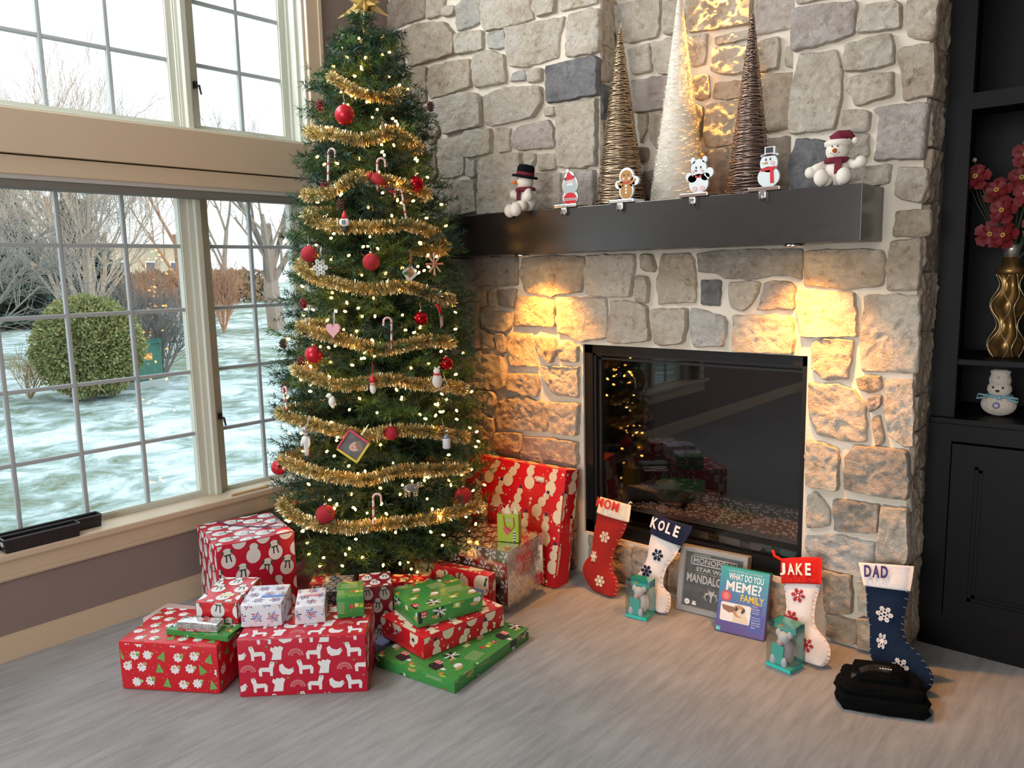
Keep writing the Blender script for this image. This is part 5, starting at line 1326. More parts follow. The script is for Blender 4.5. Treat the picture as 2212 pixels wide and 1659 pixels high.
# ================================================================ STOCKINGS
def felt(name, c): return mat('felt_'+name, c, .95, bump=.5, bscale=130, spec=.15, var=.10, vscale=9, bdist=.003)
STK = {
 'MOM': ('red felt stocking with cream cuff reading MOM against the fireplace', felt('red', (.33, .022, .018)), felt('cream', (.80, .70, .54)), mat('felt_letter_red', (.62, .03, .02), .8), felt('cream', (.80, .70, .54)), (.80, .72, .58)),
 'KOLE': ('white felt stocking with navy cuff reading KOLE behind a toy box', felt('white', (.74, .70, .68)), felt('navy', (.018, .024, .055)), mat('felt_letter_white', (.80, .78, .74), .8), felt('navy', (.018, .024, .055)), (.03, .03, .05)),
 'JAKE': ('white felt stocking with bright red cuff reading JAKE', felt('white', (.74, .70, .68)), felt('scarlet', (.62, .022, .018)), mat('felt_letter_white', (.80, .78, .74), .8), felt('flake_red', (.46, .03, .035)), (.20, .03, .04)),
 'DAD': ('navy felt stocking with white cuff reading DAD beside the bookcase', felt('navy_body', (.008, .018, .042)), felt('white', (.74, .70, .68)), mat('felt_letter_navy', (.03, .022, .14), .8), felt('white', (.74, .70, .68)), (.6, .6, .62)),
}
for key, S_ in STOCKINGS.items():
    lb, mb_, mc_, ml_, mf_, cst = STK[key]
    w3 = Vector(S_['w']); n3 = Vector((0, -w3.z, w3.y)); Yb = S_['Yb']
    u0 = S_['bodyL'][-1][0]
    root = empty('christmas_stocking', (u0, Yb, 0)); tag(root, lb, 'stocking', 'four name stockings along the hearth')
    def fn(u, v, d, u0=u0, w3=w3, n3=n3): return tuple(Vector((u-u0, 0, 0))+w3*max(v, .004)+n3*d)
    def strip(L_, R_, T, nr, nc, name, m_, base=.0, T2=None):
        La = np.array(L_); Ra = np.array(R_)
        tl = np.linspace(0, 1, len(La)); tt = np.linspace(0, 1, nr)
        def sm(A):   # smooth boundary by cubic resampling
            P = [Vector((a[0], a[1], 0)) for a in A]; C_ = catmull(P, 8); C_ = np.array([c[:2] for c in C_])
            ts = np.linspace(0, 1, len(C_)); return np.stack([np.interp(tt, ts, C_[:, 0]), np.interp(tt, ts, C_[:, 1])], 1)
        A, B_ = sm(La), sm(Ra); ss = np.linspace(0, 1, nc)
        q = MB(); V = []
        for i in range(nr):
            for s_ in ss:
                p = A[i]*(1-s_)+B_[i]*s_
                e = min(1.0, (nr-1-i)/3.0+.15) if T2 is None else 1.0
                th = T*(math.sin(PI*s_)**.55)*e
                wr = .0035*noise.noise(Vector((p[0]*22, p[1]*22, 3.0)))
                V.append(fn(p[0], p[1], base+th+wr*(1 if 0 < s_ < 1 else 0)))
        nf = len(V)
        for i in range(nr):
            for s_ in ss:
                p = A[i]*(1-s_)+B_[i]*s_
                V.append(fn(p[0], p[1], base-.006*(math.sin(PI*s_)**.5)))
        F = []
        for i in range(nr-1):
            for j in range(nc-1):
                a = i*nc+j; F.append((a, a+1, a+nc+1, a+nc)); F.append((nf+a, nf+a+nc, nf+a+nc+1, nf+a+1))
            for j in (0, nc-1):
                a = i*nc+j; F.append((a, a+nc, nf+a+nc, nf+a))
        for i in (0, nr-1):
            for j in range(nc-1):
                a = i*nc+j; F.append((a, a+1, nf+a+1, nf+a))
        q.add(V, F); o = q.build(name, m_, root, True)
        return A, B_
    A, B_ = strip(S_['bodyL'], S_['bodyR'], .022, 34, 13, 'body', mb_, .008)
    strip(S_['cuffL'], S_['cuffR'], .026, 10, 13, 'cuff', mc_, .012, 1)
    # blanket stitching along both edges
    q = MB()
    for E_, sg in ((A, 1), (B_, -1)):
        for i in range(1, len(E_)-1, 2):
            p = E_[i]; d = np.array([sg*.008, 0]); q.tube([fn(p[0], p[1], .012), fn(p[0]+d[0], p[1]+.002, .022)], .0008, 4)
    o = q.build('stitching', mat('thread_'+key.lower(), cst, .8), root, fix=False)
    for i, (fu, fv) in enumerate(S_['flakes']):
        q = MB(); rad = .026 if key != 'DAD' else .028
        narrow = .62 if (i == 1 and key in ('MOM', 'DAD')) else 1.0
        for p in flake_polys(rad, .20 if key != 'JAKE' else .15): q.prism([(fu+x*narrow, fv+y) for x, y in p], fn, .0305, .0325)
        ring = ell(fu, fv, .0075, None, 12); q.prism(ring, fn, .0305, .0328)
        q.build('snowflake', mf_, root)
        if key in ('KOLE', 'JAKE', 'MOM', 'DAD') and i == 0:
            q = MB(); q.prism(ell(fu, fv, .0045, None, 10), fn, .0330, .0334); q.build('flake_eye', mb_, root)
    (ta, tb), (tc_, td) = S_['text']
    dx, dy = tc_-ta, td-tb; ln = math.hypot(dx, dy); a = math.atan2(dy, dx); hgt = {'MOM': .042, 'KOLE': .046, 'JAKE': .044, 'DAD': .042}[key]
    cx, cy = (ta+tc_)/2-math.sin(a)*hgt*.5, (tb+td)/2+math.cos(a)*hgt*.5
    q = MB()
    # letters cut one by one, each a little off line
    k_ = len(key); lr = random.Random(len(key)*3)
    for i, ch in enumerate(key):
        wl = ln/k_*.82; off_ = (i-(k_-1)/2)*ln/k_; aa = a+lr.uniform(-.06, .06)
        def lf(x, y, t, off_=off_, aa=aa): return fn(cx+off_*math.cos(a)+x*math.cos(aa)-y*math.sin(aa), cy+off_*math.sin(a)+x*math.sin(aa)+y*math.cos(aa), t)
        L1 = MB(); letters(L1, ch, wl*(.8 if ch in 'JLE' else 1), hgt*lr.uniform(.94, 1.05), lf, .046, 0, .03, .002)
        L1.build('letter', STK['MOM'][2] if (key, ch) == ('JAKE', 'K') else ml_, root, fix=False)
    if key == 'JAKE':
        lp = S_['loop']; q = MB(); q.tube([fn(u, v, .014) for u, v in lp[:4]], .006, 6); q.build('hanging_loop', mc_, root, True)
        q = MB()
        for (u, v, s_) in ((.0, 0, 0),): pass
    if key == 'MOM':
        q = MB(); c0 = S_['cuffR'][0]; q.tube([fn(c0[0]-.02, c0[1]-.004, .006), fn(c0[0]-.01, c0[1]+.014, .004), fn(c0[0], c0[1]+.008, .006)], .003, 5); q.build('hanging_loop', mc_, root)

# ================================================================ BOARD GAMES
def lean_frame(x0, y0, ang, tilt):
    e = Matrix.Translation((x0, y0, .003)) @ Matrix.Rotation(ang, 4, 'Z') @ Matrix.Rotation(tilt, 4, 'X')
    return e
M_GBOX = mat('grey_box_print', (.075, .08, .08), .42, var=.6, vscale=26, bump=.15, bscale=60)
M_GFR = mat('grey_box_frame', (.30, .305, .30), .35, var=.15, vscale=8)
gm = empty('monopoly_board_game'.replace('monopoly_', ''), (0, 0, 0)); gm.matrix_world = lean_frame(1.797, -.108, R(4.5), -.19); tag(gm, 'grey embossed board game box reading MONOPOLY leaning by the firebox', 'board game')
w, d, h = .292, .05, .275
q = MB(); q.cbox(0, .002, 0, w, d, h, .003); q.build('box', M_GFR, gm)
q = MB(); q.box(.026, .0, .026, w-.02, .003, h-.024); q.build('art_panel', M_GBOX, gm)
q = MB()
for (a, b_, c, e_) in ((0, 0, w, .022), (0, h-.02, w, h), (0, .022, .022, h-.02), (w-.016, .022, w, h-.02)): q.cbox(a, -.003, b_, c, .004, e_, .0015)
q.build('raised_border', M_GFR, gm)
M_EMB = mat('embossed_silver', (.46, .46, .44), .35, .3, var=.2, vscale=40); M_EMBD = mat('badge_digit_grey', (.10, .10, .10), .5)  # M_EMBD is the dark grey print of the age badge digits
gf = lambda u, v, t: (u, -t, v)
q = MB(); cx = w*.52
for (a, b_, c, e_) in ((cx-.10, .203, cx+.10, .207), (cx-.10, .236, cx+.10, .240), (cx-.10, .203, cx-.096, .24), (cx+.096, .203, cx+.10, .24)): q.box(a, -.003, b_, c, 0, e_)
q.box(cx-.09, -.003, .245, cx-.015, 0, .247)
letters(q, 'MONOPOLY', .178, .024, lambda x, y, t: gf(cx+x, .2215+y, t), .0005, 0, .01, .002)
q.build('title_plate', M_EMB, gm, fix=False)
q = MB(); letters(q, 'STAR WARS', .15, .017, lambda x, y, t: gf(cx+x, .186+y, t), .0005, 0, .03, .002); letters(q, 'THE', .028, .005, lambda x, y, t: gf(cx+x, .1705+y, t), .0005, 0, .01, .0015)
q.box(cx-.075, -.002, .170, cx-.02, 0, .1712); q.box(cx+.02, -.002, .170, cx+.075, 0, .1712)
letters(q, 'MANDALORIAN', .225, .036, lambda x, y, t: gf(cx+x, .146+y, t), .0005, 0, .03, .003); q.build('subtitle', M_EMB, gm, fix=False)
q = MB(); cy = .085
q.prism([(cx-.014, cy+.026), (cx-.006, cy+.018), (cx+.006, cy+.018), (cx+.014, cy+.026), (cx+.010, cy+.006), (cx+.004, cy-.004), (cx+.003, cy-.026), (cx-.003, cy-.026), (cx-.004, cy-.004), (cx-.010, cy+.006)], gf, .0, .003)
for sg in (-1, 1): q.tube([gf(cx+sg*.008, cy+.008, .002), gf(cx+sg*.022, cy+.006, .003), gf(cx+sg*.028, cy-.010, .003), gf(cx+sg*.018, cy-.022, .002)], [.004, .006, .005, .002], 6)
q.build('skull_emblem', M_EMB, gm, fix=False)
q = MB(); q.prism(ell(.048, .043, .0115, None, 18), gf, .0005, .0012); q.prism(ell(.075, .047, .0035, None, 10), gf, .0005, .0012); q.prism(ell(.083, .047, .0035, None, 10), gf, .0005, .0012); q.prism([(.069, .034), (.089, .034), (.085, .043), (.073, .043)], gf, .0005, .0012)
letters(q, '8+', .012, .009, lambda x, y, t: gf(.048+x, .043+y, t), .0014, 1); q.build('age_badge', [WHITE, M_EMBD], gm, fix=False)

m, nt, b = nodes_of('teal_to_violet_box'); L = nt.links.new
tc = nt.nodes.new('ShaderNodeTexCoord'); sx = nt.nodes.new('ShaderNodeSeparateXYZ'); rp = nt.nodes.new('ShaderNodeValToRGB'); mr = nt.nodes.new('ShaderNodeMapRange'); mr.inputs[2].default_value = .26
e_ = rp.color_ramp.elements; e_[0].position = 0; e_[0].color = (.085, .045, .22, 1); e_[1].position = 1; e_[1].color = (.03, .36, .33, 1)
x = e_.new(.3); x.color = (.09, .07, .30, 1); x = e_.new(.62); x.color = (.05, .19, .36, 1)
L(tc.outputs['Object'], sx.inputs[0]); L(sx.outputs['Z'], mr.inputs[0]); L(mr.outputs[0], rp.inputs[0]); L(rp.outputs[0], b.inputs['Base Color']); b.inputs['Roughness'].default_value = .35
M_MEME = m
gm = empty('card_game_box', (0, 0, 0)); gm.matrix_world = lean_frame(2.02, -.193, R(7), -.27); tag(gm, 'teal and violet card game box with a puppy photo leaning in front', 'board game')
w, d, h = .194, .045, .258
q = MB(); q.cbox(0, 0, 0, w, d, h, .002); q.build('box', M_MEME, gm)
q = MB(); q.box(w, .004, .006, w+.0012, d-.004, h-.006); q.build('side_label', mat('box_side_violet', (.10, .06, .20), .4), gm)
PW, PY, PRD, PSK = WHITE, mat('print_yellow', (.78, .52, .02), .4), mat('print_coral', (.66, .05, .05), .4), mat('print_tan', (.52, .27, .11), .45)
q = MB(); T = lambda cx_, cy_: (lambda x, y, t: gf(cx_+x, cy_+y, t))
letters(q, 'The BEST-SELLING game, now for families!', .135, .007, T(.100, .244), .0006, 0)
letters(q, 'WHAT DO YOU', .138, .027, T(.104, .2235), .0006, 0, .02); letters(q, 'MEME?', .140, .040, T(.098, .185), .0006, 0, .02)
q.build('title', [PW], gm, fix=False)
q = MB(); letters(q, 'FAMILY', .092, .027, T(.136, .146), .0007, 0, .02); q.box(.14, -.0009, .128, .175, -.0006, .131); q.build('subtitle', [PY], gm, fix=False)
q = MB(); st_ = [(.032+(.022 if k % 2 else .0195)*math.cos(k*PI/14), .143+(.022 if k % 2 else .0195)*math.sin(k*PI/14)) for k in range(28)]; q.prism(st_, gf, .0003, .0008)
for k in range(5): q.sheet(rect(.032, .153-k*.005, .026-.004*abs(k-2), .002), gf, .001, 1)
q.build('badge', [PRD, mat('print_pale_pink', (.75, .45, .42), .5)], gm)
q = MB()
def rrect(x0, y0, x1, y1, r_): 
    out = []
    for (cx_, cy_, a0) in ((x1-r_, y1-r_, 0), (x0+r_, y1-r_, PI/2), (x0+r_, y0+r_, PI), (x1-r_, y0+r_, 3*PI/2)): out += [(cx_+r_*math.cos(a0+t), cy_+r_*math.sin(a0+t)) for t in np.linspace(0, PI/2, 5)]
    return out
q.prism(rrect(.014, .046, .136, .119, .008), gf, .0003, .0007); q.build('photo_panel', mat('photo_ivory', (.80, .77, .72), .4), gm)
q = MB()   # puppy print
q.sheet([(.066, .048), (.128, .048), (.122, .07), (.108, .088), (.075, .088), (.066, .07)], gf, .0009, 1); q.sheet(ell(.088, .092, .026, .024, 20), gf, .00095, 0); q.sheet([(.066, .105), (.018, .108), (.024, .090), (.05, .080), (.07, .086)], gf, .0010, 2)
q.sheet(ell(.096, .086, .017, .014, 16), gf, .0011, 1); q.sheet(ell(.076, .100, .0075, .0085, 14), gf, .0012, 3); q.sheet(ell(.105, .100, .0065, .008, 14), gf, .0012, 3); q.sheet(ell(.102, .090, .006, .0045, 12), gf, .0013, 3); q.sheet(ell(.074, .103, .002, None, 8), gf, .0014, 4); q.sheet(ell(.103, .103, .002, None, 8), gf, .0014, 4)
q.build('puppy_print', [PSK, mat('print_cream', (.72, .60, .44), .45), mat('print_brown', (.28, .12, .06), .45), BLACK, WHITE], gm, fix=False)
q = MB(); q.prism(rot_poly(rrect(-.02, -.022, .02, .022, .003), .155, .108, -.08), gf, .0003, .0009); q.prism(rot_poly(rrect(-.025, -.036, .025, .036, .003), .158, .058, -.1), gf, .0003, .001); q.build('caption_card', mat('print_indigo', (.05, .075, .34), .4), gm)
q = MB()
for i, s_ in enumerate(('When the', 'dentist asks', 'if you floss', 'daily')): letters(q, s_, .030 if i else .022, .0055, T(.153-.004*(i == 0), .122-i*.0085), .0012)
for i, s_ in enumerate(("When you're", 'cleaning the', 'dishes and', 'touch soggy', 'food')): letters(q, s_, .034 if i < 4 else .014, .006, T(.156-.008*(i == 4), .080-i*.0095), .0013)
q.build('caption_text', [PW], gm, fix=False)
q = MB(); q.prism(rect(.012, .012, .018, .018), gf, .0003, .0007, 0); letters(q, '8+', .012, .009, T(.012, .012), .0009, 1); q.build('age_square', [mat('print_teal', (.03, .42, .38), .4), WHITE], gm, fix=False)

# ================================================================ BOXED TOYS
M_CLEAR = glass_mat('clear_packaging', (.90, .93, .93), 1.75, .08); M_TURQ = mat('turquoise_card', (.04, .56, .48), .45); M_TEAL = mat('teal_card', (.03, .36, .32), .45)
M_PLUSHW = mat('toy_white', (.78, .74, .76), .6); M_PLUSHG = mat('toy_grey', (.40, .36, .38), .6); M_TOYP = mat('toy_pink', (.72, .50, .52), .6)
def toy(label, x, y, ang, w, d, h, body):
    g = empty('boxed_toy', (x, y, .002), ang); tag(g, label, 'toy box', 'clear boxed toys by the stockings')
    for nm, bx in (('base_card', (0, 0, 0, w, d, .012)), ('back_card', (0, d-.002, .012, w, d, h*.97))):
        q = MB(); q.box(*bx); q.build(nm, M_TURQ if nm == 'base_card' else M_TEAL, g)
    q = MB(); q.box(.003, d*.42, h-.004, w-.003, d-.003, h-.001); q.prism([(w*.10, h*.84), (w*.95, h*.80), (w*.97, h-.004), (w*.08, h-.004)], lambda u, v, t: (u, t, v), d*.42, d*.42+.002); q.build('header_card', M_TURQ, g)
    q = MB(); q.prism(ell(w*.33, h*.88, w*.10, h*.035, 14), gf, .0, .0008); q.v = [(a, b_+d*.42-.001, c+h*.03) for a, b_, c in q.v]; q.build('sticker', mat('sticker_gold', (.68, .50, .12), .4), g)
    t = .0008
    for bx in ((0, 0, .012, w, t, h), (0, 0, .012, t, d, h), (w-t, 0, .012, w, d, h), (0, 0, h, w, d, h+t)):
        q = MB(); q.box(*bx); q.build('clear_panel', M_CLEAR, g)
    a = MB(); a.ball((w*.56, d*.55, h*.34), (w*.32, d*.34, h*.29), 18); a.build('toy_body', body, g, True)
    a = MB(); a.ball((w*.48, d*.42, h*.66), (w*.22, d*.26, h*.15), 16); a.ball((w*.26, d*.45, h*.74), (w*.12, .012, h*.10), 12); a.ball((w*.70, d*.5, h*.76), (w*.12, .012, h*.10), 12); a.build('toy_head', M_PLUSHW, g, True)
    a = MB(); a.ball((w*.44, d*.24, h*.57), (w*.13, d*.16, h*.08), 14); a.build('snout', M_TOYP, g, True)
    for sx_ in (.2, .66):
        a = MB(); a.ball((w*sx_, d*.16, h*.15), (w*.11, .010, h*.13), 14); a.build('foot', mat('toy_foot', (.74, .73, .86), .5), g, True)
    q = MB(); q.prism([(w*.12, h*.10), (w*.60, h*.08), (w*.64, h*.52), (w*.18, h*.55)], gf, -d*.14, -d*.13); q.build('bib_card', M_TURQ, g)
    return g
toy('turquoise clear box with a white toy animal, in front of the KOLE stocking', 1.668, -.302, R(6), .096, .085, .158, M_PLUSHW)
toy('turquoise clear box with a grey toy animal, in front of the JAKE stocking', 2.292, -.335, R(-10), .098, .088, .165, M_PLUSHG)

# ================================================================ BLACK FOLDED KNITWEAR
M_FLEECE = mat('black_fleece', (.0022, .003, .003), .95, bump=1.0, bscale=160, spec=.1, bdist=.006)
kn = empty('folded_fleece', (2.69, -.335, 0), R(22)); tag(kn, 'folded black fleece garment with a clear band in front of the DAD stocking', 'clothing')
def soft(x0, y0, z0, x1, y1, z1, seed):
    bm = bmesh.new(); bmesh.ops.create_cube(bm, size=1); bmesh.ops.subdivide_edges(bm, edges=bm.edges, cuts=9, use_grid_fill=True)
    for v in bm.verts:
        p = v.co.copy(); k = p.normalized()*.5*1.25; f = .28; p = p.lerp(k, f)
        p += Vector((1, .6, .5))*noise.noise(p*4+Vector((seed, 0, 0)))*.07
        v.co = Vector((x0+(p.x+.5)*(x1-x0), y0+(p.y+.5)*(y1-y0), max(.002, z0+(p.z+.5)*(z1-z0))))
    q = MB(); bm.verts.index_update(); q.add([v.co[:] for v in bm.verts], [[v.index for v in f.verts] for f in bm.faces]); bm.free(); return q
for nm, bx, sd in (('lower_fold', (-.135, -.095, 0, .13, .085, .05), 1), ('middle_fold', (-.12, -.075, .042, .115, .08, .082), 2), ('upper_fold', (-.085, -.04, .074, .07, .07, .108), 3)):
    soft(*bx, sd).build(nm, M_FLEECE, kn, True)
q = MB(); V = []
bp_ = [Vector((-.10, -.035, .085)), Vector((-.05, -.03, .116)), Vector((.02, -.032, .118)), Vector((.07, -.05, .095)), Vector((.108, -.06, .060))]
for p in catmull(bp_, 5): V += [tuple(p), tuple(p+Vector((.006, .034, .006)))]
q.add(V, [(2*i, 2*i+1, 2*i+3, 2*i+2) for i in range(len(V)//2-1)]); o = q.build('plastic_band', glass_mat('plastic_band_film', (.70, .70, .66), 1.5, .15), kn)
q = MB(); q.ball((.104, -.064, .060), .004, 8); q.build('rivet', M_CAP, kn, True)
q = MB()
for k in range(5): q.box(-.012+k*.008, -.016, .1225, -.007+k*.008, -.012, .124)
q.build('band_lettering', WHITE, kn)

# ================================================================ MANTEL DECORATIONS
MZ = 1.707
def hook_holder(label, x, base_m):
    g = empty('stocking_holder', (x, -.195, MZ)); tag(g, label, 'stocking holder', 'stocking holders on the mantel')
    q = MB(); q.cbox(-.058, -.052, 0, .058, .035, .014, .003); q.build('base', base_m, g)
    q = MB(); q.box(-.016, -.056, -.022, .012, -.046, .004); q.tube([(-.002, -.05, -.02), (-.002, -.062, -.030), (-.002, -.072, -.026), (-.002, -.074, -.016)], .005, 8); q.cbox(-.014, -.058, -.026, .010, -.047, -.004, .002); q.build('hook', M_CHROME, g)
    return g
M_ACR = mat('acrylic_edge', (.80, .84, .84), .12, coat=.5); M_STEEL = mat('brushed_steel', (.78, .80, .82), .18, 1.0); M_COPPER = mat('rose_steel', (.52, .40, .36), .22, .9)
def discs(circs, m_):
    return [('figure', ell(x, y, rx, ry, 28), m_, .012) for x, y, rx, ry in circs]
def plate(g, polys, z0=.014):
    """stacked flat shapes: (outline, material, front depth)"""
    for nm, poly, m_, t in polys:
        q = MB(); q.prism([(u, v+z0) for u, v in poly], gf, .0 if t > .008 else .0121, t if t > .008 else .0121+t); q.build(nm, m_, g)
M_PGREY = mat('holder_grey', (.42, .50, .50), .35); M_PRED = mat('holder_red', (.62, .02, .03), .35); M_PWH = mat('holder_white', (.74, .80, .80), .3); M_PGING = mat('holder_ginger', (.46, .22, .05), .35); M_PPINK = mat('holder_pink', (.74, .50, .50), .35)
g = hook_holder('stocking holder with a flat grey bearded santa figure', 1.335, M_STEEL)
plate(g, discs([(0, .030, .040, .032), (0, .080, .040, .042), (-.004, .112, .026, .026)], M_ACR)+[('beard', ell(.0, .075, .036, .038, 24), M_PGREY, .0012), ('hat', [(-.022, .100), (.026, .106), (-.004, .134), (-.012, .138)], M_PRED, .0016), ('pompom', ell(-.012, .141, .008, None, 12), M_PWH, .0022), ('coat', ell(0, .024, .034, .026, 20), M_PRED, .0014), ('belt', rect(0, .022, .064, .008), M_PWH, .002), ('belt_stripe', rect(0, .022, .060, .003), BLACK, .0026), ('moustache', [(-.020, .083), (0, .088), (.020, .085), (.012, .078), (0, .080), (-.012, .077)], M_PWH, .002), ('cheeks', ell(0, .092, .018, .006, 12), M_PPINK, .0018)])
g = hook_holder('stocking holder with a waving gingerbread figure', 1.614, M_STEEL)
plate(g, discs([(0, .036, .034, .036), (0, .092, .034, .034), (-.038, .062, .016, .016), (-.022, .06, .016, .014), (.040, .072, .018, .018), (.024, .064, .016, .014)], M_ACR)+[('gingerbread_body', ell(0, .034, .027, .032, 20), M_PGING, .0014), ('gingerbread_head', ell(0, .090, .027, .026, 20), M_PGING, .0014), ('arm', [(-.044, .064), (-.014, .052), (-.012, .064), (-.040, .072)], M_PGING, .0014), ('arm', [(.014, .054), (.046, .074), (.042, .082), (.012, .066)], M_PGING, .0014), ('bow_tie', [(-.014, .061), (.001, .0675), (-.014, .074)], M_PRED, .0022), ('bow_tie', [(.014, .061), (-.001, .0675), (.014, .074)], M_PRED, .0022)]
      + [('button', ell(0, zb, .005, None, 10), M_PWH, .0022) for zb in (.054, .041, .028)] + [('cheek', ell(sx_, .082, .006, None, 10), M_PPINK, .002) for sx_ in (-.013, .014)] + [('eye', ell(sx_, .096, .003, .004, 8), BLACK, .002) for sx_ in (-.009, .010)])
g = hook_holder('stocking holder with a white waving bear figure', 1.932, M_COPPER)
plate(g, discs([(0, .036, .040, .036), (0, .092, .032, .034), (-.040, .064, .014, .016), (-.026, .056, .018, .014), (.044, .074, .016, .018), (.028, .060, .018, .014), (-.024, .122, .010, .012), (.024, .123, .010, .012)], M_PWH)+[('bow_tie', [(-.013, .057), (.001, .0625), (-.013, .068)], M_PRED, .0022), ('bow_tie', [(.013, .057), (-.001, .0625), (.013, .068)], M_PRED, .0022), ('nose', ell(-.010, .084, .004, .003, 8), BLACK, .0022)]
      + [('paw', ell(sx_, .018, .010, .010, 14), M_PPINK, .0022) for sx_ in (-.016, .016)] + [('cheek', ell(sx_, .082, .006, None, 10), M_PPINK, .0022) for sx_ in (-.022, .014)] + [('eye', ell(sx_, .095, .0026, .005, 8), BLACK, .0022) for sx_ in (-.010, .009)])
g = hook_holder('stocking holder with a flat snowman in a top hat and red scarf', 2.203, M_COPPER)
plate(g, discs([(0, .036, .040, .036), (0, .084, .032, .032)], M_PWH)+[('hat_plate', [(-.030, .108), (.034, .108), (.034, .114), (.022, .116), (.022, .140), (-.016, .140), (-.016, .116), (-.030, .114)], M_PWH, .012), ('top_hat', rect(.002, .128, .026, .018), BLACK, .002), ('hat_brim', rect(.001, .1105, .052, .003), BLACK, .002), ('hat_band', rect(.002, .1165, .024, .004), M_PPINK, .0024), ('scarf', [(-.027, .056), (.026, .062), (.026, .072), (-.027, .067)], M_PRED, .002), ('scarf_tail', [(.006, .060), (.018, .060), (.021, .014), (.008, .014)], M_PRED, .0022), ('nose', [(-.026, .084), (-.004, .088), (-.004, .081)], M_PGING, .0022), ('cheek', ell(.014, .083, .008, None, 12), M_PPINK, .002), ('eye', ell(-.010, .096, .0024, .005, 8), BLACK, .002), ('eye', ell(.006, .097, .0024, .005, 8), BLACK, .002)])

# ---- cone trees on the mantel
def wire_cone(label, x, y, h, r0, m1, m2, seed):
    g = empty('wire_cone_tree', (x, y, MZ+.006)); tag(g, label, 'cone tree', 'cone trees on the mantel')
    r_ = random.Random(seed); q = MB(); turns = int(h/.0062)
    core = MB(); core.lathe([(r0*.86, 0), (r0*.86*.5, h*.5), (.003, h*.97)], n=24); core.build('core', m2, g, True)
    for i in range(turns):
        z = h*i/turns; rr_ = r0*(1-z/h)+.004; n_ = 14; a0 = r_.uniform(0, 6); t_ = r_.uniform(-.05, .05)
        pts_ = [(rr_*(1+r_.uniform(-.03, .05))*math.cos(a0+2*PI*k/n_), rr_*(1+r_.uniform(-.03, .05))*math.sin(a0+2*PI*k/n_), z+.004*r_.uniform(-1, 1)+rr_*t_*math.sin(2*PI*k/n_)) for k in range(n_+1)]
        q.tube(pts_, r_.uniform(.0014, .0028), 4, cap=False)
    q.build('wound_wire', m1, g, True, fix=False)
    q = MB()
    for _ in range(90):
        z = r_.uniform(0, h*.95); a = r_.uniform(0, 6.28); rr_ = r0*(1-z/h)+.007; q.ball((rr_*math.cos(a), rr_*math.sin(a), z), .0022, 5)
    q.build('glitter_beads', mat('gold_bead', (.85, .62, .30), .2, 1), g, True)
    q = MB(); q.tube([(0, 0, h*.95), (.002, 0, h), (.008, 0, h+.02)], [.004, .002, .0006], 5); q.build('tip', m1, g)
    return g
M_GW = mat('champagne_wire', (.66, .50, .33), .3, .85, var=.4, vscale=60); M_GW2 = mat('dark_gold_core', (.16, .10, .06), .6, .3)
M_BW = mat('bronze_wire', (.46, .33, .27), .28, .85, var=.4, vscale=60); M_BW2 = mat('dark_bronze_core', (.10, .065, .05), .6, .3)
wire_cone('champagne gold wire cone tree, first on the mantel from the Christmas tree', 1.475, -.035, .729, .105, M_GW, M_GW2, 3)
wire_cone('bronze wire cone tree on the mantel nearest the bookcase', 2.055, -.035, .665, .082, M_BW, M_BW2, 9)
g = empty('white_cone_tree', (1.745, -.02, MZ+.004)); tag(g, 'tall white sisal cone tree glowing warm in the middle of the mantel', 'cone tree', 'cone trees on the mantel')
m, nt, b = nodes_of('white_sisal'); b.inputs['Base Color'].default_value = (.80, .74, .62, 1); b.inputs['Roughness'].default_value = .7; b.inputs['Subsurface Weight'].default_value = .0
M_SIS = m; M_GLINT = mat('iridescent_strand', (.85, .80, .70), .25, .2)
hC, rC = .83, .112
q = MB(); q.lathe([(rC, 0), (rC*.5, hC*.5), (.006, hC*.985), (.001, hC)], n=32); q.build('cone', M_SIS, g, True)
q = MB(); r_ = random.Random(8)
for _ in range(2600):
    z = hC*(1-math.sqrt(r_.random()))*.99; a = r_.uniform(0, 6.28); rr_ = rC*(1-z/hC)+.001; p = Vector((rr_*math.cos(a), rr_*math.sin(a), z)); tn = Vector((-math.sin(a), math.cos(a), 0)); o_ = Vector((math.cos(a), math.sin(a), .1)); l_ = r_.uniform(.008, .022); sg = r_.choice((-1, 1)); up_ = Vector((0, 0, r_.uniform(-.7, .7)))
    q.tube([p, p+(tn*sg+up_)*l_*.5+o_*.004, p+(tn*sg+up_*.4)*l_+o_*.001], .0006, 3, cap=False)
o = q.build('sisal_strands', M_GLINT, g, fix=False); o['kind'] = 'stuff'
# small brass spotlight high in the recess, shining down over the cones
sp = empty('recess_spotlight', (1.86, .085, 3.05)); tag(sp, 'small brass spotlight high in the stone recess above the cone trees', 'spotlight')
q = MB(); q.lathe([(.016, .0), (.03, .012), (.03, .06), (.012, .07)], n=16); q.build('lamp_head', mat('brass', (.5, .34, .12), .3, .9), sp, True)
q = MB(); q.tube([(0, 0, .06), (0, .02, .075), (0, .034, .075)], .006, 8); q.build('bracket', MATS['brass'], sp)
light('recess_spotlight_beam', 'SPOT', (1.86, .06, 3.03), (.0, .02, -1), FAIRY, (1, .45, .09), .02, spot=math.radians(27), blend=.6)

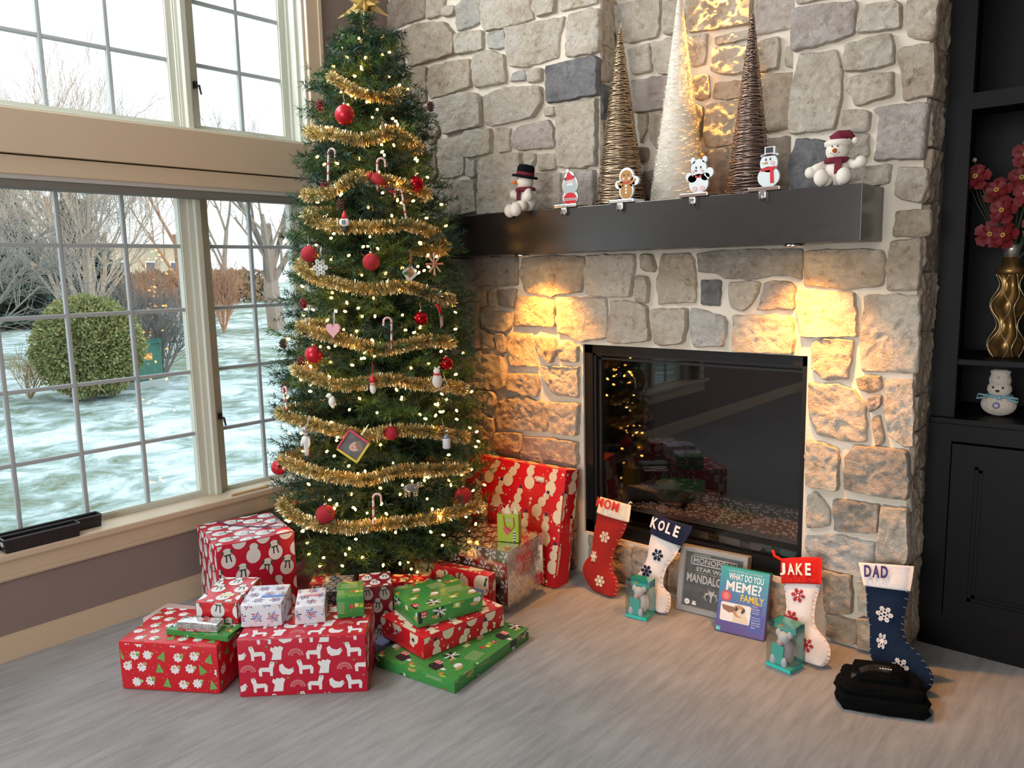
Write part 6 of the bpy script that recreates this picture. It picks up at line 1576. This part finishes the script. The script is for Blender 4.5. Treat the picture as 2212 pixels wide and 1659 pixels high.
# ---- plush snowmen on the mantel
M_PL = mat('cream_plush', (.82, .76, .66), .95, bump=.4, bscale=180, sheen=.5); M_PLID = mat('plaid_maroon', (.16, .012, .03), .9, var=.6, vscale=60); M_CARROT = mat('carrot_orange', (.80, .20, .03), .6); M_HATB = mat('black_felt_hat', (.006, .007, .011), .95, spec=.1)
def plush(label, x, y, face, hat):
    g = empty('plush_snowman', (x, y, MZ), face); tag(g, label, 'plush toy')
    q = MB(); q.ball((0, .01, .050), (.044, .040, .052), 18); q.build('body', M_PL, g, True)
    q = MB(); q.ball((0, -.004, .118), (.037, .036, .036), 18); q.build('head', M_PL, g, True)
    for sg in (-1, 1):
        q = MB(); q.tube([(sg*.022, -.01, .022), (sg*.034, -.045, .018)], [.020, .022], 12); q.ball((sg*.036, -.058, .029 if hat == 'santa' else .004), (.025, .025, .028), 14); q.build('leg', M_PL, g, True)
        q = MB(); q.tube([(sg*.034, .0, .078), (sg*.060, -.014, .066), (sg*.078, -.02, .052 if (sg < 0) == (hat == 'santa') else .074)], [.014, .016, .018], 10); q.ball((sg*.080, -.022, .052 if (sg < 0) == (hat == 'santa') else .074), .020, 12); q.build('arm', M_PL, g, True)
    q = MB(); q.lathe([(.009, 0), (.006, .014), (.001, .030)], n=12); q.v = [(a, -.036-c, .116+b_) for a, b_, c in q.v]; q.build('carrot_nose', M_CARROT, g, True)
    for sg in (-1, 1):
        q = MB(); q.ball((sg*.009, -.037, .130), .0028, 8); q.build('eye', BLACK, g, True)
    q = MB()
    for k in range(5): a = -.7+k*.35; q.ball((.020*math.sin(a), -.036, .101+.004*abs(k-2)), .0018, 6)
    q.build('mouth', BLACK, g, True)
    q = MB(); q.lathe([(.033, .076), (.042, .080), (.042, .092), (.034, .096)], n=18); q.build('scarf', M_PLID, g, True)
    q = MB(); q.prism([(.0, .040), (.022, .040), (.024, .086), (.002, .086)], lambda u, v, t: (u, -.036-t, v), 0, .006); q.build('scarf_tail', M_PLID, g)
    if hat == 'top':
        q = MB(); q.lathe([(.052, .140), (.056, .144), (.050, .150), (.030, .150)], c=(0, 0, 0), n=20); q.lathe([(.037, .146), (.036, .180), (.030, .192), (.002, .195)], n=20); q.v = [(a, b_, c-.145) for a, b_, c in q.v]; o = q.build('top_hat', M_HATB, g, True); o.rotation_euler = (-.12, .18, 0); o.location = (0, -.002, .140)
        q = MB(); q.lathe([(.0378, .150), (.0372, .164)], n=20); q.v = [(a, b_, c-.145) for a, b_, c in q.v]; o = q.build('hat_band', M_PLID, g, True); o.rotation_euler = (-.12, .18, 0); o.location = (0, -.002, .140)
    else:
        q = MB(); q.lathe([(.034, .132), (.042, .136), (.043, .148), (.034, .154)], c=(0, 0, 0), n=20); q.build('fur_brim', M_PL, g, True)
        q = MB(); q.tube([(0, 0, .148), (.012, .004, .166), (.034, .008, .172), (.048, .008, .158)], [.034, .024, .013, .008], 14); q.build('cap', M_PLID, g, True)
        q = MB(); q.ball((.054, .006, .148), .012, 10); q.build('pompom', M_PL, g, True)
    return g
plush('plush snowman in a black top hat slumped on the mantel edge', 1.108, -.228, R(-30), 'top').scale = (1.06, 1.06, 1.06)
plush('plush snowman in a maroon santa cap sitting at the mantel end', 2.425, -.165, R(6), 'santa')

# ================================================================ SHELF ITEMS
vs_ = empty('gold_vase', (2.872, .36, 1.098)); tag(vs_, 'tall bronze gold wavy vase on the bookcase shelf', 'vase')
M_VG = mat('aged_gold', (.34, .20, .065), .35, .8, var=.5, vscale=25, bump=.3, bscale=50); M_VR = mat('pale_gold_rib', (.62, .48, .28), .35, .7); M_VS = mat('silver_neck', (.5, .46, .42), .3, .8)
prof = []
for k in range(40):
    z = .30*k/39; prof.append((.036+.011*math.sin(z*2*PI/.145-.5)+.004*(1-z/.3), z))
q = MB(); n_ = 36; b_ = []
for i, (r_, z) in enumerate(prof):
    for k in range(n_):
        a = 2*PI*k/n_; rr_ = r_+.006*math.sin(a*4+math.sin(z*2*PI/.145)*1.2); b_.append((rr_*math.cos(a), rr_*math.sin(a), z))
F = [(i*n_+k, i*n_+(k+1) % n_, (i+1)*n_+(k+1) % n_, (i+1)*n_+k) for i in range(39) for k in range(n_)]
q.add(b_, F+[tuple(range(n_))[::-1]]); q.build('body', M_VG, vs_, True)
q = MB()
for j in range(8):
    pts_ = []
    for k in range(40):
        z = .30*k/39; a = 2*PI*j/8+.30*math.sin(z*2*PI/.145+(PI if j % 2 else 0)); r_ = prof[k][0]+.008; pts_.append((r_*math.cos(a), r_*math.sin(a), z))
    q.tube(pts_, .0022, 5)
q.build('wavy_ribs', M_VR, vs_, True, fix=False)
q = MB(); q.lathe([(.034, .298), (.044, .306), (.044, .318), (.030, .328), (.027, .36)], n=24); q.build('collar', M_VG, vs_, True)
q = MB(); q.lathe([(.027, .36), (.026, .385), (.034, .405), (.031, .405), (.022, .384)], n=24); q.build('neck', M_VS, vs_, True)
fw = empty('red_flowers', (2.872, .36, 1.47)); tag(fw, 'bunch of dark red silk flowers standing in the gold vase', 'flowers')
M_STEM = mat('flower_stem', (.04, .06, .025), .7); M_PET = mat('crimson_petal', (.17, .008, .012), .6, var=.3, vscale=40, bump=.2, bscale=30); M_FC = mat('yellow_stamen', (.55, .36, .08), .6); M_BUD = mat('dried_bud', (.40, .32, .18), .7)
fr_ = random.Random(12)
heads = [(-.115, -.06, .27), (-.02, -.07, .15), (.05, -.09, .20), (-.01, -.07, .06), (.08, -.05, .09), (.07, -.04, .30), (.14, -.07, .17), (.13, -.03, .26), (.03, -.02, .34), (-.07, -.02, .07), (.16, -.05, .07), (-.05, -.03, .22), (.02, .0, .26)]
for i, (x, y, z) in enumerate(heads):
    f = empty('flower', (x, y, z), 0, fw)
    q = MB(); q.tube([(-x*1.0, -y, -z-.05), (-x*.6, -y*.6, -z*.5), (0, 0, 0)], .0022, 5); q.build('stem', M_STEM, f)
    q = MB(); ax = Vector((fr_.uniform(-.5, .5), -1, fr_.uniform(-.1, .6))).normalized(); s1 = ax.orthogonal().normalized(); s2 = ax.cross(s1)
    for ring, n_, rad, lift in ((0, 5, .052, .006), (1, 5, .036, .016)):
        for k in range(n_):
            a = 2*PI*k/n_+ring*.6; dr = s1*math.cos(a)+s2*math.sin(a); tn = ax.cross(dr); c0 = ax*lift*.3
            V = [c0, c0+dr*rad*.35+tn*rad*.30+ax*lift*.6, c0+dr*rad*.8+tn*rad*.42+ax*lift*(.6+fr_.uniform(0, .8)), c0+dr*rad+ax*lift*fr_.uniform(.2, 1.2), c0+dr*rad*.8-tn*rad*.42+ax*lift*(.6+fr_.uniform(0, .8)), c0+dr*rad*.35-tn*rad*.30+ax*lift*.6, c0+dr*rad*.55+ax*lift*.2]
            q.add(V, [(0, 1, 6), (1, 2, 6), (2, 3, 6), (3, 4, 6), (4, 5, 6), (5, 0, 6)])
    q.build('petals', M_PET, f, True)
    q = MB()
    for k in range(7): a = k*.9; q.ball(ax*.018+(s1*math.cos(a)+s2*math.sin(a))*.006, .0035, 6)
    q.build('stamens', M_FC, f, True)
for i, (x, y, z) in enumerate(((-.145, -.05, .31), (-.125, -.05, .335), (-.155, -.04, .285), (-.13, -.04, .30))):
    f = empty('bud', (x, y, z), 0, fw); q = MB(); q.tube([(-x*.9, -y, -z), (-x*.3, -y*.3, -z*.4), (0, 0, 0)], .0012, 4); q.build('stem', M_STEM, f); q = MB(); q.ball((0, 0, 0), .008 if i < 3 else .012, 10); q.build('bud_head', M_BUD, f, True)

sn = empty('snowman_figure', (2.868, .33, .887)); tag(sn, 'white fluffy snowman figure with a blue ribbon on the bookcase counter', 'figurine')
M_FLUF = mat('white_fluff', (.66, .58, .48), .95, bump=1.0, bscale=140, sheen=.5, bdist=.006)
q = MB(); q.ball((0, 0, .040), (.058, .050, .042), 20); q.build('body', M_FLUF, sn, True)
q = MB(); q.ball((0, -.004, .098), (.040, .038, .032), 18); q.build('head', M_FLUF, sn, True)
q = MB(); q.lathe([(.034, .118), (.036, .13), (.030, .150), (.033, .162), (.020, .168), (.001, .168)], n=20); q.build('hat', M_FLUF, sn, True)
q = MB(); q.ball((0, -.035, .142), .004, 8); q.build('rhinestone', M_CHROME, sn, True)
for sg in (-1, 1):
    q = MB(); q.ball((sg*.015, -.038, .106), .0042, 8); q.build('eye', BLACK, sn, True)
q = MB(); q.ball((0, -.043, .094), (.007, .006, .005), 10); q.build('nose', BLACK, sn, True)
q = MB(); q.lathe([(.042, .068), (.047, .072), (.042, .078)], n=20); q.tube([(-.03, -.035, .074), (-.062, -.03, .078), (-.066, -.032, .062), (-.035, -.037, .068)], .004, 6); q.tube([(.03, -.035, .072), (.062, -.03, .07), (.064, -.032, .058), (.03, -.037, .066)], .004, 6); q.ball((.006, -.044, .070), (.010, .006, .008), 10)
q.build('ribbon', mat('powder_blue', (.22, .40, .46), .6), sn, True)
q = MB(); q.lathe([(.001, 0), (.012, 0), (.012, .002), (.001, .002)], n=18); q.v = [(a, -.0485-c, .042+b_) for a, b_, c in q.v]; q.build('badge', mat('badge_violet', (.09, .06, .22), .5), sn)
q = MB()
for p in flake_polys(.008, .22, 6, False): q.prism([(x_, y_+.042) for x_, y_ in p], lambda u, v, t: (u, -.0505-t, v), 0, .0012)
q.build('badge_flake', WHITE, sn)

# ================================================================ SILL ITEMS
def tray(label, x, y, rz, ln, wd, hh):
    g = empty('planter_tray', (x, y, .4285), rz); tag(g, label, 'planter tray', 'black planter trays on the sill')
    q = MB(); t = .0025; tp = .004
    a = [(-ln/2+tp, -wd/2+tp), (ln/2-tp, -wd/2+tp), (ln/2-tp, wd/2-tp), (-ln/2+tp, wd/2-tp)]; b_ = [(-ln/2, -wd/2), (ln/2, -wd/2), (ln/2, wd/2), (-ln/2, wd/2)]
    sc_ = lambda P, k: [(x_-math.copysign(k, x_), y_-math.copysign(k, y_)) for x_, y_ in P]
    rings = [[(u, v, 0) for u, v in a], [(u, v, hh) for u, v in b_], [(u, v, hh) for u, v in sc_(b_, t)], [(u, v, .003) for u, v in sc_(a, t)]]
    V = sum(rings, []); F = [(0, 3, 2, 1)]+[(i*4+k, i*4+(k+1) % 4, (i+1)*4+(k+1) % 4, (i+1)*4+k) for i in range(3) for k in range(4)]+[(12, 13, 14, 15)]
    q.add(V, F); q.build('tray', mat('black_plastic', (.016, .016, .018), .35), g)
    q = MB(); rim = [(u, v, hh) for u, v in b_]
    q.tube(rim+[rim[0]], .0035, 6); q.build('rim', mat('grey_rim', (.10, .10, .11), .3), g)
    q = MB(); q.box(-ln/2-.001, -.012, hh*.45, -ln/2+.002, .012, hh*.75); q.build('label', mat('tray_label', (.5, .5, .5), .5), g)
    return g
tray('long black planter tray at the back of the sill against the glass', -.048, -1.965, R(90), .56, .058, .05)
tray('shorter black planter tray at the front edge of the sill', .014, -1.93, R(90), .27, .060, .054)
q = MB(); q.tube([(0, -.10, .006), (0, .10, .006)], .006, 8); o = q.build('wooden_dowel', mat('pine_dowel', (.62, .40, .20), .6, var=.2, vscale=30)); o.location = (.02, -1.02, .4285); tag(o, 'short pine dowel rod lying on the window stool', 'dowel')

# ================================================================ OUTSIDE
GZ = -.5
m, nt, b = nodes_of('snow_over_grass'); L = nt.links.new
tc = nt.nodes.new('ShaderNodeTexCoord')
n1 = nt.nodes.new('ShaderNodeTexNoise'); n1.inputs['Scale'].default_value = 1.7; n1.inputs['Detail'].default_value = 9; n1.inputs['Roughness'].default_value = .72; n1.inputs['Distortion'].default_value = .5
n0 = nt.nodes.new('ShaderNodeTexNoise'); n0.inputs['Scale'].default_value = .16; n0.inputs['Detail'].default_value = 3
ad = nt.nodes.new('ShaderNodeMath'); ad.operation = 'MULTIPLY_ADD'; ad.inputs[1].default_value = .55
L(tc.outputs['Object'], n1.inputs[0]); L(tc.outputs['Object'], n0.inputs[0]); L(n0.outputs['Fac'], ad.inputs[0]); L(n1.outputs['Fac'], ad.inputs[2])
rp = nt.nodes.new('ShaderNodeValToRGB'); e = rp.color_ramp.elements
e[0].position = .64; e[0].color = (.15, .16, .08, 1); e[1].position = .90; e[1].color = (.66, .73, .75, 1); x = e.new(.75); x.color = (.27, .34, .30, 1)
L(ad.outputs[0], rp.inputs[0]); L(rp.outputs[0], b.inputs['Base Color']); b.inputs['Roughness'].default_value = .9
bp = nt.nodes.new('ShaderNodeBump'); bp.inputs['Strength'].default_value = .5; bp.inputs['Distance'].default_value = .05; L(n1.outputs['Fac'], bp.inputs['Height']); L(bp.outputs['Normal'], b.inputs['Normal'])
q = MB(); nx, ny = 60, 60; V = []
for i in range(nx+1):
    for j in range(ny+1):
        x_ = -.3-110*(i/nx)**1.8; y_ = -60+150*j/ny; d_ = -x_
        V.append((x_, y_, GZ+.10*noise.noise(Vector((x_*.12, y_*.12, 0)))*min(1, d_/6)+max(0, d_-30)*.012))
F = [(i*(ny+1)+j, (i+1)*(ny+1)+j, (i+1)*(ny+1)+j+1, i*(ny+1)+j+1) for i in range(nx) for j in range(ny)]
q.add(V, F); o = q.build('ground', m, None, True); tag(o, 'patchy snow covered lawn outside the windows', 'lawn', kind='structure')
def gz(x_, y_): return GZ+.10*noise.noise(Vector((x_*.12, y_*.12, 0)))*min(1, -x_/6)+max(0, -x_-30)*.012-.02

M_BK1 = mat('grey_bark', (.23, .20, .185), .9, bump=.4, bscale=20, var=.25, vscale=6); M_BK2 = mat('pale_bark', (.33, .29, .26), .9, var=.25, vscale=8); M_BK3 = mat('russet_twig', (.30, .17, .12), .9, var=.2, vscale=6)
def grow(mb, p, d, ln, rad, depth, r, spread, kids, up):
    """recursive bare branch"""
    n = 3; pts_ = [p]; rr_ = [rad]
    for k in range(n):
        d = (d+Vector((r.uniform(-1, 1), r.uniform(-1, 1), r.uniform(-1, 1)))*.12+Vector((0, 0, up*.10))).normalized()
        p = p+d*ln/n; pts_.append(p); rr_.append(rad*(1-.45*(k+1)/n))
    mb.tube(pts_, rr_, 5 if rad > .03 else 3, cap=False)
    if depth <= 0: return
    for k in range(kids):
        t = r.uniform(.35, 1.0); i = min(n-1, int(t*n)); pb = pts_[i].lerp(pts_[i+1], t*n-i)
        s_ = d.orthogonal().normalized(); s_.rotate(Matrix.Rotation(r.uniform(0, 6.28), 3, d))
        nd = (d*(1-spread)+s_*spread*r.uniform(.6, 1.3)+Vector((0, 0, up*.2))).normalized()
        grow(mb, pb, nd, ln*r.uniform(.55, .8), max(rad*.40, .0045), depth-1, r, spread, kids if depth > 1 else kids+1, up)
def bare_tree(label, x, y, h, rad, m_, seed, stems=1, depth=4, spread=.5, kids=4, lean=.0, up=.5, name='bare_tree'):
    r = random.Random(seed); e_ = empty(name, (x, y, gz(x, y))); tag(e_, label, 'tree' if name == 'bare_tree' else 'shrub')
    for s_ in range(stems):
        q = MB(); a = r.uniform(0, 6.28); d = Vector((math.cos(a)*lean, math.sin(a)*lean, 1)).normalized()
        grow(q, Vector((0, 0, 0)), d, h*.42*r.uniform(.8, 1.1), rad, depth, r, spread, kids, up)
        q.build('trunk' if stems == 1 else 'stem', m_, e_, fix=False)
    return e_
bare_tree('large grey bare tree with a forked trunk beyond the casement window', -21.8, 13.3, 11, .34, M_BK1, 4, 1, 5, .45, 4, up=.5)
bare_tree('pale multi stemmed bare tree behind the round evergreen', -19.3, 5.8, 7.2, .085, M_BK2, 15, 7, 4, .42, 5, .35, .6)
bare_tree('pale bare tree at the outer edge of the picture window', -12.5, 1.1, 4.6, .06, M_BK2, 22, 4, 4, .5, 5, .25, .2)
bare_tree('thin russet bare tree far behind the picture window mullion', -30, 14.0, 11, .2, M_BK3, 31, 1, 5, .38, 4, up=.8)
bare_tree('tall russet bare tree seen through the upper picture window', -38, 12.5, 15, .2, M_BK3, 45, 1, 5, .35, 4, up=.9)
bare_tree('slender bare tree left of the forked tree across the lawn', -38, 20.5, 13, .2, M_BK1, 52, 1, 5, .4, 4, up=.6)
bare_tree('distant bare tree near the header beam between the muntins', -46, 9.0, 11, .18, M_BK1, 63, 1, 5, .4, 4, up=.6)
bare_tree('dark twiggy bare shrub next to the round evergreen', -11.1, 3.85, 2.3, .025, M_BK1, 71, 14, 3, .42, 5, .45, .4, 'bare_shrub')
bare_tree('russet bare shrub standing before the forked tree', -22.5, 11.6, 3.2, .03, M_BK3, 77, 12, 3, .4, 5, .45, .5, 'bare_shrub')
bare_tree('russet bare shrub far across the lawn by the mullion', -23.5, 10.0, 3.0, .03, M_BK3, 81, 10, 3, .4, 5, .45, .5, 'bare_shrub')
bare_tree('low straw coloured bare shrub at the foot of the round evergreen', -11.0, 1.6, 1.1, .012, mat('straw_twig', (.45, .33, .18), .9), 85, 10, 2, .45, 5, .6, .2, 'bare_shrub')

def leaf_cloud(name, label, cat, x, y, rx, rz, n, ln, cols, shape='round', trunk=True):
    """evergreen built of many small needle sprays"""
    e_ = empty(name, (x, y, gz(x, y))); tag(e_, label, cat)
    g = np.random.default_rng(int(abs(x)*10)); u = g.normal(size=(n, 3)); u /= np.linalg.norm(u, axis=1)[:, None]
    rad = (g.random(n)**.22)
    if shape == 'round':
        lump = np.array([1+.16*noise.noise(Vector(v)*2.6)+.08*noise.noise(Vector(v)*7) for v in u]); P = u*(rad*lump)[:, None]*np.array([rx, rx, rz*.5])+np.array([0, 0, rz*.56])
    else:
        z = g.random(n)**1.25; rr_ = rx*(1-z)*(.75+.35*np.sin(z*38+u[:, 0]))*g.random(n)**.35+.03; a = g.random(n)*2*PI; P = np.stack([rr_*np.cos(a), rr_*np.sin(a), z*rz+.25], 1); u = np.stack([np.cos(a), np.sin(a), -.25+0*a], 1)
    D_ = u+g.normal(size=(n, 3))*.5; D_ /= np.linalg.norm(D_, axis=1)[:, None]
    S_ = np.cross(D_, g.normal(size=(n, 3))); S_ /= np.linalg.norm(S_, axis=1)[:, None]
    l_ = ln*(.6+.8*g.random(n))[:, None]
    V = np.empty((n*4, 3)); V[0::4] = P; V[1::4] = P+D_*l_*.6+S_*l_*.28; V[2::4] = P+D_*l_; V[3::4] = P+D_*l_*.6-S_*l_*.28
    me = bpy.data.meshes.new('foliage'); me.from_pydata([tuple(v) for v in V], [], [(4*i, 4*i+1, 4*i+2, 4*i+3) for i in range(n)])
    for c in cols: me.materials.append(c)
    me.polygons.foreach_set('material_index', g.integers(0, len(cols), n).astype(np.int32)); me.update()
    o = link_mesh('foliage', me, e_); o['kind'] = 'stuff'
    if trunk:
        q = MB()
        if shape == 'round':
            for k in range(5): a = k*1.25; q.tube([(0, 0, 0), (.12*math.cos(a), .12*math.sin(a), .3), (.4*rx*math.cos(a), .4*rx*math.sin(a), rz*.6)], [.05, .04, .015], 6)
        else: q.tube([(0, 0, 0), (0, 0, rz)], [.14, .02], 6)
        q.build('trunk', M_BK1, e_)
    return e_
LG = [mat('olive_foliage', (.33, .34, .13), .8), mat('moss_foliage', (.22, .26, .10), .8), mat('bronze_foliage', (.42, .35, .15), .8)]
LP = [mat('spruce_foliage', (.045, .09, .075), .85), mat('dark_spruce_foliage', (.03, .06, .05), .85)]
leaf_cloud('round_evergreen', 'round olive green evergreen bush on the snowy lawn', 'bush', -10.0, 2.2, .78, 1.55, 42000, .055, LG)
for i, (x_, y_, r_, h_, lb) in enumerate(((-31, 4.2, 2.6, 10, 'dark spruce tree at the outer edge of the picture window'), (-34, 8.6, 2.4, 6.0, 'dark spruce tree behind the pale multi stemmed tree'), (-36, 12.2, 2.2, 5.2, 'dark spruce tree behind the picture window mullion'), (-27, 1.2, 2.4, 9.5, 'dark spruce tree beyond the pale edge tree'))):
    leaf_cloud('spruce_tree', lb, 'tree', x_, y_, r_, h_, 7000, .42, LP, 'cone')
q = MB()
hr = np.random.default_rng(3); nH = 9000
P = np.stack([-44-3*hr.random(nH), -6+34*hr.random(nH), 2.0*hr.random(nH)], 1)
for i in range(nH):
    p = P[i]; s_ = .28*(.6+hr.random()); a = hr.random()*6.28; zb = gz(p[0], p[1])
    q.v += [(p[0], p[1], p[2]+zb), (p[0]+s_*math.cos(a), p[1]+s_*math.sin(a), p[2]+zb+.1), (p[0]+.1, p[1], p[2]+zb+s_)]; k = len(q.v); q.f.append([k-3, k-2, k-1]); q.m.append(0)
o = q.build('hedge', mat('brown_hedge', (.20, .15, .10), .9, var=.3), fix=False); tag(o, 'long brown bare hedge across the far side of the lawn', 'hedge', kind='stuff')
ub = empty('utility_box', (-10.9, 3.30, gz(-10.9, 3.30)), R(20)); tag(ub, 'green utility transformer box beside the round evergreen', 'utility box')
q = MB(); q.cbox(-.38, -.38, 0, .38, .38, .14, .02); q.build('pad', mat('concrete_pad', (.45, .46, .44), .9), ub)
q = MB(); q.cbox(-.32, -.32, .14, .32, .32, .78, .02); q.build('cabinet', mat('utility_green', (.05, .16, .12), .6), ub)
q = MB(); q.prism([(-.34, .78), (.34, .78), (.30, .86), (-.30, .86)], lambda u, v, t: (t, u, v), -.34, .34); q.build('lid', MATS['utility_green'], ub)
q = MB(); q.box(.322, -.05, .5, .326, .09, .62); q.build('warning_label', mat('warning_label', (.65, .30, .08), .6), ub)
# far neighbour house
nh = empty('neighbour_house', (-62, 24, gz(-62, 24)), R(30)); tag(nh, 'distant pale neighbour house with a snowy roof beyond the hedge', 'house')
q = MB(); q.box(-5, -7, 0, 5, 7, 4.2); q.build('wall', mat('beige_siding', (.50, .42, .32), .8), nh)
q = MB(); q.prism([(-5.6, 4.1), (5.6, 4.1), (0, 7.2)], lambda u, v, t: (u, t, v), -7.5, 7.5); q.build('roof', mat('snowy_roof', (.75, .77, .80), .8), nh)
for k in range(4):
    w_ = empty('window', (5.02, -5+k*3.1, 1.3), 0, nh); q = MB(); q.box(0, 0, 0, .05, 1.2, 1.6); q.build('window_frame', WHITE, w_); q = MB(); q.box(.04, .1, .1, .07, 1.1, 1.5); q.build('pane', mat('far_pane', (.06, .07, .09), .2), w_)
